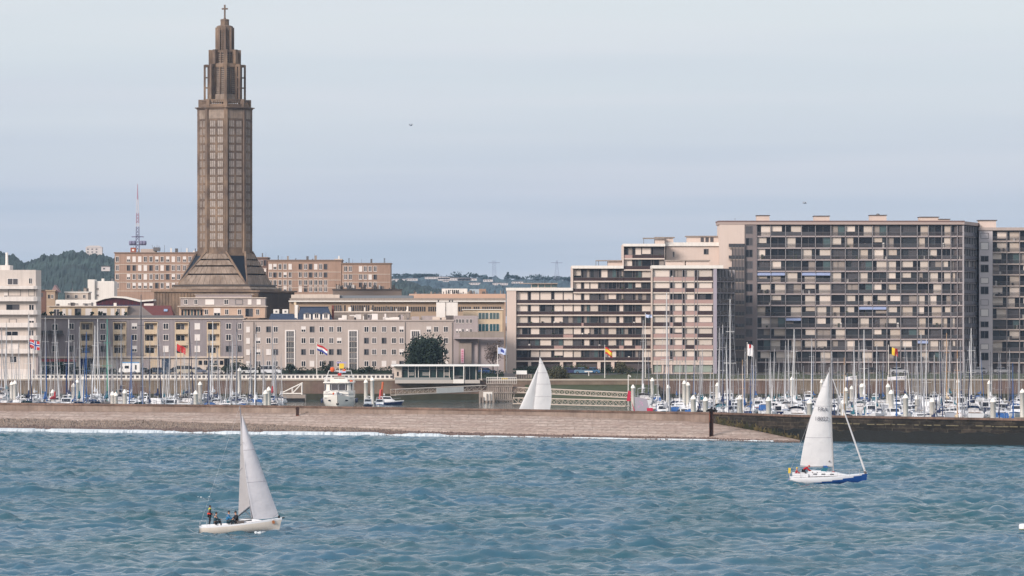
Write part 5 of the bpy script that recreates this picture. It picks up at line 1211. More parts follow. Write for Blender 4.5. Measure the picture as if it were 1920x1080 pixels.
# gangways
def gangway(name, label, p0, t0, p1, t1, Y0, Y1, hgt, m, bays=12, wid=1.6, panels=None):
    a = Vector((X(p0, Y0), Y0, Z(t0, Y0))); c = Vector((X(p1, Y1), Y1, Z(t1, Y1)))
    r = empty(name, tuple(a), label, 'gangway', 'gangways')
    dxy = (c - a); nrm = Vector((-dxy.y, dxy.x, 0)).normalized() * wid
    for sgn in (0, 1):
        b = MB(); o_ = nrm * sgn; up = Vector((0, 0, hgt))
        b.tube(a + o_, c + o_, .14, .14, m, 5); b.tube(a + o_ + up, c + o_ + up, .12, .12, m, 5)
        for i in range(bays):
            p = a + o_ + dxy * (i / bays); q_ = a + o_ + dxy * ((i + 1) / bays)
            b.tube(p, p + up, .07, .07, m, 4); b.tube(*((p, q_ + up) if i % 2 else (p + up, q_)), .06, .06, m, 4)
        b.tube(c + o_, c + o_ + up, .07, .07, m, 4)
        part(b, 'truss', r)
    b = MB(); b.add([tuple(a), tuple(c), tuple(c + nrm), tuple(a + nrm), *(tuple(v - Vector((0, 0, .12))) for v in (a, c, c + nrm, a + nrm))], [(0, 1, 2, 3), (7, 6, 5, 4), (0, 4, 5, 1), (1, 5, 6, 2), (2, 6, 7, 3), (3, 7, 4, 0)], M_conc); part(b, 'deck', r)
    if panels:
        b = MB(); p = a + dxy * panels[0] - nrm * .08; q_ = a + dxy * panels[1] - nrm * .08; u = Vector((0, 0, hgt * .95))
        b.add([tuple(p), tuple(q_), tuple(q_ + u), tuple(p + u)] + [tuple(v + nrm * .04) for v in (p, q_, q_ + u, p + u)], [(0, 1, 2, 3), (7, 6, 5, 4), (0, 4, 5, 1), (3, 2, 6, 7), (0, 3, 7, 4), (1, 5, 6, 2)], M_white); part(b, 'panel', r)
    return r
M_gw = mat('gangway metal', (186, 172, 160), rough=.5)
gangway('gangway', 'sloping truss gangway with a white side panel below the glass pavilion', 742, 741, 912, 733, 1030, 1056, 1.35, M_gw, 14, panels=(.44, .74))
gangway('gangway', 'upper of the two long truss gangways right of the timber dolphin', 962, 735.5, 1178, 746, 1062, 1030, 1.2, M_gw, 22)
gangway('gangway', 'lower of the two long truss gangways right of the timber dolphin', 962, 757, 1172, 762, 1010, 985, 1.35, M_gw, 20)
# white access ramp at the left basin
r = empty('access_ramp', (X(550, 1075), 1075, 0), 'white triangular truss ramp rising from a dark pontoon to the quay', 'ramp')
Yz = 1072
b = MB(); P = lambda p, t: (X(p, Yz), Yz, Z(t, Yz))
for y_ in (0, 1.4):
    Q = lambda p, t: (X(p, Yz), Yz + y_, Z(t, Yz))
    for s_ in ((Q(530, 736), Q(567, 718)), (Q(530, 738), Q(566, 738)), (Q(566, 718), Q(566, 740)), (Q(548, 728), Q(548, 738)), (Q(548, 738), Q(566, 719))): b.tube(*s_, .17, .17, M_white, 6)
part(b, 'truss', r)
b = MB(); b.box(X(526, Yz), X(573, Yz), Yz - 1, Yz + 3, .1, Z(740, Yz), M_conc); b.box(X(527, Yz), X(572, Yz), Yz - 1.05, Yz + 3.05, -.3, .75, M_dark); part(b, 'float', r)

# balustrade segments on the quay
segs = [(-60, 92), (92, 184), (184, 276), (276, 368), (368, 460), (460, 552), (552, 644), (644, 736)]
names_ = ['in front of the white tower block', 'before the teal shop windows', 'before the parked camper van', 'between the camper van and the dark hedge', 'before the dark rounded shrub', 'before the first stair window strip', 'behind the white motor cruiser', 'next to the glass pavilion']
for (p, q_), nm in zip(segs, names_):
    Yv = QY + .6; x0, x1 = X(p, Yv), X(q_, Yv)
    r = empty('balustrade', ((x0 + x1) / 2, Yv, GZ), 'white stretch of quay balustrade ' + nm, 'balustrade', 'white balustrade along the quay')
    b = MB(); b.box(x0, x1 - .03, Yv - .12, Yv + .12, GZ + .92, GZ + 1.12, M_white); part(b, 'top_rail', r)
    b = MB(); b.box(x0, x1 - .03, Yv - .12, Yv + .12, GZ + .04, GZ + .3, M_white); part(b, 'plinth', r)
    b = MB(); x = x0
    while x < x1 - .3: b.box(x, x + .42, Yv - .09, Yv + .09, GZ + .3, GZ + .92, M_white); x += 1.15
    part(b, 'balusters', r)
# brown wall under the lawn on the right is the quay wall; thin rail there
r = empty('guard_rail', (X(1500, QY), QY + .5, GZ), 'thin metal guard rail along the right-hand quay edge', 'guard rail')
b = MB(); x0, x1 = X(1190, QY), X(2000, QY)
for h in (.55, 1.05): b.box(x0, x1, QY + .5, QY + .56, GZ + h, GZ + h + .06, M_metal)
for i in range(70): x = x0 + (x1 - x0) * i / 69; b.box(x, x + .06, QY + .5, QY + .56, GZ, GZ + 1.05, M_metal)
part(b, 'rails', r)
# ================================================================ vegetation
def foliage(b, c, rx, ry, rz, n, s, m, g, hollow=.35):
    """many small leaf sprays through an uneven volume made of several clumps."""
    cl = [(g.gauss(0, .42) * rx, g.gauss(0, .4) * ry, g.gauss(0, .38) * rz, g.uniform(.32, .62)) for _ in range(max(5, n // 45))]
    for i in range(n):
        k = g.choice(cl)
        d = Vector((g.gauss(0, 1), g.gauss(0, 1), g.gauss(0, 1))).normalized() * (g.random() ** .4) * k[3]
        p = Vector((c[0] + k[0] + d.x * rx, c[1] + k[1] + d.y * ry, c[2] + k[2] + d.z * rz))
        if p.z < c[2] - rz * 1.1: continue
        q = Vector((g.uniform(-1, 1), g.uniform(-1, 1), g.uniform(-.6, 1))).normalized(); u = q.orthogonal().normalized(); w = q.cross(u)
        a = s * g.uniform(.6, 1.4)
        b.add([tuple(p + u * a), tuple(p + w * a * .7), tuple(p - u * a), tuple(p - w * a * .7)], [(0, 1, 2, 3)], m)
def tree(name, label, px, py_base, Y, w, h, m, seed, n=900, s=.3, trunk=.3, cat='tree', group=None, zb=GZ, th=.22):
    g = random.Random(seed); x = X(px, Y)
    r = empty(name, (x, Y, zb), label, cat, group)
    b = MB(); b.tube((x, Y, zb), (x + .1, Y, zb + h * .5), trunk, trunk * .6, M_bark, 8); b.tube((x + .1, Y, zb + h * .5), (x, Y, zb + h * .8), trunk * .6, trunk * .2, M_bark, 7)
    for i in range(8):
        a = g.uniform(0, 6.28); z0 = zb + h * g.uniform(.25, .6); b.tube((x + .05, Y, z0), (x + math.cos(a) * w * .35, Y + math.sin(a) * w * .35, z0 + h * .25), trunk * .35, trunk * .1, M_bark, 5)
    part(b, 'trunk', r)
    b = MB(); foliage(b, (x, Y, zb + h * (th + (1 - th) / 2)), w / 2, w / 2, h * (1 - th) / 2, n, s, m, g); part(b, 'crown', r)
    return r
tree('pine_tree', 'large dark pine before the right end of the beige block', 797, 0, 1112, 8.0, 10.2, M_leafd, 3, 11000, .34, .4, th=.10)
r = tree('bare_tree', 'thin bare-looking brownish tree left of the balconied residence', 924, 0, 1112, 6.0, 9.0, mat('brown twigs', (96, 84, 80), var=.2), 4, 1500, .17, .2, th=.42)
def shrub(name, label, px, Y, w, h, m, seed, n=500, s=.22, zb=GZ, group=None, d=None):
    zb = GZ + .9 if Y > 1111 else zb
    g = random.Random(seed); x = X(px, Y)
    r = empty(name, (x, Y, zb), label, 'shrub', group)
    b = MB(); 
    for i in range(4): b.tube((x + g.uniform(-.3, .3) * w * .5, Y, zb), (x + g.uniform(-.3, .3) * w, Y, zb + h * .5), .06, .03, M_bark, 5)
    part(b, 'stem', r)
    b = MB(); foliage(b, (x, Y, zb + h * .5), w / 2, (d or w) / 2, h * .5, n, s, m, g); part(b, 'foliage', r)
shrub('rounded_shrub', 'wide dark rounded shrub at the left end of the beige block', 442, 1115, 7.0, 2.9, M_leafd, 5, 1800, .2)
shrub('rounded_shrub', 'dark shrub before the teal shop windows', 117, 1112, 4.2, 2.9, M_leafd, 6, 900, .2)
shrub('rounded_shrub', 'low dark shrub under the second cream loggia of the grey block', 152, 1112, 3.5, 2.0, M_leafd, 7, 700, .2)
shrub('conical_shrub', 'upright dark shrub at the foot of the second stair window', 613, 1118, 2.2, 3.2, M_leafd, 8, 600, .17)
shrub('conical_shrub', 'upright dark green shrub hiding the foot of the first stair window', 544, 1118, 2.2, 2.9, M_leafd, 9, 600, .17)
shrub('conical_shrub', 'thin upright shrub left of the first stair window', 487, 1118, 1.3, 2.4, M_leafd, 10, 300, .15)
shrub('rounded_shrub', 'small dark shrub under the right end of the beige block', 692, 1116, 2.8, 2.2, M_leafd, 11, 500, .17)
shrub('rounded_shrub', 'small olive shrub between the second stair window and the motor cruiser flags', 675, 1116, 2.0, 1.4, M_leafd, 12, 300, .16)
shrub('rounded_shrub', 'big olive shrub right of the passing white sail', 1046, 1092, 5.6, 3.9, M_leafo, 13, 2600, .2, zb=4.3)
shrub('rounded_shrub', 'low olive shrub at the foot of the stepped residence', 1000, 1120, 7.5, 2.2, M_leafd, 14, 1100, .2)
shrub('rounded_shrub', 'olive shrub by the passage between stepped and front residences', 1164, 1112, 4.6, 3.0, M_leafo, 15, 1000, .18)
shrub('rounded_shrub', 'dark shrub below the Spanish-coloured flag', 1140, 1112, 2.4, 2.4, M_leafd, 16, 400, .16)
shrub('rounded_shrub', 'long low shrub bed left of the big olive shrub', 1085, 1124, 8, 2.0, M_leaf, 17, 900, .2)
def hedge(label, pa, pb, Y, h, m, seed, zb=GZ, d=1.4):
    g = random.Random(seed); x0, x1 = X(pa, Y), X(pb, Y)
    b = MB(); n = int((x1 - x0) * 26 * h)
    for i in range(n):
        p = Vector((g.uniform(x0, x1), Y + g.uniform(-d / 2, d / 2), zb + h * (1 + .14 * math.sin(i * .0) + .2 * n1d(g.uniform(0, 1) * 0 + 0, 1)) * g.random() ** .7))
        p.z = zb + (h + .25 * n1d(p.x, 1.1)) * g.random() ** .6
        q = Vector((g.uniform(-1, 1), g.uniform(-1, 1), g.uniform(-.6, 1))).normalized(); u = q.orthogonal().normalized(); w = q.cross(u); a = .2 * g.uniform(.6, 1.4)
        b.add([tuple(p + u * a), tuple(p + w * a * .7), tuple(p - u * a), tuple(p - w * a * .7)], [(0, 1, 2, 3)], m)
    b.box(x0, x1, Y - d * .3, Y + d * .3, zb, zb + h * .6, m)
    thing(b, 'hedge', label, 'hedge', ((x0 + x1) / 2, Y, zb), 'hedges along the quay')
hedge('low dark hedge running along the foot of the beige block', 452, 735, 1122, 1.5, M_leafd, 1, GZ + .9)
hedge('dark hedge behind the right end of the glass pavilion', 862, 945, 1104, 1.9, M_leafd, 2)
hedge('dark hedge in front of the grey shop fronts', 205, 222, 1117, 2.3, M_leafd, 3)
hedge('green hedge below the tall wide residence', 1350, 1835, 1134, 1.0, M_leaf, 4, GZ)
hedge('green hedge below the residence at the right edge', 1850, 1960, 1134, .9, M_leaf, 5, GZ)
hedge('green hedge below the stepped residence', 962, 1222, 1126, 2.2, M_leafd, 6, GZ)
shrub('rounded_shrub', 'dark shrub before the ground floor of the last cream loggias', 400, 1115, 3.6, 2.6, M_leafd, 18, 800, .2)
shrub('rounded_shrub', 'dark shrub left of the silver car by the camper van', 178, 1113, 3.0, 1.8, M_leafd, 19, 500, .2)
# tree masses at the foot of the far hill and roofs on it
g = random.Random(44)
def far_house(label, px, py, Y, w, h, m, cat='house', name='far_house', grp='pale buildings on the far hill', roofm=None):
    x = X(px, Y); z = Z(py, Y); r = empty(name, (x, Y, z - h), label, cat, grp)
    b = MB(); b.box(x - w / 2, x + w / 2, Y, Y + w * .5, z - h - (8 if h > 5 else .6), z, m); part(b, 'wall', r)
    b = MB(); rm_ = roofm or mat('far roof', (110, 100, 100)); b.xprism([(x - w / 2 - .4, z), (x + w / 2 + .4, z), (x + w * .3, z + h * .22), (x - w * .3, z + h * .22)], Y - .3, Y + w * .5, rm_); part(b, 'roof', r)
    b = MB()
    for k in range(3 if h > 5 else 1):
        for i in range(int(w / 3)): b.box(x - w / 2 + 1 + i * 3, x - w / 2 + 2.2 + i * 3, Y - .1, Y, z - 1.6 - k * 2, z - .8 - k * 2, M_glass2)
    part(b, 'window', r)
M_fw = mat('far white wall', (205, 196, 194))  # white greyed in the colour itself to stand in for distance haze
fh = [(748, 522, 16, 5, 'pale building beside the salmon brick corner block on the far hill'), (772, 521, 12, 4, 'small pale house second from the left on the far hill'), (820, 518, 26, 4, 'long white block left of the wooded knoll on the far hill'), (852, 520, 34, 5, 'longest white block under the wooded knoll on the far hill'),
      (876, 521, 20, 4, 'white block just right of the wooded knoll on the far hill'), (836, 524, 6, 3, 'tiny white house under the long white block'), (915, 523, 10, 4, 'white house left of the taller pylon'), (938, 529.5, 16, 4, 'white hall lower down right of the taller pylon'), (890, 529, 12, 4, 'pinkish house low on the far hill left of the taller pylon'), (970, 527, 12, 3, 'pale house midway between the two pylons')]
for px, py, w_, h_, lb in fh: far_house(lb, px, py + 1.2, 5080, w_ * 1.15, h_ * .5, M_fw)
def on_hill(px, py): return 0
far_house('white apartment slab on top of the wooded hill', 176, 464, 2990, 11.5, 6, M_fw, 'apartment block', 'hilltop_block', None, M_fw)
del_ = bpy.data.objects['hilltop_block']; 
if 'group' in del_: del del_['group']
far_house('small white villa half hidden in the wooded hillside', 198, 500, 2500, 5, 2, M_fw, 'house', 'hillside_house')
# tree tops standing proud on the far ridge
for i, (px, py, w_, h_) in enumerate(((760, 513.5, 40, 5), (805, 514, 20, 4), (858, 511, 34, 9), (790, 514, 30, 4), (888, 515, 18, 4), (1010, 519, 50, 5), (1040, 520, 40, 4), (962, 516, 18, 5), (950, 514.5, 6, 4), (1062, 521, 20, 4), (912, 519.5, 10, 4))):
    Y = 5400; x = X(px, Y); z = Z(py, Y) - h_ * .4; b = MB(); gg = random.Random(i)
    foliage(b, (x, Y, z), w_ / 2, w_ / 4, h_ * .6, 420, 1.0, M_wood, gg)
    thing(b, 'ridge_wood', ['clump of trees at the left end of the far ridge', 'small clump of trees left of the wooded knoll', 'dark wooded knoll rising highest on the far ridge', 'second tree clump from the left on the far ridge', 'tree clump right of the wooded knoll', 'long row of trees between the two pylons', 'row of trees left of the right-hand pylon', 'tree clump right of the taller pylon', 'single pointed tree right of the taller pylon', 'tree clump under the right-hand pylon', 'small tree left of the taller pylon'][i], 'trees', (x, Y, z), 'tree clumps on the far ridge')
g = random.Random(4)
# lattice masts
def lattice(name, label, px, ytop, ybase, Y, w0, w1, mats, n=16, cat='pylon', extra=None):
    x = X(px, Y); z0, z1 = Z(ybase, Y), Z(ytop, Y); r = empty(name, (x, Y, z0), label, cat)
    b = MB()
    for k in range(n):
        t0, t1 = k / n, (k + 1) / n; a0 = w0 + (w1 - w0) * t0; a1 = w0 + (w1 - w0) * t1; za, zc_ = z0 + (z1 - z0) * t0, z0 + (z1 - z0) * t1; m = mats[k % len(mats)] if len(mats) < n else mats[k]
        rr_ = max(.12, w0 * .05)
        for sx, sy in ((-1, -1), (1, -1), (1, 1), (-1, 1)): b.tube((x + sx * a0, Y + sy * a0, za), (x + sx * a1, Y + sy * a1, zc_), rr_, rr_, m, 4)
        for sy in (-1, 1): b.tube((x - a0, Y + sy * a0, za), (x + a1, Y + sy * a1, zc_), rr_ * .7, rr_ * .7, m, 4); b.tube((x + a0, Y + sy * a0, za), (x - a1, Y + sy * a1, zc_), rr_ * .7, rr_ * .7, m, 4)
    part(b, 'lattice', r)
    if extra: b = MB(); extra(b, x, Y); part(b, 'aerial', r)
    return r
M_mr = mat('mast red', (168, 134, 150)); M_mw = mat('mast white', (206, 204, 212)); M_mg = mat('mast grey violet', (120, 118, 142))
def ex(b, x, Y):
    z = Z(459, Y)
    for dx_ in (-2.6, -1.4, 1.6, 2.8): b.lathe((x + dx_, Y - .5, z), [(.5, 0), (.8, .3), (.8, 1.3), (.5, 1.6)], M_mg, 8)
    b.box(x - 3.4, x + 3.4, Y - .2, Y + .2, z - .2, z + .2, M_mg); b.box(x - 2.4, x + 2.4, Y - .2, Y + .2, z + 3, z + 3.4, M_mg)
    b.tube((x, Y, Z(374, Y)), (x, Y, Z(345, Y)), .32, .12, M_mr, 6)
lattice('radio_mast', 'slender red and white radio mast above the brick block left of the church', 258, 374, 476, 1700, .75, .35, [M_mg] * 6 + [M_mg] * 2 + [M_mw] + [M_mr] * 2 + [M_mr] + [M_mw] * 2 + [M_mw] * 2, 16, 'mast', ex)
def ex2(b, x, Y):
    b.box(x - 7, x + 7, Y, Y + .5, Z(493, Y), Z(493, Y) + .5, M_mg)
lattice('pylon', 'taller dark lattice pylon on the far hill', 926.5, 488, 524, 5200, 2.6, 1.6, [M_mg], 9, 'pylon', ex2)
lattice('pylon', 'thin lattice pylon above the left step of the stepped residence', 1044, 488, 526, 5200, 3.2, .7, [M_mg], 8, 'pylon', ex2)

# ================================================================ vehicles on the quay road
CARS = {}
def car_meshes(col, van=False):
    key = (col, van)
    if key in CARS: return CARS[key]
    body = mat('car paint %d %d %d' % col, col, rough=.25, spec=.5); L_ = 4.3; W = .88
    b = MB()
    prof = [(-2.1, .35), (-1.95, .28), (1.95, .28), (2.12, .4), (2.12, .72), (1.95, .84), (1.1, .95), (-1.75, .98), (-2.1, .85)] if not van else [(-2.3, .35), (2.3, .3), (2.38, .8), (2.1, 1.05), (1.6, 1.1), (-2.3, 1.1)]
    b.xprism(prof, -W, W, body)
    ca = MB(); pc_ = [(-1.7, .98), (1.05, .955), (.35, 1.42), (-1.2, 1.45), (-1.6, 1.2)] if not van else [(-2.3, 1.1), (1.6, 1.1), (1.1, 1.85), (-2.25, 1.95)]
    n = len(pc_); vs = [(a, -W * .94, c) if c < 1.15 else (a, -W * .76, c) for a, c in pc_] + [(a, W * .94, c) if c < 1.15 else (a, W * .76, c) for a, c in pc_]
    ca.add(vs, [tuple(range(n)), tuple(range(2 * n - 1, n - 1, -1))] + [(i, n + i, n + (i + 1) % n, (i + 1) % n) for i in range(n)], M_glass)
    ro = MB(); zt_ = max(c for a, c in pc_); a0, a1 = (pc_[3][0], pc_[2][0]); ro.box(a0 - .02, a1 + .02, -W * .77, W * .77, zt_ - .05, zt_ + .05, body)
    for xx in (-.45,): ro.box(xx - .05, xx + .05, -W * .9, -W * .8, .96, zt_, body); ro.box(xx - .05, xx + .05, W * .8, W * .9, .96, zt_, body)
    wh = MB()
    wh.v = []; 
    for k in range(1): 
        for (r_, m_, h) in ((.32, M_dark, .1), (.19, M_metal, .105)):
            vs = [(r_ * math.cos(2 * math.pi * i / 12), -h, r_ * math.sin(2 * math.pi * i / 12)) for i in range(12)] + [(r_ * math.cos(2 * math.pi * i / 12), h, r_ * math.sin(2 * math.pi * i / 12)) for i in range(12)]
            wh.add(vs, [tuple(range(12)), tuple(range(23, 11, -1))] + [(i, 12 + i, 12 + (i + 1) % 12, (i + 1) % 12) for i in range(12)], m_)
    li = MB(); li.box(-.1, .1, -.16, .16, 0, .14, M_blind2)
    CARS[key] = tuple(q_.data(nm) for q_, nm in ((b, 'body'), (ca, 'cabin_glass'), (ro, 'roof'), (wh, 'wheel'), (li, 'headlight')))
    return CARS[key]
def car(label, px, Y, col, face=1, van=False, zb=GZ + .9):
    Y = Y + 13 if Y < 1112 else Y
    r = empty('parked_van' if van else 'parked_car', (X(px, Y), Y, zb + .012), label, 'van' if van else 'car', 'vehicles parked behind the quay', 0 if face > 0 else math.pi)
    bo, ca, ro, wh, li = car_meshes(col, van); r.scale = (1.12,) * 3
    inst(bo, 'body', r, (0, 0, 0)); inst(ca, 'cabin_glass', r, (0, 0, 0)); inst(ro, 'roof', r, (0, 0, 0))
    for x in (-1.3, 1.32):
        for y in (-.8, .8): inst(wh, 'wheel', r, (x, y, .32))
    for y in (-.62, .62): inst(li, 'headlight', r, (2.08, y, .58))
car('dark blue car nearest the white tower block, before the teal shops', 78, 1105, (44, 56, 76))
car('slate blue car second from the white tower block', 97, 1106, (70, 84, 104), -1)
car('blackish car third from the white tower block', 133, 1105, (40, 44, 52))
car('grey blue car before the deep blue door', 160, 1106, (96, 110, 130), -1)
car('dark green car left of the camper van', 196, 1105, (46, 60, 54))
car('silver car just right of the camper van', 272, 1106, (150, 150, 152))
car('dark grey car below the third cream loggia', 288, 1106, (62, 70, 84), -1)
car('slate coloured car left of the pale tarpaulined van', 305, 1105, (66, 78, 92))
car('black car right of the blue grey door', 327, 1110, (40, 44, 50), -1)
car('pale cream van before the grey block ground floor', 349, 1104, (186, 176, 160), 1, True)
car('blue grey car under the last cream loggia', 372, 1110, (100, 108, 128))
car('white car right of the dark rounded shrub', 405, 1102, (206, 200, 196))
car('white low van with blue roof rack before the beige block', 508, 1100, (214, 214, 218), 1, True)
car('white car behind the red boat awning', 468, 1101, (206, 206, 206), -1)
car('navy car by the timber dolphin', 1068, 1118, (54, 58, 92))
car('dark purple car beside the big olive shrub', 1078, 1122, (74, 50, 70), -1)
car('blue grey car with its nose to the white table sign', 1093, 1116, (96, 124, 146))
car('steel blue car right of the white table sign', 1108, 1117, (66, 104, 140), -1)
car('deep blue car behind the glass pavilion', 913, 1100, (48, 72, 116))
car('silver car on the lawn road below the tall residence', 1685, 1124, (170, 170, 174))
car('grey car below the right edge of the tall residence', 1834, 1124, (120, 122, 128), -1)
car('dark car left of the yellow-black-red flag', 1636, 1124, (56, 52, 52))
car('grey car at the right edge of the photo', 1880, 1124, (130, 130, 134))
# camper van
Yv = 1113; r = empty('camper_van', (X(242, Yv), Yv, GZ + .9), 'white camper van with blue roof box parked behind the quay balustrade', 'camper van', 'vehicles parked behind the quay')
x0, x1 = X(223, Yv), X(263, Yv)
b = MB(); b.box(x0 + 1.1, x1, Yv - 1.1, Yv + 1.1, GZ + .9 + .5, GZ + .9 + 2.9, M_white2); b.xprism([(x0, GZ + .9 + .5), (x0 + 1.1, GZ + .9 + .5), (x0 + 1.1, GZ + .9 + 2.3), (x0 + .6, GZ + .9 + 1.9), (x0 + .05, GZ + .9 + 1.3)], Yv - 1.0, Yv + 1.0, M_white2); b.xprism([(x0 + .45, GZ + .9 + 2.1), (x0 + 1.1, GZ + .9 + 2.1), (x0 + 1.1, GZ + .9 + 2.9), (x0 + .6, GZ + .9 + 2.7)], Yv - 1.05, Yv + 1.05, M_white2); part(b, 'body', r)
b = MB(); b.box(x0 + .4, x1 - .3, Yv - .9, Yv + .9, GZ + .9 + 2.9, GZ + .9 + 3.15, mat('sky blue roof box', (92, 142, 186))); part(b, 'roof_box', r)
for (a, w_, z0, h_) in ((1.6, 1.1, 1.5, .7), (4.3, .4, 1.2, 1.2), (.65, .4, 1.45, .55)): b = MB(); b.box(x0 + a, x0 + a + w_, Yv - 1.14, Yv - 1.1 if a > 1 else Yv - 1.0, GZ + .9 + z0, GZ + .9 + z0 + h_, M_glass); part(b, 'window', r)
for a in (.9, 4.2):
    for y_ in (-1.0, 1.0):
        o = inst(CARS[((44, 56, 76), False)][3], 'wheel', r, (x0 + a - r.location[0], y_, .4), scale=(1.2, 1.2, 1.2))

# ================================================================ flags, poles, signs, small quay items
def flag(label, px, ytop, ybot, ph, fw, fh, colf, Y, side=1, droop=.25, base=None, name='flag', zoff=0, seed=0):
    """pole with a rippling flag; colf(u, v) gives the material of each patch."""
    z1 = Z(ytop, Y); z0 = base if base is not None else GZ; x = X(px, Y)
    pr = empty('flagpole', (x, Y, z0), 'white pole with the ' + label.replace('yellow, black and red', 'yellow-black-red').replace('vertical striped ', '').replace(' high on a tall pole', ''), 'flagpole', None)
    b = MB(); b.tube((x, Y, z0), (x, Y, z1 + .3), .11, .06, M_white, 8); part(b, 'pole', pr)
    b = MB(); b.ball((x, Y, z1 + .36), .12, M_white, n=8, k=4); part(b, 'finial', pr)
    g = random.Random(seed); nu, nv = 18, 12; wd, ht = fw, fh
    P = lambda u, v: (x + side * (.1 + wd * u * (1 - .06 * droop)), Y - .12 + .28 * math.sin(u * 7 + v * 2 + seed) * u, z1 - v * ht - droop * wd * u ** 1.3 + .08 * math.sin(u * 9 + seed))
    b = MB()
    for i in range(nu):
        for j in range(nv):
            u0, u1, v0, v1 = i / nu, (i + 1) / nu, j / nv, (j + 1) / nv
            q_ = [P(u0, v0), P(u1, v0), P(u1, v1), P(u0, v1)]; q2 = [(a, y + .02, c) for a, y, c in q_]
            b.add(q_ + q2, [(0, 3, 2, 1), (4, 5, 6, 7)], colf((u0 + u1) / 2, (v0 + v1) / 2))
    thing(b, name, label, 'flag', (x, Y, z1), 'flags on the quay and moorings')
def norw(u, v):
    if abs(v - .5) < .08 or abs(u - .38) < .06: return M_flagb
    if abs(v - .5) < .17 or abs(u - .38) < .13: return M_flagw
    return M_red
flag('red flag with blue and white cross flying left of a mast', 75, 641, 0, 0, 2.5, 2.2, norw, 1076, -1, -.35, base=2.0, seed=1)
flag('plain red flag before the fourth cream loggia', 331, 645, 0, 0, 2.2, 1.7, lambda u, v: M_red, 1070, 1, .45, base=2.0, seed=2)
flag('red, white and blue striped flag before the beige block', 594, 645, 0, 0, 2.7, 1.6, lambda u, v: M_red if v < .33 else (M_flagw if v < .66 else M_flagb), 1092, 1, .5, seed=3)
flag('pale blue and white club flag right of the glass pavilion', 933, 651, 0, 0, 2.1, 1.6, lambda u, v: M_flagb if (u - .55) ** 2 + (v - .5) ** 2 * .6 < .05 else mat('pale blue cloth', (186, 196, 224)), 1088, 1, .2, seed=4)
flag('red and yellow striped flag over the lawn', 1134, 650, 0, 0, 1.9, 1.7, lambda u, v: M_yellow if .27 < v < .73 else M_red, 1094, 1, .7, seed=5)
flag('yellow, black and red vertical striped flag before the tall residence', 1666, 650, 0, 0, 2.3, 1.9, lambda u, v: M_black if u < .33 else (M_yellow if u < .66 else M_red), 1096, 1, .3, seed=6)
flag('small pale blue pennant high on a tall pole left of the front residence', 1210, 590, 0, 0, 1.6, .8, lambda u, v: mat('pale blue cloth', (1, 1, 1)), 1096, 1, .0, seed=7)
flag('white and red flag before the narrow gap of the residences', 1401, 645, 0, 0, 1.3, 3.0, lambda u, v: M_red if (v < .3 and .3 < u < .7) else M_flagw, 1096, 1, .2, seed=8)
r = empty('table_sign', (X(1104, 1106), 1106, GZ), 'white table-like sign on one leg at the lawn edge', 'sign')
b = MB(); b.box(X(1096, 1106), X(1111, 1106), 1105.8, 1106.4, Z(697.5, 1106), Z(695.5, 1106), M_white); part(b, 'board', r)
b = MB(); b.tube((X(1104, 1106), 1106, GZ), (X(1104, 1106), 1106, Z(697.5, 1106)), .12, .12, M_white); part(b, 'leg', r)
r = empty('white_kiosk', (X(976, 1094), 1094, GZ), 'small kiosk with white fascia behind the passing sail', 'kiosk')
b = MB(); b.box(X(966, 1094), X(997, 1094), 1094, 1097, GZ, Z(702, 1094), M_conc)
for i in range(6): b.box(X(970 + i * 4.4, 1094), X(972 + i * 4.4, 1094), 1093.9, 1094, GZ, Z(703, 1094), M_dconc)
part(b, 'wall', r)
b = MB(); b.box(X(968, 1094), X(988, 1094), 1093.6, 1097.4, Z(702, 1094), Z(695, 1094), M_white2); part(b, 'fascia', r)
def banner_sign(label, pa, pb, yt, Y, blue=True):
    r = empty('banner_sign', (X(pa, Y), Y, 0), label, 'banner', 'white pontoon banners'); b = MB(); b.tube((X(pa, Y), Y, 0), (X(pa, Y), Y, Z(yt, Y)), .09, .07, M_white); b.tube((X(pb, Y), Y, 0), (X(pb, Y), Y, Z(yt, Y)), .09, .07, M_white); part(b, 'pole', r)
    b = MB(); b.grid(lambda u, v: (X(pa + (pb - pa) * u, Y), Y - .1 + .1 * math.sin(u * 7), Z(yt + 1 + 6.5 * v, Y) - .3 * (1 - u) * (1 - u)), 14, 4, M_flagw, thick=.03); part(b, 'cloth', r)
    b = MB()
    for k in range(4): p = pa + (pb - pa) * (.45 + k * .13); b.box(X(p, Y), X(p + (pb - pa) * .08, Y), Y - .24, Y - .22, Z(yt + 5.5, Y), Z(yt + 2.6, Y), M_greyc)
    part(b, 'grey_marks', r)
banner_sign('white banner with grey marks left of the yellow-black-red flag', 1585, 1606, 704, 1040); banner_sign('longer white banner with grey marks under the yellow-black-red flag', 1664, 1699, 704, 1040)
r = empty('hooked_post', (X(1178, 1050), 1050, 0), 'white post with hooked lamp at the right end of the gangways', 'lamp post'); b = MB(); x = X(1178, 1050); b.tube((x, 1050, 0), (x, 1050, Z(703, 1050)), .13, .1, M_white, 8); b.tube((x, 1050, Z(703, 1050)), (x + .5, 1050, Z(705, 1050)), .12, .12, M_white, 6); part(b, 'post', r)
b = MB(); b.lathe((x + .5, 1050, Z(707, 1050)), [(.2, 0), (.2, .3)], M_white, 8); part(b, 'lamp', r)
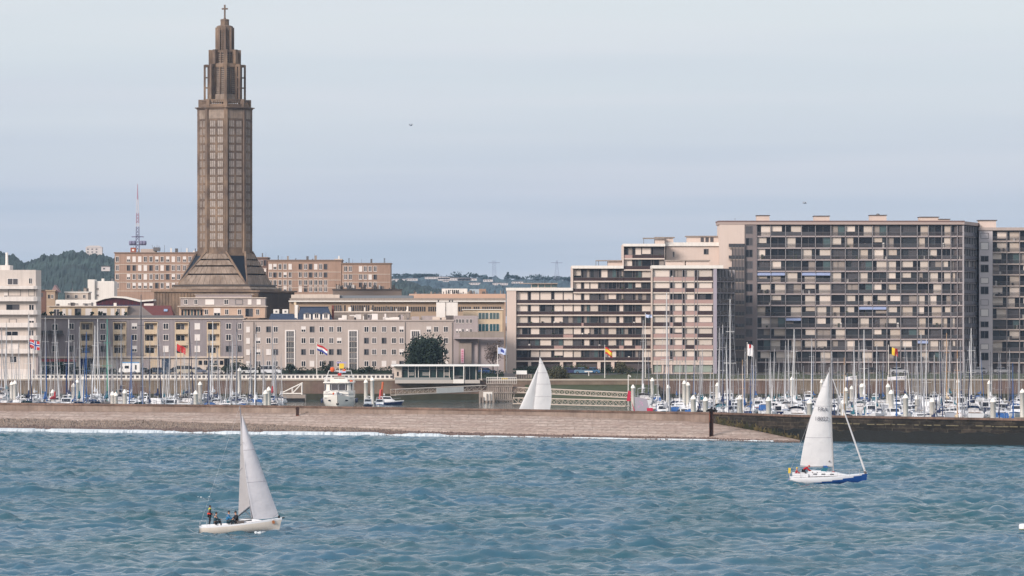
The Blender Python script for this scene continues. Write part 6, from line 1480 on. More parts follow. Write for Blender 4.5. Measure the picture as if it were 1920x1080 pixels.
# gulls
def gull(label, px, py, Y, span, rz):
    x, z = X(px, Y), Z(py, Y); r = empty('gull', (x, Y, z), label, 'gull', 'gulls in the sky', rz)
    r.scale = (.7,) * 3; b = MB(); m = mat('gull grey', (186, 190, 198)); b.ball((0, 0, 0), .5, m, sx=1.1, sy=.32, sz=.3); b.ball((.58, 0, .06), .13, m); b.tube((-.5, 0, 0), (-.85, 0, .02), .12, .04, m, 5); b.tube((.68, 0, .05), (.82, 0, .02), .05, .01, M_yellow, 5)
    o = bpy.data.objects.new('body', b.data('body')); COL.objects.link(o); o.parent = r
    for s in (-1, 1):
        b = MB(); pts_ = [(0.15, s * .1, .05), (.25, s * span * .28, .42), (-.05, s * span * .5, .25), (-.22, s * span * .48, .25), (-.12, s * span * .26, .38), (-.2, s * .1, .03)]
        b.add(pts_ + [(a, c, d - .04) for a, c, d in pts_], [tuple(range(6)), tuple(range(11, 5, -1))] + [(i, 6 + i, 6 + (i + 1) % 6, (i + 1) % 6) for i in range(6)], m)
        o = bpy.data.objects.new('wing', b.data('wing')); COL.objects.link(o); o.parent = r
gull('grey gull gliding in the empty sky right of the church tower', 770.5, 235, 700, 1.0, R(70)); gull('grey gull flying above the tall residence roof', 1509, 381, 700, 1.1, R(50))
# ================================================================ boats
def hull_mb(L_, B, fb, fs, mhull, mdeck, mboot, mstripe=None, tr=.72, rake=.55, draft=.35, n=18, k=9, stern_rake=-.25, split=None):
    """a lofted hull, bow to +x, waterline z=0, stern at -L/2."""
    b = MB(); sec = []
    for i in range(n + 1):
        t = i / n
        if t > .42: w = max(.0, 1 - ((t - .42) / .58) ** 2.3)
        else: w = 1 - (1 - tr) * ((.42 - t) / .42) ** 1.8
        w = max(w, .012) * B / 2; sh = fs + (fb - fs) * t ** 1.7 - .06 * math.sin(math.pi * t); dr = draft * math.sin(math.pi * min(1, .12 + t * .88)) ** .7 * (1 - .5 * t) + .02
        row = []
        for j in range(k + 1):
            a = j / k; ang = a * math.pi / 2
            y = w * math.sin(ang) ** (.62 + .5 * t); z = -dr + (sh + dr) * (1 - math.cos(ang)) ** (1.05)
            x = -L_ / 2 + L_ * t + (z / max(fb, .1)) * rake * max(0, (t - .7) / .3) ** 1.5 - (rake * .0) + stern_rake * (z / fs if fs else 0) * max(0, (.12 - t) / .12)
            row.append((x, y, z))
        sec.append(row)
    full = [[(x, -y, z) for x, y, z in reversed(r_)] + r_[1:] for r_ in sec]; w_ = 2 * k + 1
    vs = [p for r_ in full for p in r_]
    b.v = vs; b.mats = [mboot, mhull, mstripe or mhull]
    def mid(f): return sum(vs[i][2] for i in f) / 4, sum(vs[i][0] for i in f) / 4
    for i in range(n):
        for j in range(w_ - 1):
            f = (i * w_ + j, (i + 1) * w_ + j, (i + 1) * w_ + j + 1, i * w_ + j + 1); z, x = mid(f)
            t = i / n; sh = fs + (fb - fs) * t ** 1.7
            mi_ = 0 if z < .05 else (2 if (split(t, z / sh) if split else z > sh * .82) else 1)
            b.f.append(f); b.m.append(mi_); b.smooth.append(True)
    b.f.append(tuple(range(w_ - 1, -1, -1))); b.m.append(1); b.smooth.append(False)
    d = MB()
    dk = []
    for r_ in sec: x, y, z = r_[-1]; dk.append([(x, -y, z), (x, -y * .5, z + .05), (x, 0, z + .08), (x, y * .5, z + .05), (x, y, z)])
    v2 = [p for r_ in dk for p in r_]; d.add(v2, [(i * 5 + j, (i + 1) * 5 + j, (i + 1) * 5 + j + 1, i * 5 + j + 1) for i in range(n) for j in range(4)], mdeck, True)
    return b, d, sec
def sheer_at(L_, fb, fs, x): t = (x + L_ / 2) / L_; return fs + (fb - fs) * max(0, t) ** 1.7
M_gel = mat('gelcoat white', (226, 226, 230), rough=.3, spec=.5); M_deck = mat('deck grey white', (204, 204, 206), rough=.6); M_boot = mat('antifouling dark', (44, 48, 66)); M_teak = mat('teak deck', (150, 118, 92))
M_hnavy = mat('navy hull', (36, 48, 84), rough=.3, spec=.5); M_hred = mat('red hull', (150, 44, 50), rough=.3, spec=.5); M_wood_ = mat('varnished wood', (150, 96, 62), rough=.4); M_steel = mat('stainless steel', (170, 172, 178), rough=.3, metal=.5)
M_port = mat('dark portlight', (36, 40, 50), rough=.15, spec=.5)
YM = {}
def ymesh(key, fn):
    if key not in YM: YM[key] = fn()
    return YM[key]
def local_mesh(b, name): return b.data(name)
def mk_hull(kind):
    mh, ms = {'white': (M_gel, None), 'navy': (M_hnavy, M_gel), 'red': (M_hred, M_gel), 'bluestripe': (M_gel, M_blue), 'grey': (M_greyc, M_gel)}[kind]
    b, d, s_ = hull_mb(10, 3.2, 1.35, 1.0, mh, M_deck, M_boot, ms)
    return b.data('hull'), d.data('deck')
def mk_cabin(kind):
    b = MB()
    prof = [(-1.6, 1.0), (2.6, 1.1), (1.9, 1.42), (-.2, 1.62), (-1.6, 1.65)] if kind != 2 else [(-2.4, 1.0), (2.8, 1.1), (1.6, 1.5), (.8, 2.0), (-2.2, 2.1)]
    n = len(prof)
    vs = [(a, -1.0 if c < 1.2 else -.78, c) for a, c in prof] + [(a, 1.0 if c < 1.2 else .78, c) for a, c in prof]
    b.add(vs, [tuple(range(n)), tuple(range(2 * n - 1, n - 1, -1))] + [(i, n + i, n + (i + 1) % n, (i + 1) % n) for i in range(n)], M_gel)
    for s in (-1, 1):
        for x in (-1.2, -.3, .6): b.box(x, x + .6, s * .9 - .04, s * .9 + .04, 1.28, 1.44, M_port)
    if kind == 2: b.box(.9, 1.3, -.6, .6, 1.6, 1.9, M_port)
    for x in (.4, 1.5): b.box(x, x + .5, -.3, .3, 1.5, 1.62 if x < 1 else 1.56, M_port)
    # cockpit coamings and wheel
    for s in (-1, 1): b.box(-4.2, -1.6, s * 1.05 - .09, s * 1.05 + .09, .95, 1.3, M_gel)
    b.box(-3.9, -1.8, -.8, .8, .9, 1.08, M_teak)
    b.tube((-3.3, 0, 1.0), (-3.3, 0, 1.7), .08, .06, M_gel, 6); b.lathe((-3.3, 0, 1.45), [(.42, 0), (.42, .04)], M_steel, 10)
    return b.data('cabin')
def mk_rails():
    b = MB()
    for s in (-1, 1):
        xs_ = [-4.9, -3.6, -2.2, -.6, 1.0, 2.6, 3.9, 4.9]; ys_ = [1.15, 1.35, 1.5, 1.55, 1.5, 1.2, .7, .12]
        for x, y in zip(xs_, ys_): z = sheer_at(10, 1.35, 1.0, x); b.tube((x, s * y, z), (x, s * y, z + .62), .025, .025, M_steel, 4)
        for h in (.35, .62): b.path([(x, s * y, sheer_at(10, 1.35, 1.0, x) + h) for x, y in zip(xs_, ys_)], .022, M_steel, 4)
    b.path([(-4.9, -1.15, 1.62), (-4.95, 0, 1.64), (-4.9, 1.15, 1.62)], .03, M_steel, 4); b.path([(4.9, -.12, 1.97), (5.2, 0, 2.0), (4.9, .12, 1.97)], .03, M_steel, 4)
    return b.data('guard_rail')
def slant(b, a, c, r0, r1, m, n=5):
    vs = [(p[0] + r_ * math.cos(2 * math.pi * i / n), p[1] + r_ * math.sin(2 * math.pi * i / n), p[2]) for p, r_ in ((a, r0), (c, r1)) for i in range(n)]
    b.add(vs, [(i, (i + 1) % n, n + (i + 1) % n, n + i) for i in range(n)], m, True)
def mk_mast(m, r_=.08):
    b = MB(); b.tube((0, 0, 0), (0, 0, 1), r_, r_ * .75, m, 8)      # unit height, scaled
    for h in (.45, .72): b.box(-.03, .03, -.75 if h < .6 else -.55, .75 if h < .6 else .55, h, h + .004, m)
    for s in (-1, 1): slant(b, (0, s * .75, .45), (0, 0, .98), .018, .018, M_steel, 3); slant(b, (0, s * 1.45, -.02), (0, s * .75, .45), .018, .018, M_steel, 3)
    slant(b, (-5.3, 0, -.05), (0, 0, .98), .016, .016, M_steel, 3)
    b.tube((0, 0, 1.0), (0, 0, 1.04), .02, .012, M_metal, 3); b.box(-.28, .12, -.03, .03, 1.008, 1.013, M_metal)
    return b.data('mast')
def mk_boom(m):
    b = MB(); b.tube((0, 0, 0), (-4.2, 0, .1), .07, .06, M_alu, 6)
    sec_ = [(0.05, .22), (-.8, .26), (-2, .22), (-3.4, .15), (-4.1, .09)]
    for (x0, r0), (x1, r1) in zip(sec_, sec_[1:]): b.tube((x0, 0, .12 + r0 * .6), (x1, 0, .16 + r1 * .6), r0, r1, m, 8)
    b.tube((.08, 0, .1), (.1, 0, 1.2), .2, .1, m, 7)
    return b.data('boom_cover')
def mk_furl(m):
    b = MB(); slant(b, (3.75, 0, 0), (.06, 0, 1.0), .1, .03, m, 7); return b.data('furled_sail')   # unit height: rings lie flat so that it can be scaled with the mast
def mk_hood(m):
    b = MB()
    def fn(u, v):
        a = math.pi * u; return (-1.9 + 1.1 * v * (1 - .15 * math.sin(a)), -.98 * math.cos(a), 1.32 + (.62 - .32 * v) * math.sin(a) ** .6)
    b.grid(fn, 10, 4, m, True); b.grid(lambda u, v: (lambda p: (p[0], p[1] * .97, p[2] - .03))(fn(u, v)), 10, 4, m, True)
    return b.data('sprayhood')
def mk_fender(m):
    b = MB()
    for x, s in ((-2.5, -1), (-.6, -1), (1.4, -1), (-2.5, 1), (-.6, 1), (1.4, 1)):
        y = s * (1.72 if x < 1 else 1.55); b.lathe((x, y, .25), [(.02, 0), (.13, .08), (.13, .55), (.02, .65)], m, 7)
    return b.data('fenders')
def mk_bimini(m):
    b = MB()
    fn = lambda u, v: (-4.3 + 1.9 * v, -1.1 + 2.2 * u, 2.75 + .18 * math.sin(math.pi * u))
    b.grid(fn, 6, 3, m, True); b.grid(lambda u, v: (lambda p: (p[0], p[1], p[2] - .05))(fn(u, v)), 6, 3, m, True)
    for x in (-4.2, -2.5):
        for y in (-1.08, 1.08): b.tube((x, y, 1.0), (x, y, 2.75), .03, .03, M_steel, 4)
    return b.data('bimini')
CV = {'navy': M_navy, 'blue': M_blue, 'white': M_gel, 'grey': M_greyc, 'teal': M_teal, 'red': M_redc, 'cream': M_sand}
MASTM = {'silver': M_alu, 'white': mat('pale painted mast', (205, 203, 203), rough=.4), 'dark': mat('anodised dark mast', (72, 72, 80), rough=.4), 'blue': mat('blue painted mast', (44, 84, 140), rough=.4), 'green': mat('sea green mast', (84, 164, 146), rough=.4), 'wood': mat('wooden mast', (176, 140, 104), rough=.5)}
BOATS = []
def yacht(px, ytop, Y, sc=1.0, yaw=0.0, hull='white', cover='navy', mast='silver', cabin=0, hood=None, bim=None, fur=True):
    x = X(px, Y); mh = Z(ytop, Y)
    r = empty('sailing_yacht', (x, Y, 0), '', 'sailing yacht', None, yaw); r.scale = (sc,) * 3
    h_, d_ = ymesh(('hull', hull), lambda: mk_hull(hull))
    mx_ = .7                                                     # mast step
    # place so that the mast, not the hull's middle, stands at px
    r.location = (x - mx_ * sc * math.cos(yaw), Y - mx_ * sc * math.sin(yaw), 0)
    inst(h_, 'hull', r, (0, 0, 0)); inst(d_, 'deck', r, (0, 0, 0.002)); inst(ymesh(('cab', cabin), lambda: mk_cabin(cabin)), 'cabin', r, (0, 0, 0)); inst(ymesh('rail', mk_rails), 'guard_rail', r, (0, 0, 0))
    H = mh / sc - 1.6
    inst(ymesh(('mast', mast), lambda: mk_mast(MASTM[mast])), 'mast', r, (mx_, 0, 1.55), 0, (1, 1, H))
    inst(ymesh(('boom', cover), lambda: mk_boom(CV[cover])), 'boom_cover', r, (mx_ - .15, 0, 2.35))
    if fur: inst(ymesh(('furl', cover if cover in ('navy', 'blue', 'grey') else 'white'), lambda: mk_furl(CV[cover if cover in ('navy', 'blue', 'grey') else 'white'])), 'furled_sail', r, (mx_, 0, 1.4), 0, (1.1, 1, H * .9))
    if hood: inst(ymesh(('hood', hood), lambda: mk_hood(CV[hood])), 'sprayhood', r, (0, 0, 0.1))
    if bim: inst(ymesh(('bim', bim), lambda: mk_bimini(CV[bim])), 'bimini', r, (0, 0, 0))
    inst(ymesh('fend', lambda: mk_fender(M_flagw)), 'fenders', r, (0, 0, 0))
    BOATS.append(dict(r=r, px=px, Y=Y, hull=hull, cover=cover, mast=mast, hood=hood, bim=bim, kind='y')); return r
def mk_motor(k):
    b, d, _ = hull_mb(8, 2.9, 1.3, .95, [M_gel, M_hnavy, M_gel][k], M_deck, M_boot, [M_blue, M_gel, M_hred][k], tr=.9, rake=.8)
    c = MB()
    c.xprism([(-1.8, .95), (2.3, 1.15), (1.3, 1.7), (.7, 2.5), (-1.9, 2.55)], -1.05, 1.05, M_gel); gl = MB()
    for s in (-1, 1): gl.xprism([(-1.6, 1.75), (.95, 1.75), (.62, 2.32), (-1.6, 2.36)], s * 1.06 - .02, s * 1.06 + .02, M_port)
    gl.add([(1.26, -.9, 1.78), (1.26, .9, 1.78), (.78, .85, 2.42), (.78, -.85, 2.42)], [(0, 1, 2, 3)], M_port); gl.add([(-1.92, -.8, 1.2), (-1.92, .8, 1.2), (-1.92, .8, 2.3), (-1.92, -.8, 2.3)], [(3, 2, 1, 0)], M_port)
    t = MB(); t.tube((-1.2, 0, 2.5), (-1.4, 0, 3.6), .05, .03, M_gel, 5); t.box(-1.5, -1.0, -.9, .9, 3.0, 3.08, M_gel); t.lathe((-1.2, .4, 3.08), [(.2, 0), (.24, .1), (.2, .2)], M_gel, 8); 
    for s in (-1, 1): t.tube((-1.2, s * .85, 2.5), (-1.3, s * .85, 3.05), .05, .05, M_gel, 5)
    for s in (-1, 1): t.path([(3.9, s * .3, 2.0), (2.6, s * 1.0, 1.9), (.8, s * 1.35, 1.8)], .03, M_steel, 4)
    return b.data('hull'), d.data('deck'), c.data('wheelhouse'), gl.data('windows'), t.data('mast_and_rails')
def motor(px, Y, sc=1.0, yaw=0.0, k=0, cover=None):
    r = empty('motor_boat', (X(px, Y), Y, 0), '', 'motor boat', None, yaw); r.scale = (sc,) * 3
    for me_, nm in zip(ymesh(('mot', k), lambda: mk_motor(k)), ('hull', 'deck', 'wheelhouse', 'windows', 'mast_and_rails')): inst(me_, nm, r, (0, 0, 0))
    if cover:
        def fn():
            b = MB(); b.xprism([(-3.8, .9), (-1.9, .95), (-1.9, 2.2), (-3.2, 2.0), (-3.8, 1.3)], -1.15, 1.15, CV[cover]); return b.data('cockpit_cover')
        inst(ymesh(('mcov', cover), fn), 'cockpit_cover', r, (0, 0, 0))
    BOATS.append(dict(r=r, px=px, Y=Y, hull=['white', 'navy', 'white'][k], cover=cover, mast=None, hood=None, bim=None, kind='m', k=k)); return r

gb = random.Random(2024)
named = {  # px: (top row, mast colour)
    3: (615, 'silver'), 12: (606, 'silver'), 22: (628, 'silver'), 35: (640, 'silver'), 54: (590, 'white'), 64: (640, 'silver'), 75: (648, 'silver'), 85: (594, 'silver'), 103: (597, 'silver'), 107: (640, 'silver'), 124: (680, 'blue'), 129: (598, 'white'),
    139: (640, 'silver'), 149: (612, 'silver'), 162: (622, 'blue'), 178: (610, 'white'), 183: (598, 'white'), 201: (598, 'green'), 210: (650, 'silver'), 219: (655, 'dark'), 227: (606, 'silver'), 247: (628, 'blue'), 264.5: (552, 'dark'), 281: (642, 'silver'), 296: (606, 'silver'), 308: (650, 'silver'),
    318: (655, 'silver'), 330: (648, 'silver'), 339: (652, 'wood'), 345: (655, 'silver'), 355: (603, 'dark'), 369: (636, 'silver'), 392: (622, 'silver'), 399: (602, 'white'), 408: (650, 'silver'), 431: (640, 'dark'), 436: (628, 'silver'), 444: (606, 'dark'), 470: (650, 'silver'), 480: (608, 'dark'), 493: (650, 'silver'), 511: (608, 'silver'), 516: (655, 'silver'), 527: (664, 'silver'),
    1206: (600, 'silver'), 1216: (660, 'silver'), 1250: (548, 'white'), 1275: (672, 'silver'), 1302: (660, 'silver'), 1312: (672, 'silver'), 1317: (655, 'silver'), 1338: (655, 'silver'), 1349: (614, 'silver'), 1355: (608, 'silver'), 1362: (640, 'silver'), 1369: (560, 'white'), 1392: (674, 'wood'), 1397: (652, 'silver'), 1407: (700, 'blue'), 1413: (648, 'silver'),
    1436: (672, 'silver'), 1442: (670, 'silver'), 1452: (654, 'silver'), 1473: (640, 'silver'), 1478: (636, 'white'), 1489: (617, 'white'), 1522: (634, 'silver'), 1545: (655, 'silver'), 1560: (660, 'silver'), 1571: (672, 'silver'), 1583: (670, 'wood'), 1589: (700, 'blue'), 1601: (642, 'silver'), 1611: (642, 'silver'), 1620: (618, 'white'), 1629: (670, 'silver'), 1644: (645, 'silver'), 1656: (662, 'silver'), 1681: (664, 'silver'), 1697: (642, 'white'), 1710: (648, 'silver'), 1720: (650, 'silver'),
    1727: (625, 'silver'), 1737: (635, 'white'), 1752: (665, 'silver'), 1762: (640, 'silver'), 1770: (656, 'silver'), 1775: (624, 'wood'), 1781: (640, 'silver'), 1795: (656, 'wood'), 1801: (638, 'silver'), 1808: (660, 'silver'), 1818: (640, 'white'), 1821: (615, 'white'), 1828: (650, 'silver'), 1857: (660, 'dark'), 1873: (662, 'silver'), 1893: (656, 'silver'), 1899: (680, 'blue'), 1911: (676, 'silver'), 1925: (640, 'silver')}
def wall_y(px): return shore(px)[0]
for px, (top, mc) in named.items():
    big = top < 600
    row = gb.choice([0, 1, 2, 3]) if not big else gb.choice([0, 1])
    near = wall_y(px) + (75 if px < 600 else 50); far = 1062
    Y = near + (far - near) * (row + .5 + gb.uniform(-.22, .22)) / 4
    mh = Z(top, Y); sc = max(.72, min(1.35, mh / 14.0))
    if mh > 18: sc = 1.45
    if mh > 24: Y = near + 15; sc = 1.5
    yaw = gb.choice([90, -90, 90, -90, 86, -94, 90, -90]) + gb.gauss(0, 2)
    cov = {'blue': 'blue', 'green': 'teal', 'wood': 'cream'}.get(mc) or gb.choice(['navy', 'navy', 'blue', 'white', 'grey', 'teal', 'navy', 'white', 'red' if gb.random() < .3 else 'grey'])
    yacht(px, top, Y, sc, R(yaw), gb.choice(['white'] * 6 + ['bluestripe', 'navy', 'grey', 'red'] if px > 600 or True else []), cov, mc, gb.choice([0, 0, 0, 2]), gb.choice([None, 'navy', 'blue', 'navy', 'white', 'grey', 'teal']), gb.choice([None] * 4 + ['navy', 'white']))
# second-rank yachts with lower masts between the named ones, then motor boats
for side, (a, c), n in (('l', (4, 520), 26), ('r', (1222, 1918), 40)):
    for i in range(n):
        px = a + (c - a) * (i + gb.uniform(.2, .8)) / n
        near = 900; Y = near + (1062 - near) * gb.uniform(0, 1)
        yacht(px, gb.uniform(655, 695), Y, gb.uniform(.72, .95), R(gb.choice([90, -90]) + gb.gauss(0, 5)), gb.choice(['white'] * 5 + ['bluestripe', 'navy']), gb.choice(['navy', 'blue', 'white', 'grey', 'teal']), 'silver', 0, gb.choice([None, 'navy', 'blue', 'white', 'grey']), None)
for (px, Y, sc, yaw, k, cv) in ((125, 965, 1.15, -90, 0, None), (44, 990, .9, 0, 1, 'navy'), (100, 1010, .9, 180, 2, None), (455, 1000, .9, -90, 0, 'blue'), (390, 1000, .9, 90, 0, 'grey'), (312, 990, .8, -80, 0, 'white'), (200, 1035, .8, -90, 1, 'teal'), (268, 960, .9, -95, 2, None),
                                (1240, 930, .95, -90, 0, 'blue'), (1330, 960, .9, -90, 0, None), (1445, 940, 1, 170, 0, 'white'), (1500, 900, .95, -90, 2, None), (1635, 890, 1.15, -90, 0, 'teal'), (1676, 880, 1.0, -84, 1, None), (1712, 905, 1.05, -90, 0, None), (1780, 860, .95, 90, 0, 'grey'), (1806, 900, 1.0, -90, 2, 'navy'), (1876, 850, 1.05, 90, 0, 'blue'), (1905, 905, 1.0, -100, 0, None), (1560, 930, .9, -90, 1, None), (1385, 905, 1, -90, 0, 'navy'), (1292, 900, .85, 90, 0, 'blue'), (1590, 850, .9, 5, 1, 'navy'), (1740, 850, .95, -90, 0, None)):
    motor(px, Y, sc, R(yaw), k, cv)
for side, a, c, n in (('l', 6, 522, 24), ('r', 1226, 1916, 52)):
    for i in range(n):
        px = a + (c - a) * (i + gb.uniform(.1, .9)) / n
        motor(px, gb.choice([895, 930, 960, 1000, 1040]) + gb.uniform(-8, 8), gb.uniform(.75, 1.05), R(gb.choice([90, -90]) + gb.gauss(0, 5)), gb.choice([0, 0, 1, 2, 0]), gb.choice([None, None, 'navy', 'blue', 'grey', 'white', 'teal']))
# labels: look first, then where it lies
MARKS = [(0, 'before the white tower block'), (70, 'before the teal shop windows'), (150, 'before the first two cream loggias'), (245, 'before the middle cream loggia'), (322, 'before the last cream loggias'), (425, 'before the left end of the beige block'),
         (1190, 'before the front residence'), (1290, 'near the rusty steel beam'), (1345, 'before the gap beside the front residence'), (1410, 'before the left end of the tall residence'), (1530, 'behind the blue-bowed yacht'), (1600, 'left of the yellow-black-red flag'), (1670, 'right of the yellow-black-red flag'), (1765, 'before the right end of the tall residence'), (1840, 'before the residence at the right edge')]
def place(px): 
    s = MARKS[0][1]
    for p, t in MARKS:
        if px >= p: s = t
    return s
def rowname(px, Y):
    t = (Y - wall_y(px)) / (1087 - wall_y(px)); return 'close behind the sea wall' if t < .45 else ('midway out' if t < .72 else 'near the quay')
groups = {}
for d_ in BOATS:
    if d_['kind'] == 'y':
        hl = {'white': 'white', 'navy': 'navy-hulled', 'red': 'red-hulled', 'bluestripe': 'blue-striped', 'grey': 'grey-hulled'}[d_['hull']]
        base = '%s yacht with %s mast and %s boom cover %s' % (hl, d_['mast'], d_['cover'], place(d_['px']))
        d_['r']['group'] = 'sailing yachts moored in the marina'
    else:
        base = '%s motor boat%s %s' % (d_['hull'], (' with %s cockpit cover' % d_['cover']) if d_['cover'] else ' without a cover', place(d_['px'])); d_['r']['group'] = 'motor boats moored in the marina'
    d_['base'] = base; groups.setdefault(base, []).append(d_)
ORD = ['first', 'second', 'third', 'fourth', 'fifth', 'sixth', 'seventh', 'eighth']
for base, L2 in groups.items():
    L2.sort(key=lambda q_: q_['px'])
    for i, d_ in enumerate(L2):
        lb = base
        if len(L2) > 1: lb = ORD[i] + ' from left, ' + base
        w_ = lb.split(); 
        if len(w_) > 16: lb = lb.replace('boom cover ', 'cover ').replace('before the ', 'before ')
        d_['r']['label'] = ' '.join(lb.split()[:16])

# pontoons and guide piles
M_pont = mat('pontoon planks', (150, 136, 122), var=.2)
def pontoon(label, pa, pb, Y):
    b = MB(); b.box(X(pa, Y), X(pb, Y), Y - 1.1, Y + 1.1, .35, .5, M_pont); b.box(X(pa, Y), X(pb, Y), Y - 1.0, Y + 1.0, -.2, .35, M_dconc)
    x = X(pa, Y)
    while x < X(pb, Y): b.box(x, x + .25, Y - .9, Y - .65, .5, 1.4, M_white); x += 9
    thing(b, 'pontoon', label, 'pontoon', (X((pa + pb) / 2, Y), Y, .4), 'floating pontoons')
for lb, a, c, Y in (('floating pontoon of the left basin nearest the quay', -40, 530, 1045), ('middle floating pontoon of the left basin', -40, 525, 985), ('left basin pontoon closest behind the sea wall', -40, 515, 928), ('floating pontoon of the right basin nearest the quay', 1190, 2000, 1040), ('middle floating pontoon of the right basin', 1200, 2000, 965), ('right basin pontoon closest behind the sea wall', 1215, 2000, 885)): pontoon(lb, a, c, Y)
M_pile = mat('pile sleeve white', (246, 240, 232), rough=.5, var=.05, streak=.1)
PILES = [(22, 716, 1010), (28, 714, 1010), (99, 731, 930), (138, 719, 960), (145, 712, 1040), (156, 706, 1050), (211, 735, 925), (217, 736, 925), (234, 731, 915), (375, 716, 990), (367, 733, 905), (449, 690, 1045), (470, 705, 1040), (498, 732, 905), (504, 726, 912),
         (686, 712, 1020), (698, 708, 1020), (1187, 722, 990), (1223, 709, 1050), (1283, 714, 1000), (1290, 717, 1000), (1253, 722, 985), (1300, 742, 860), (1323, 745, 850), (1345, 718, 960), (1387, 742, 845), (1441, 745, 860), (1485, 707, 1040), (1518, 750, 842), (1541, 712, 1030), (1581, 750, 835), (1586, 727, 930), (1597, 724, 970), (1615, 720, 990), (1619, 719, 990), (1665, 720, 940), (1671, 732, 880), (1698, 740, 860), (1720, 742, 850), (1748, 747, 812), (1796, 712, 1040), (1855, 714, 1030), (1862, 747, 815), (1917, 730, 900)]
pm = MB(); pm.lathe((0, 0, 0), [(.46, -9), (.46, -.75), (.52, -.74), (.52, -.60), (.48, -.58), (.34, -.2), (.04, 0.15)], M_pile, 14)
pile_me = pm.data('guide_pile')
for i, (px, top, Y) in enumerate(PILES):
    z = Z(top, Y); sc = 1.0 if Y > 900 else 1.12
    o = bpy.data.objects.new('guide_pile', pile_me); COL.objects.link(o); o.location = (X(px, Y), Y, z); o.scale = (sc, sc, 1)
    o['category'] = 'pile'; o['group'] = 'white pointed guide piles'; o['label'] = ''
    o['_px'] = px
pl = {}
for o in [q_ for q_ in bpy.data.objects if q_.name.startswith('guide_pile')]:
    px = o['_px']; k = place(px) if not 560 < px < 1190 else ('between the motor cruiser and the pavilion' if px < 900 else 'at the right end of the gangways'); k = 'at the right end of the gangways' if px == 1187 else k
    pl.setdefault(k, []).append(o)
for k, L2 in pl.items():
    L2.sort(key=lambda q_: q_['_px'])
    for i, o in enumerate(L2): o['label'] = ('white pointed pile ' if len(L2) == 1 else ORD[i] + ' white pointed pile from left ') + k; del o['_px']
# grey and red stern fin boat beside the gangways
r = empty('catamaran_stern', (X(1203, 930), 930, 0), 'grey racing hull with pink marks and red edge tilted up beside the gangways', 'racing boat'); Yk = 935
b = MB(); b.xprism([(X(1192, Yk), Z(786, Yk)), (X(1222, Yk), Z(786, Yk)), (X(1213, Yk), Z(748, Yk)), (X(1190, Yk), Z(744, Yk))], Yk, Yk + 1.5, mat('pearl grey hull', (160, 154, 164), rough=.3)); part(b, 'hull', r)
b = MB(); b.xprism([(X(1184, Yk), Z(752, Yk)), (X(1196, Yk), Z(786, Yk)), (X(1191, Yk), Z(786, Yk)), (X(1188, Yk), Z(768, Yk))], Yk - .1, Yk + 1.0, mat('crimson edge', (186, 44, 74))); b.box(X(1213, Yk), X(1224, Yk), Yk - .2, Yk + .8, Z(772, Yk), Z(765, Yk), mat('crimson edge', (1, 1, 1))); part(b, 'edge', r)
b = MB(); g = random.Random(3)
for k in range(7): p = 1196 + g.random() * 12; t = 752 + k * 1.8; b.box(X(p, Yk), X(p + 2.5, Yk), Yk - .05, Yk, Z(t + 1, Yk), Z(t, Yk), mat('pink marks', (206, 150, 186)))
part(b, 'pink_marks', r)
b = MB(); b.xprism([(X(1175, 985), Z(752, 985)), (X(1182, 985), Z(752, 985)), (X(1183, 985), Z(734, 985)), (X(1178, 985), Z(732, 985))], 985, 985.6, mat('crimson edge', (1, 1, 1))); thing(b, 'red_cover', 'crimson cloth cover hanging on a post beside the hooked white post', 'cloth cover', (X(1179, 985), 985, 0))

# ================================================================ white motor cruiser seen bow-on
Yc = 985; s_ = F / Yc
r = empty('motor_cruiser', (X(636, Yc), Yc, 0), 'broad white motor cruiser facing the sea with signal flags on its flybridge', 'motor cruiser', None, R(-90)); r.scale = (1.18,) * 3
M_cr = mat('cream white gelcoat', (236, 230, 222), rough=.3, spec=.5)
def lpart(b, nm, lab=None, par=None):
    o = bpy.data.objects.new(nm, b.data(nm)); COL.objects.link(o); o.parent = par or r
    if lab: o['label'] = lab
    return o
W2 = 3.05
b, d, _ = hull_mb(15, 6.4, 2.9, 1.9, M_cr, M_deck, M_boot, M_cr, tr=.92, rake=1.2, draft=.6, n=22); lpart(b, 'hull'); lpart(d, 'deck')
b = MB(); b.prism([(-6, -2.9), (3.6, -2.9), (4.6, -2.0), (5.0, 0), (4.6, 2.0), (3.6, 2.9), (-6, 2.9)], 2.3, 3.5, M_cr); b.prism([(-5.5, -2.7), (2.6, -2.7), (3.5, -1.9), (3.8, 0), (3.5, 1.9), (2.6, 2.7), (-5.5, 2.7)], 3.5, 5.1, M_cr); b.prism([(-5.8, -3.0), (3.2, -3.0), (4.2, -2), (4.5, 0), (4.2, 2), (3.2, 3.0), (-5.8, 3.0)], 5.1, 5.3, M_cr); lpart(b, 'deckhouse')
b = MB()
for (y0, y1, xa_, xb_) in ((-2.55, -1.5, 2.75, 3.62), (-1.3, -.15, 3.66, 3.84), (.15, 1.3, 3.84, 3.66), (1.5, 2.55, 3.62, 2.75)):
    b.add([(xa_ + .06, y0, 3.75), (xb_ + .06, y1, 3.75), (xb_ + .06, y1, 4.85), (xa_ + .06, y0, 4.85)], [(0, 1, 2, 3)], M_port if y0 > 1 or y0 < -1.4 else M_glass2)
lpart(b, 'windscreen')
b = MB()
for z in (3.55, 4.98): b.path([(2.7, -2.72, z), (3.62, -1.92, z), (3.92, 0, z), (3.62, 1.92, z), (2.7, 2.72, z)], .05, M_greyc, 4)
for y, xx in ((-2.62, 2.75), (-1.4, 3.78), (0, 3.95), (1.4, 3.78), (2.62, 2.75)): b.tube((xx, y, 3.6), (xx, y, 4.95), .07, .07, M_greyc, 5)
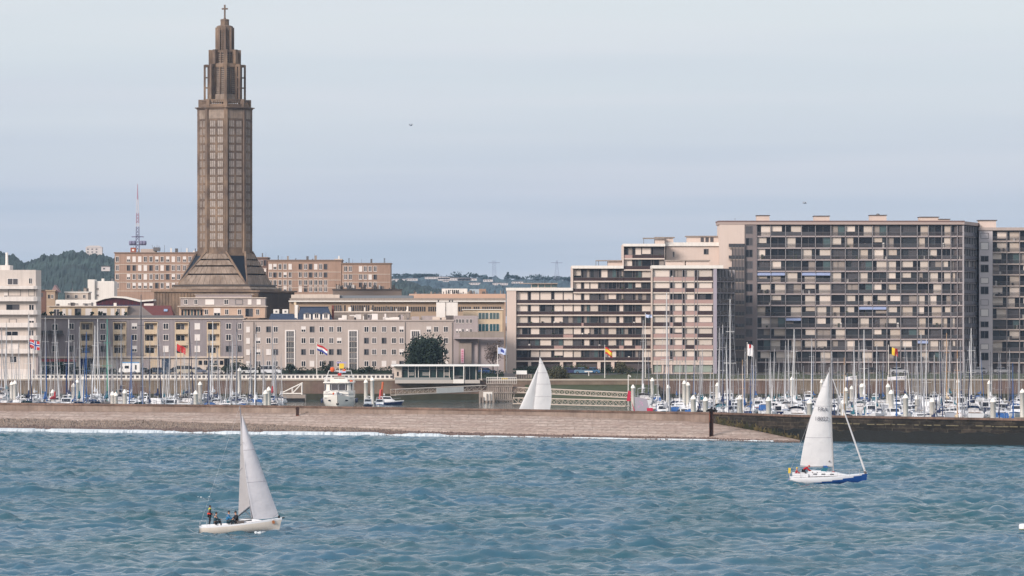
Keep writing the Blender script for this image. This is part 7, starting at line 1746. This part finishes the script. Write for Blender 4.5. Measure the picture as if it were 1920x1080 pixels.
b.path([(3.7, -2.92, 2.95), (4.7, -2.02, 2.95), (5.08, 0, 2.95), (4.7, 2.02, 2.95), (3.7, 2.92, 2.95)], .05, M_greyc, 4)
lpart(b, 'trim')
b = MB(); b.box(4.6, 6.6, -.7, .7, 2.85, 3.2, M_deck); b.lathe((6.9, 0, 2.7), [(.2, 0), (.2, .5), (.3, .55), (.3, .7)], M_steel, 8); b.ball((5.6, -.9, 3.1), .22, M_orange); lpart(b, 'foredeck_gear')
b = MB(); b.tube((7.75, 0, 3.2), (7.9, 0, 1.2), .05, .05, M_dark, 5); b.box(7.75, 7.95, -.25, .25, .9, 1.3, M_dark); lpart(b, 'anchor')
b = MB()
for s in (-1, 1):
    b.tube((-3, s * 2.7, 5.3), (-3.2, s * 2.2, 7.4), .07, .06, M_white2, 6); b.lathe((2.0, s * 2.5, 5.35), [(.33, 0), (.36, .15), (.33, .3)], M_orange if s > 0 else M_white2, 8)
    for x in (-4, -1, 1.5): b.lathe((x, s * 3.35, 1.2), [(.02, 0), (.18, .1), (.18, .8), (.02, .9)], M_hnavy, 8)
b.path([(-3.2, -2.2, 7.4), (-3.2, 2.2, 7.4)], .07, M_white2, 6); lpart(b, 'arch_and_fenders')
b = MB()
for y in (-1.6, 1.6): b.ball((5.7, y, 1.75), .2, M_port, sx=.5, sy=2.0, sz=.8)
lpart(b, 'bow_portlights')
b = MB()
for z in (5.75, 6.2): b.path([(-5.6, -2.8, z), (2.4, -2.8, z), (3.7, -1.6, z), (3.9, 0, z), (3.7, 1.6, z), (2.4, 2.8, z), (-5.6, 2.8, z)], .05, M_white2, 5)
for x, y in ((2.4, -2.8), (3.7, -1.6), (3.9, 0), (3.7, 1.6), (2.4, 2.8), (-1, -2.8), (-1, 2.8), (-5.6, -2.8), (-5.6, 2.8)): b.tube((x, y, 5.3), (x, y, 6.2), .04, .04, M_white2, 4)
for s in (-1, 1): b.path([(7.9, s * .2, 3.8), (6.2, s * 1.7, 3.5), (3.8, s * 2.7, 3.2), (0, s * 3.1, 3.0)], .05, M_white2, 5)
lpart(b, 'guard_rail')
b = MB(); b.box(-1.5, 1.8, -1.7, 1.7, 5.3, 5.9, M_cr); b.box(-2.2, 1.2, -1.0, 1.0, 5.9, 6.5, M_conc); b.tube((-1, 0, 5.3), (-1.2, 0, 8.6), .1, .06, M_white2, 6); b.box(-1.2, -1.0, -1.1, 1.1, 7.2, 7.3, M_white2); b.ball((-1, -1.0, 7.6), .35, M_white2); lpart(b, 'flybridge')
b = MB(); b.ball((-.6, -1.35 * -1 * -1, 7.7), .5, M_orange); b.box(-.5, -.4, .0, .9, 7.9, 8.9, M_yellow); b.box(-.5, -.4, .1, 1.3, 7.1, 7.35, mat('pale blue cloth', (1, 1, 1))); b.box(-.6, -.5, .6, 1.2, 7.35, 7.8, M_orange); b.box(-.5, -.4, -.3, .4, 6.3, 7.0, M_red); b.box(-.55, -.5, -.5, 1.4, 8.9, 9.2, mat('violet grey cloth', (160, 150, 190))); lpart(b, 'signal_flags')
b = MB(); b.tube((-.5, 0, 5.5), (-.5, 1.5, 9.5), .03, .03, M_steel, 4); lpart(b, 'flag_halyard')
# small boats beside it
motor(690, 1000, .8, R(-90), 1); BOATS[-1]['r']['label'] = 'dark blue hulled workboat right of the white motor cruiser'
motor(712, 990, .85, R(-90), 0, 'navy'); BOATS[-1]['r']['label'] = 'small motor boat with blue stripe beside the tall orange stack'
motor(728, 1030, .8, R(0), 1); BOATS[-1]['r']['label'] = 'low navy launch at the left foot of the panelled gangway'
b = MB(); Yo = 1010; b.tube((X(714, Yo), Yo, .5), (X(718, Yo), Yo, Z(716, Yo)), .22, .26, mat("faded orange", (190, 104, 74)), 8); b.tube((X(711, Yo), Yo - .3, .5), (X(714, Yo), Yo - .3, Z(730, Yo)), .28, .24, mat('coral fender', (206, 92, 90)), 8); thing(b, 'orange_fender_stack', 'tall orange and coral fender stack beside two white piles', 'fender stack', (X(714, Yo), Yo, .5))

# ================================================================ people
def person(label, loc, J, cols, rz=0.0, cap=None, extra=(), scale=1.0):
    """J: joint name -> (x, y, z) in the figure's own metres. One skinned body, clothing grown over it."""
    root = empty('person', loc, label, 'person', None, rz); root.scale = (scale,) * 3
    def skinned(name, chains, mats_, sub=1, merge=True):
        V = []; E = []; Rr = []; idx = {}
        def vid(k, p, r_):
            if k in idx: return idx[k]
            idx[k] = len(V); V.append(p); Rr.append(r_); return idx[k]
        for ch_ in chains:
            prev = None
            for k, p, r_ in ch_:
                i = vid(k, p, r_)
                if prev is not None and prev != i: E.append((prev, i))
                prev = i
        me_ = bpy.data.meshes.new(name); me_.from_pydata(V, E, []); o = bpy.data.objects.new(name, me_); COL.objects.link(o); o.parent = root
        md = o.modifiers.new('skin', 'SKIN'); md.use_smooth_shade = True
        for i, r_ in enumerate(Rr): me_.skin_vertices[0].data[i].radius = (r_, r_); me_.skin_vertices[0].data[i].use_root = (i == 0)
        sb = o.modifiers.new('sub', 'SUBSURF'); sb.levels = sub; sb.render_levels = sub
        me_.materials.append(mats_); return o
    j = {k: Vector(v) for k, v in J.items()}
    def P(k, r_): return (k, tuple(j[k]), r_)
    def mid(a, b_, t, r_): return (a + b_ + str(t), tuple(j[a].lerp(j[b_], t)), r_)
    chains = [[P('pelvis', .13), P('waist', .12), P('chest', .15), P('neck', .055), P('head0', .075), P('head1', .095), P('head2', .06)]]
    for s in 'LR':
        chains.append([P('chest', .15), P('sh' + s, .065), P('el' + s, .045), P('wr' + s, .03), P('pa' + s, .038)])
        chains.append([P('pelvis', .13), P('hi' + s, .09), P('kn' + s, .06), P('an' + s, .042), P('to' + s, .035)])
        pa, wr = j['pa' + s], j['wr' + s]; dr = (pa - wr).normalized(); sd_ = dr.cross(Vector((0, 0, 1))); sd_ = sd_.normalized() if sd_.length > .1 else Vector((0, 1, 0))
        for q_, ln in ((-1.5, .062), (-.5, .075), (.5, .08), (1.5, .068)):
            a = pa + sd_ * q_ * .02 + dr * .03; c2 = a + dr * ln * .55; c3 = c2 + dr * ln * .35 + Vector((0, 0, -.02))
            chains.append([P('pa' + s, .038), ('f%s%s0' % (s, q_), tuple(a), .010), ('f%s%s1' % (s, q_), tuple(c2), .009), ('f%s%s2' % (s, q_), tuple(c3), .007)])
        a = wr.lerp(pa, .5) + sd_ * .045; chains.append([P('pa' + s, .038), ('th' + s, tuple(a), .012), ('th2' + s, tuple(a + dr * .045 + sd_ * .015), .009)])
    skinned('body', chains, M_skin)
    f = (j['face'] - j['head1']).normalized(); u = f.cross(Vector((0, 0, 1))).normalized()
    b = MB(); h = j['head1']
    b.ball(tuple(h + f * .095 + Vector((0, 0, -.01))), .018, M_skin, n=6, k=4)
    for s in (-1, 1): b.ball(tuple(h + f * .083 + u * s * .034 + Vector((0, 0, .022))), .011, M_black, n=6, k=4); b.ball(tuple(h + u * s * .092), .025, M_skin, n=6, k=4)
    b.ball(tuple(h + f * .082 + Vector((0, 0, -.05))), .02, mat('lips', (160, 92, 84)), sz=.4, n=6, k=4)
    o = bpy.data.objects.new('face', b.data('face')); COL.objects.link(o); o.parent = root
    jm, tm, hm = cols
    ch2 = [[P('waist', .15), P('chest', .18), P('neck', .075)]]
    for s in 'LR': ch2.append([P('chest', .18), P('sh' + s, .09), P('el' + s, .068), P('wr' + s, .048)])
    ch2[0].insert(0, ('hem', tuple(j['pelvis'].lerp(j['waist'], .35)), .16)); skinned('jacket', ch2, jm)
    ch3 = [[P('pelvis', .155)]]
    for s in 'LR': ch3.append([P('pelvis', .155), P('hi' + s, .115), P('kn' + s, .082), P('an' + s, .062)])
    skinned('trousers', ch3, tm)
    for s in 'LR':
        b = MB(); a = j['an' + s]; t = j['to' + s]; b.tube(tuple(a), tuple(t), .06, .045, M_dark, 8)
        o = bpy.data.objects.new('boot', b.data('boot')); COL.objects.link(o); o.parent = root
    b = MB(); hh = j['head1'] + Vector((0, 0, .035)) - f * .015; b.ball(tuple(hh), .108, hm, sz=.95, n=10, k=6)
    if cap: b.box(hh.x + f.x * .1 - .05, hh.x + f.x * .1 + .05, hh.y + f.y * .1 - .05, hh.y + f.y * .1 + .05, hh.z + .0, hh.z + .02, hm)
    o = bpy.data.objects.new('hat' if cap else 'hair', b.data('hat')); COL.objects.link(o); o.parent = root
    for nm, fn in extra:
        b = MB(); fn(b, j); o = bpy.data.objects.new(nm, b.data(nm)); COL.objects.link(o); o.parent = root
    return root
def pose(kind):
    """figure faces +x."""
    if kind == 'sit':
        return dict(pelvis=(0, 0, .12), waist=(.02, 0, .32), chest=(.06, 0, .55), neck=(.1, 0, .72), head0=(.12, 0, .80), head1=(.13, 0, .90), head2=(.13, 0, .98), face=(.3, 0, .9),
                    shL=(.06, .2, .64), elL=(.2, .28, .42), wrL=(.40, .2, .36), paL=(.47, .17, .35), shR=(.06, -.2, .64), elR=(.2, -.28, .42), wrR=(.42, -.2, .40), paR=(.49, -.17, .40),
                    hiL=(.06, .1, .12), knL=(.45, .16, .28), anL=(.55, .16, -.12), toL=(.72, .17, -.17), hiR=(.06, -.1, .12), knR=(.44, -.16, .3), anR=(.5, -.16, -.12), toR=(.67, -.17, -.17))
    if kind == 'stand':
        return dict(pelvis=(0, 0, .92), waist=(0, 0, 1.1), chest=(.02, 0, 1.32), neck=(.03, 0, 1.5), head0=(.04, 0, 1.58), head1=(.05, 0, 1.67), head2=(.05, 0, 1.75), face=(.3, 0, 1.66),
                    shL=(.02, .2, 1.42), elL=(.06, .27, 1.14), wrL=(.28, .2, 1.04), paL=(.35, .18, 1.04), shR=(.02, -.2, 1.42), elR=(.04, -.27, 1.14), wrR=(.22, -.24, .96), paR=(.29, -.23, .93),
                    hiL=(0, .1, .9), knL=(.05, .13, .48), anL=(-.02, .15, .08), toL=(.17, .17, .04), hiR=(0, -.1, .9), knR=(.04, -.13, .48), anR=(-.06, -.15, .08), toR=(.13, -.17, .04))
    if kind == 'bend':
        return dict(pelvis=(0, 0, .62), waist=(.1, 0, .76), chest=(.28, 0, .9), neck=(.42, 0, .98), head0=(.49, 0, 1.0), head1=(.57, 0, 1.0), head2=(.64, 0, 1.0), face=(.62, 0, .85),
                    shL=(.33, .2, .92), elL=(.5, .25, .7), wrL=(.72, .18, .62), paL=(.79, .16, .6), shR=(.33, -.2, .92), elR=(.5, -.25, .68), wrR=(.72, -.18, .56), paR=(.79, -.17, .54),
                    hiL=(0, .1, .6), knL=(.28, .15, .38), anL=(.0, .16, .06), toL=(.18, .17, .02), hiR=(0, -.1, .6), knR=(.3, -.15, .36), anR=(.02, -.16, .06), toR=(.2, -.17, .02))

# ================================================================ foreground boats
def sail_mesh(b, A, Bp, C, m, camber, nrm, nu=14, nv=22, roach=0.0, thick=.025, foot=0.0):
    """A tack, Bp clew, C head; camber (metres) pushed along nrm; a thin solid skin."""
    A, Bp, C, nrm = map(Vector, (A, Bp, C, nrm)); nrm = nrm.normalized()
    def fn(u, v, o=0.0):
        lf = A.lerp(C, v); lc = Bp.lerp(C, v); w = (lc - lf); p = lf + w * u
        ch_ = w.length
        if ch_ > 1e-4: p = p + w.normalized() * (roach * math.sin(math.pi * v) ** .9 * u)
        p = p + nrm * (camber * math.sin(math.pi * min(1, u ** .75)) * math.sin(math.pi * min(1, (v * .93 + .07))) ** .6)
        p.z -= foot * math.sin(math.pi * u) * (1 - v) ** 6
        return tuple(p + nrm * o)
    vs = [fn(i / nu, j / nv) for j in range(nv + 1) for i in range(nu + 1)]; v2 = [fn(i / nu, j / nv, thick) for j in range(nv + 1) for i in range(nu + 1)]; w_ = nu + 1
    fs = [(j * w_ + i, j * w_ + i + 1, (j + 1) * w_ + i + 1, (j + 1) * w_ + i) for j in range(nv) for i in range(nu)]
    b.add(vs, fs, m, True); b.add(v2, [tuple(reversed(f)) for f in fs], m, True)
    return fn
def sail_mat(name, rgb, tr=.25):
    m = bpy.data.materials.new(name); m.use_nodes = True; nt = m.node_tree; N = nt.nodes; L = nt.links; p = N['Principled BSDF']
    c = [lin(v) * GAIN for v in rgb] + [1]; p.inputs['Base Color'].default_value = c; p.inputs['Roughness'].default_value = .55
    t = N.new('ShaderNodeBsdfTranslucent'); t.inputs['Color'].default_value = c; mx = N.new('ShaderNodeMixShader'); mx.inputs[0].default_value = tr
    L.new(p.outputs[0], mx.inputs[1]); L.new(t.outputs[0], mx.inputs[2]); L.new(mx.outputs[0], N['Material Output'].inputs['Surface'])
    tc = N.new('ShaderNodeTexCoord'); n = N.new('ShaderNodeTexNoise'); n.inputs['Scale'].default_value = .7; n.inputs['Detail'].default_value = 3; L.new(tc.outputs['Object'], n.inputs['Vector'])
    bp = N.new('ShaderNodeBump'); bp.inputs['Strength'].default_value = .5; bp.inputs['Distance'].default_value = .3; L.new(n.outputs['Fac'], bp.inputs['Height']); L.new(bp.outputs[0], p.inputs['Normal'])
    return m
M_sailg = sail_mat('grey mainsail cloth', (192, 188, 190)); M_sailj = sail_mat('pale jib cloth', (206, 205, 212)); M_sailw = sail_mat('white sail cloth', (226, 225, 227)); M_seam = mat('sail seam', (140, 138, 150))
def seam(b, fn, v, u0=0, u1=1, m=M_seam, n=14, r_=.018, side=-1):
    pts_ = [fn(u0 + (u1 - u0) * i / n, v, 0.0) for i in range(n + 1)]; b.path([(x, y - .03, z) for x, y, z in pts_], r_, m, 4)
def cr(name, label, px, pyw, cat='sailing yacht'):
    Y = F * HC / (pyw - HY); return Y, F / Y
def boat_part(b, nm, par, lab=None):
    o = bpy.data.objects.new(nm, b.data(nm)); COL.objects.link(o); o.parent = par
    if lab: o['label'] = lab
    return o
# --- near boat on the left: grey sails, four crew. bow to +x
Y1 = 428.0; s1 = F / Y1
r1 = empty('racing_keelboat', (X(449, Y1), Y1, 0), 'small white racing keelboat with two grey sails and four crew, nearest the viewer', 'sailing boat', None, R(4)); r1.rotation_euler = (R(-3), R(-3.6), R(4)); r1.location.z = .08
hl_, dk_, _ = hull_mb(8.0, 2.5, 1.12, .78, mat('cream hull', (216, 206, 196), rough=.3, spec=.5, var=.04, streak=.08), M_gel, M_gel, M_gel, tr=.8, rake=.35, draft=.3, n=26, k=12, stern_rake=.0)
boat_part(hl_, 'hull', r1); boat_part(dk_, 'deck', r1)
b = MB(); b.xprism([(-.4, .85), (2.4, 1.02), (1.7, 1.2), (.2, 1.3), (-.4, 1.3)], -.62, .62, M_gel); b.box(-.42, -.38, -.3, .3, .9, 1.25, M_port)
for s in (-1, 1): b.box(.2, 1.3, s * .62 - .02, s * .62 + .02, 1.05, 1.16, M_port)
boat_part(b, 'coachroof', r1)
b = MB(); b.box(-3.8, -.45, -.62, .62, .80, .865, mat('cockpit grey', (150, 150, 156))); 
for s in (-1, 1): b.box(-3.8, -.4, s * .66 - .05, s * .66 + .05, .8, .98, M_gel)
boat_part(b, 'cockpit', r1)
b = MB(); b.box(-4.06, -4.0, -.3, .3, .1, .5, M_port); b.xprism([(3.35, .62), (3.62, .64), (3.55, .95), (3.32, .92)], -.5, -.36, M_wood_)
b.box(-2.0, -1.8, -1.03, -.99, .35, .5, M_port); boat_part(b, 'hull_marks', r1)
b = MB(); b.tube((1.35, 0, 1.0), (.83, .0, 12.6), .085, .055, mat('grey race mast', (128, 126, 134), rough=.4), 10); b.tube((.83, 0, 12.6), (.80, 0, 13.1), .02, .01, M_metal, 4)
for t in (.38, .68):
    p = Vector((1.35, 0, 1.0)).lerp(Vector((.83, 0, 12.6)), t); b.tube(p, p + Vector((-.12, .8 - t * .3, .05)), .025, .02, M_metal, 4); b.tube(p, p + Vector((-.12, -.8 + t * .3, .05)), .025, .02, M_metal, 4)
boat_part(b, 'mast', r1)
b = MB(); b.tube((1.3, 0, 2.5), (.0, 2.4, 1.62), .06, .05, mat('dark boom', (70, 70, 78)), 8); b.tube((1.3, 0, 1.4), (.75, 1.1, 2.05), .04, .04, M_metal, 6); boat_part(b, 'boom', r1)
b = MB()
fn = sail_mesh(b, (1.28, .02, 2.6), (.0, 2.4, 1.72), (.88, .02, 12.2), M_sailg, -.1, (1, .5, 0), roach=-.12)
boat_part(b, 'mainsail', r1)
b = MB(); [seam(b, fn, v, .45, 1) for v in (.42, .66)]; boat_part(b, 'battens', r1)
b = MB(); fj = sail_mesh(b, (4.05, 0, 1.3), (1.45, -.62, 1.25), (.98, -.12, 11.7), M_sailj, .3, (.1, -1, 0), roach=.28, foot=.12); boat_part(b, 'jib', r1)
b = MB(); [seam(b, fj, v) for v in (.35, .66)]; boat_part(b, 'jib_seams', r1)
b = MB(); b.tube((4.1, 0, 1.1), (1.06, 0, 11.7), .02, .02, M_steel, 4); b.tube((-3.95, 0, .85), (.83, 0, 12.6), .008, .008, M_steel, 4)
for s in (-1, 1): b.tube((1.3, s * 1.15, .9), (1.0, s * .7, 5.2), .015, .015, M_steel, 4); b.tube((1.0, s * .7, 5.2), (.95, 0, 10.8), .015, .015, M_steel, 4)
b.path([(1.45, -.62, 1.25), (-.6, -.9, .95)], .015, M_white, 4); boat_part(b, 'rigging', r1)
b = MB(); b.tube((3.9, .1, 1.1), (4.6, .1, 1.15), .07, .06, M_dark, 8); b.lathe((4.05, 0, 1.1), [(.1, 0), (.12, .1), (.1, .3)], M_dark, 8); b.path([(3.2, -.7, 1.05), (3.9, -.25, 1.6), (4.1, .0, 1.65), (3.9, .25, 1.6), (3.2, .7, 1.05)], .025, M_steel, 5)
b.path([(-3.9, -.9, .8), (-3.9, -.9, 1.35), (-3.2, -1.0, 1.35), (-3.2, -1.0, .8)], .025, M_steel, 5); boat_part(b, 'bow_fittings', r1)
b = MB(); b.box(-.2, .5, -1.0, -.6, .92, 1.12, M_dconc); b.box(.6, 1.5, -.5, .1, 1.3, 1.36, M_dconc)
boat_part(b, 'deck_gear', r1)
def at1(x, y, z): return tuple(Vector(r1.location) + r1.rotation_euler.to_matrix() @ Vector((x, y, z)))
rz1 = R(4)
M_jb = mat('black foul weather cloth', (34, 36, 42)); M_jt = mat('dark teal cloth', (38, 66, 78)); M_jblue = mat('sky blue jacket', (46, 120, 168)); M_trd = mat('charcoal trousers', (40, 42, 50)); M_hair = mat('dark hair', (46, 38, 36)); M_lime = mat('lime yellow collar', (214, 226, 60)); M_jred = mat('deep red jacket', (168, 34, 46)); M_lred = mat('red belt', (214, 66, 52))
person('crew member in black standing at the stern with lime yellow collar and red belt', at1(-2.95, .25, .86), pose('stand'), (M_jb, M_jb, M_hair), rz1 + R(10), True, extra=[
    ('collar', lambda b, j: (b.lathe((j['neck'].x, 0, j['neck'].z - .09), [(.11, 0), (.13, .04), (.10, .13)], M_lime, 12))), ('belt', lambda b, j: b.lathe((j['waist'].x, 0, j['waist'].z - .12), [(.19, 0), (.2, .06), (.19, .15)], M_lred, 12))], scale=1.13)
person('crew member in dark teal sitting beside the standing one at the stern', at1(-2.4, -.72, .95), pose('sit'), (M_jt, M_jb, M_hair), rz1 + R(20), extra=[], scale=1.2)
person('crew member in sky blue jacket sitting on the rail amidships', at1(-1.15, -.72, .98), pose('sit'), (M_jblue, M_jt, M_hair), rz1 + R(-5), scale=1.22)
person('crew member in black crouching under the boom end', at1(-.2, -.6, .86), pose('sit'), (M_jb, M_jb, M_jb), rz1 + R(200), scale=1.25)
# bow wave foam as small lumps on the water
b = MB(); g = random.Random(10)
for i in range(60): b.ball((X(522, Y1) - g.random() * 2.2, Y1 - 1.0 - g.random() * .7, .05 + g.uniform(-.05, .1)), g.uniform(.05, .12), M_foam, sx=2.2, n=6, k=3)
struct(b, 'bow_foam', 'stuff')

# --- blue-bowed yacht on the right
Y2 = 548.0; s2 = F / Y2
r2 = empty('cruising_yacht', (X(1550, Y2), Y2, 0), 'white cruising yacht with blue bow, numbered white mainsail and furled jib', 'sailing yacht'); r2.rotation_euler = (R(2), R(0.7), R(-3)); r2.location.z = .24
L2_ = 10.1
hl_, dk_, _ = hull_mb(L2_, 3.3, 1.3, .72, mat('royal blue hull', (30, 78, 146), rough=.3, spec=.5), M_gel, M_boot, M_gel, tr=.78, rake=.15, draft=.4, n=30, k=14, stern_rake=.3, split=lambda t, q_: q_ > (.05 if t < .3 else .10 + (t - .3) / .7 * .95))
boat_part(hl_, 'hull', r2); boat_part(dk_, 'deck', r2)
b = MB(); b.xprism([(-2.4, .85), (2.6, 1.08), (1.3, 1.38), (-.4, 1.55), (-1.9, 1.6), (-2.4, 1.5)], -.85, .85, M_gel); b.box(-4.4, -2.4, -1.15, -1.0, .8, 1.25, M_gel); b.box(-4.4, -2.4, 1.0, 1.15, .8, 1.25, M_gel); boat_part(b, 'coachroof', r2)
b = MB()
for x in (-1.75, -.7, .4): b.box(x, x + .5, -.87, -.83, 1.12, 1.26, M_port)
for x in (-1.9, -1.3): b.box(x, x + .12, -.88, -.84, 1.34, 1.44, M_rust)
boat_part(b, 'portlight', r2)
b = MB(); b.xprism([(-.75, 1.5), (-.1, 1.46), (.15, 2.0), (-.45, 2.0), (-.7, 1.75)], -.7, .7, M_teal); b.xprism([(-.35, 2.0), (.15, 2.0), (.0, 2.25), (-.5, 2.22)], -.5, .5, M_blue); boat_part(b, 'sprayhood', r2)
mx2 = .85; hd = Vector((.15, 0, 14.9)); ft = Vector((mx2, 0, 1.35))
b = MB(); b.tube(ft, hd, .1, .07, M_alu, 10); b.tube(hd, hd + Vector((0, 0, .5)), .02, .01, M_metal, 4)
for t in (.36, .66):
    p = ft.lerp(hd, t); b.tube(p, p + Vector((-.15, 1.0 - t * .4, .05)), .03, .02, M_alu, 4); b.tube(p, p + Vector((-.15, -1.0 + t * .4, .05)), .03, .02, M_alu, 4)
b.lathe((mx2, 0, 1.3), [(.2, 0), (.2, .2)], M_redc, 8)
boat_part(b, 'mast', r2)
b = MB(); b.tube((mx2 - .1, 0, 2.15), (-3.4, .25, 2.05), .08, .07, M_alu, 8); b.tube((mx2 - .1, 0, 1.5), (-.9, .05, 2.05), .04, .04, M_alu, 6); boat_part(b, 'boom', r2)
b = MB(); fm = sail_mesh(b, (mx2 - .12, -.0, 2.25), (-3.42, .3, 2.2), (.08, 0, 14.3), M_sailw, .35, (0, -1, 0), roach=.55, foot=.1); boat_part(b, 'mainsail', r2)
b = MB(); [seam(b, fm, v, .0 if v < .5 else .0, 1, r_=.02) for v in (.30, .635)]; seam(b, fm, .84, .4, 1); b.box(*[0] * 0) if False else None; boat_part(b, 'reef_seams', r2)
def txt(body, nm, par, loc, size, m, rx=90):
    c = bpy.data.curves.new(nm, 'FONT'); c.body = body; c.size = size; c.extrude = .01; c.align_x = 'CENTER'; c.align_y = 'CENTER'; c.materials.append(m)
    o = bpy.data.objects.new(nm, c); COL.objects.link(o); o.parent = par; o.location = loc; o.rotation_euler = (R(rx), 0, 0)
    bpy.context.view_layer.update(); me_ = bpy.data.meshes.new_from_object(o.evaluated_get(bpy.context.evaluated_depsgraph_get())); bpy.data.objects.remove(o)
    o = bpy.data.objects.new(nm, me_); COL.objects.link(o); o.parent = par; o.location = loc; o.rotation_euler = (R(rx), 0, 0); return o
p_ = fm(.45, .60, 0); q_ = fm(.45, .50, 0)
txt('FRA', 'sail_letters', r2, (p_[0], -.48, p_[2]), .75, mat('sail lettering', (92, 92, 104)))
txt('18022', 'sail_number', r2, (q_[0] + .0, -.50, q_[2]), .72, mat('sail lettering', (1, 1, 1)))
b = MB(); q3 = fm(.1, .05, 0); b.xprism([(q3[0] - .12, q3[2] - .12), (q3[0] + .12, q3[2] - .12), (q3[0], q3[2] + .16)], -.3, -.27, M_metal); boat_part(b, 'sail_emblem', r2)
b = MB(); b.tube((4.95, 0, 1.45), (.6, 0, 13.4), .14, .05, M_sailw, 8); b.tube((4.95, 0, 1.3), (4.85, 0, 1.6), .2, .16, M_dconc, 8); boat_part(b, 'furled_jib', r2)
b = MB(); b.tube((-4.9, .3, .9), (.15, 0, 14.9), .02, .02, M_steel, 4)
for s in (-1, 1): b.tube((.6, s * 1.5, 1.0), (.5, s * .95, 6.2), .018, .018, M_steel, 4); b.tube((.5, s * .95, 6.2), (.25, 0, 13), .018, .018, M_steel, 4)
for s in (-1, 1):
    xs_ = [-4.8, -3.4, -1.9, -.3, 1.3, 2.9, 4.2, 4.9]; ys_ = [1.2, 1.4, 1.55, 1.6, 1.5, 1.15, .6, .1]
    for x, y in zip(xs_, ys_): z = sheer_at(L2_, 1.3, .72, x); b.tube((x, s * y, z), (x, s * y, z + .6), .022, .022, M_steel, 4)
    for h in (.3, .6): b.path([(x, s * y, sheer_at(L2_, 1.3, .72, x) + h) for x, y in zip(xs_, ys_)], .015, M_steel, 4)
boat_part(b, 'rigging', r2)
b = MB(); b.tube((-4.75, -.9, .7), (-4.8, -.9, 1.9), .03, .03, M_white, 5); b.box(-4.95, -4.65, -.95, -.87, 1.25, 1.95, M_yellow); boat_part(b, 'life_buoy', r2)
def at2(x, y, z): return tuple(Vector(r2.location) + r2.rotation_euler.to_matrix() @ Vector((x, y, z)))
person('crew member in deep red sitting at the stern beside the yellow buoy', at2(-3.95, -.7, .95), pose('sit'), (M_jred, M_jred, M_yellow), R(0), True, scale=1.05)
person('crew member in deep red jacket bending forward in the cockpit', at2(-3.0, -.5, .80), pose('bend'), (M_jred, M_trd, M_jred), R(-8), True, scale=1.3)
b = MB(); b.ball((0, 0, 0), .01, M_dark)
# --- boat passing behind the sea wall, only its sails showing
Y3 = 845.0
r3 = empty('passing_yacht', (X(1000, Y3), Y3, 0), 'yacht passing behind the sea wall with only its two white sails showing', 'sailing yacht', None, R(180))
hl_, dk_, _ = hull_mb(9.0, 3.0, 1.25, .95, M_gel, M_deck, M_boot, tr=.75); boat_part(hl_, 'hull', r3); boat_part(dk_, 'deck', r3)
lx = lambda px: -(X(px, Y3) - r3.location[0])
b = MB(); b.tube((lx(998), 0, 1.2), (lx(1013), 0, Z(667, Y3)), .08, .05, M_alu, 8); boat_part(b, 'mast', r3)
b = MB(); fp = sail_mesh(b, (lx(998.5), 0, 2.2), (lx(1029.5), .1, 2.2), (lx(1012), 0, Z(669, Y3)), M_sailw, .3, (0, 1, 0), roach=1.25); boat_part(b, 'mainsail', r3)
b = MB(); [b.path([(x, y + .06, z) for x, y, z in [fp(i / 12, v, 0) for i in range(13)]], .02, M_seam, 4) for v in (.3, .52, .72, .88)]; boat_part(b, 'battens', r3)
b = MB(); sail_mesh(b, (lx(966), 0, 1.4), (lx(1001), -.4, 1.8), (lx(1010.5), 0, Z(684, Y3)), M_sailw, .25, (0, 1, 0), roach=0); boat_part(b, 'jib', r3)
b = MB(); b.box(-1.8, 1.6, -.8, .8, 1.0, 1.5, M_gel); boat_part(b, 'coachroof', r3)
# buoy cut by the right edge
Yb = F * HC / (997 - HY)
r = empty('mooring_buoy', (X(1918, Yb), Yb, 0), 'white racing mark buoy at the right edge of the photo', 'buoy')
b = MB(); x = X(1918, Yb); b.lathe((x, Yb, -.35), [(.3, 0), (.40, .1), (.41, .95), (.36, 1.12), (.15, 1.16)], M_gel, 14); part(b, 'body', r)
b = MB(); b.lathe((x, Yb, .12), [(.415, 0), (.415, .18)], mat('olive band', (110, 106, 60)), 14); part(b, 'band', r)
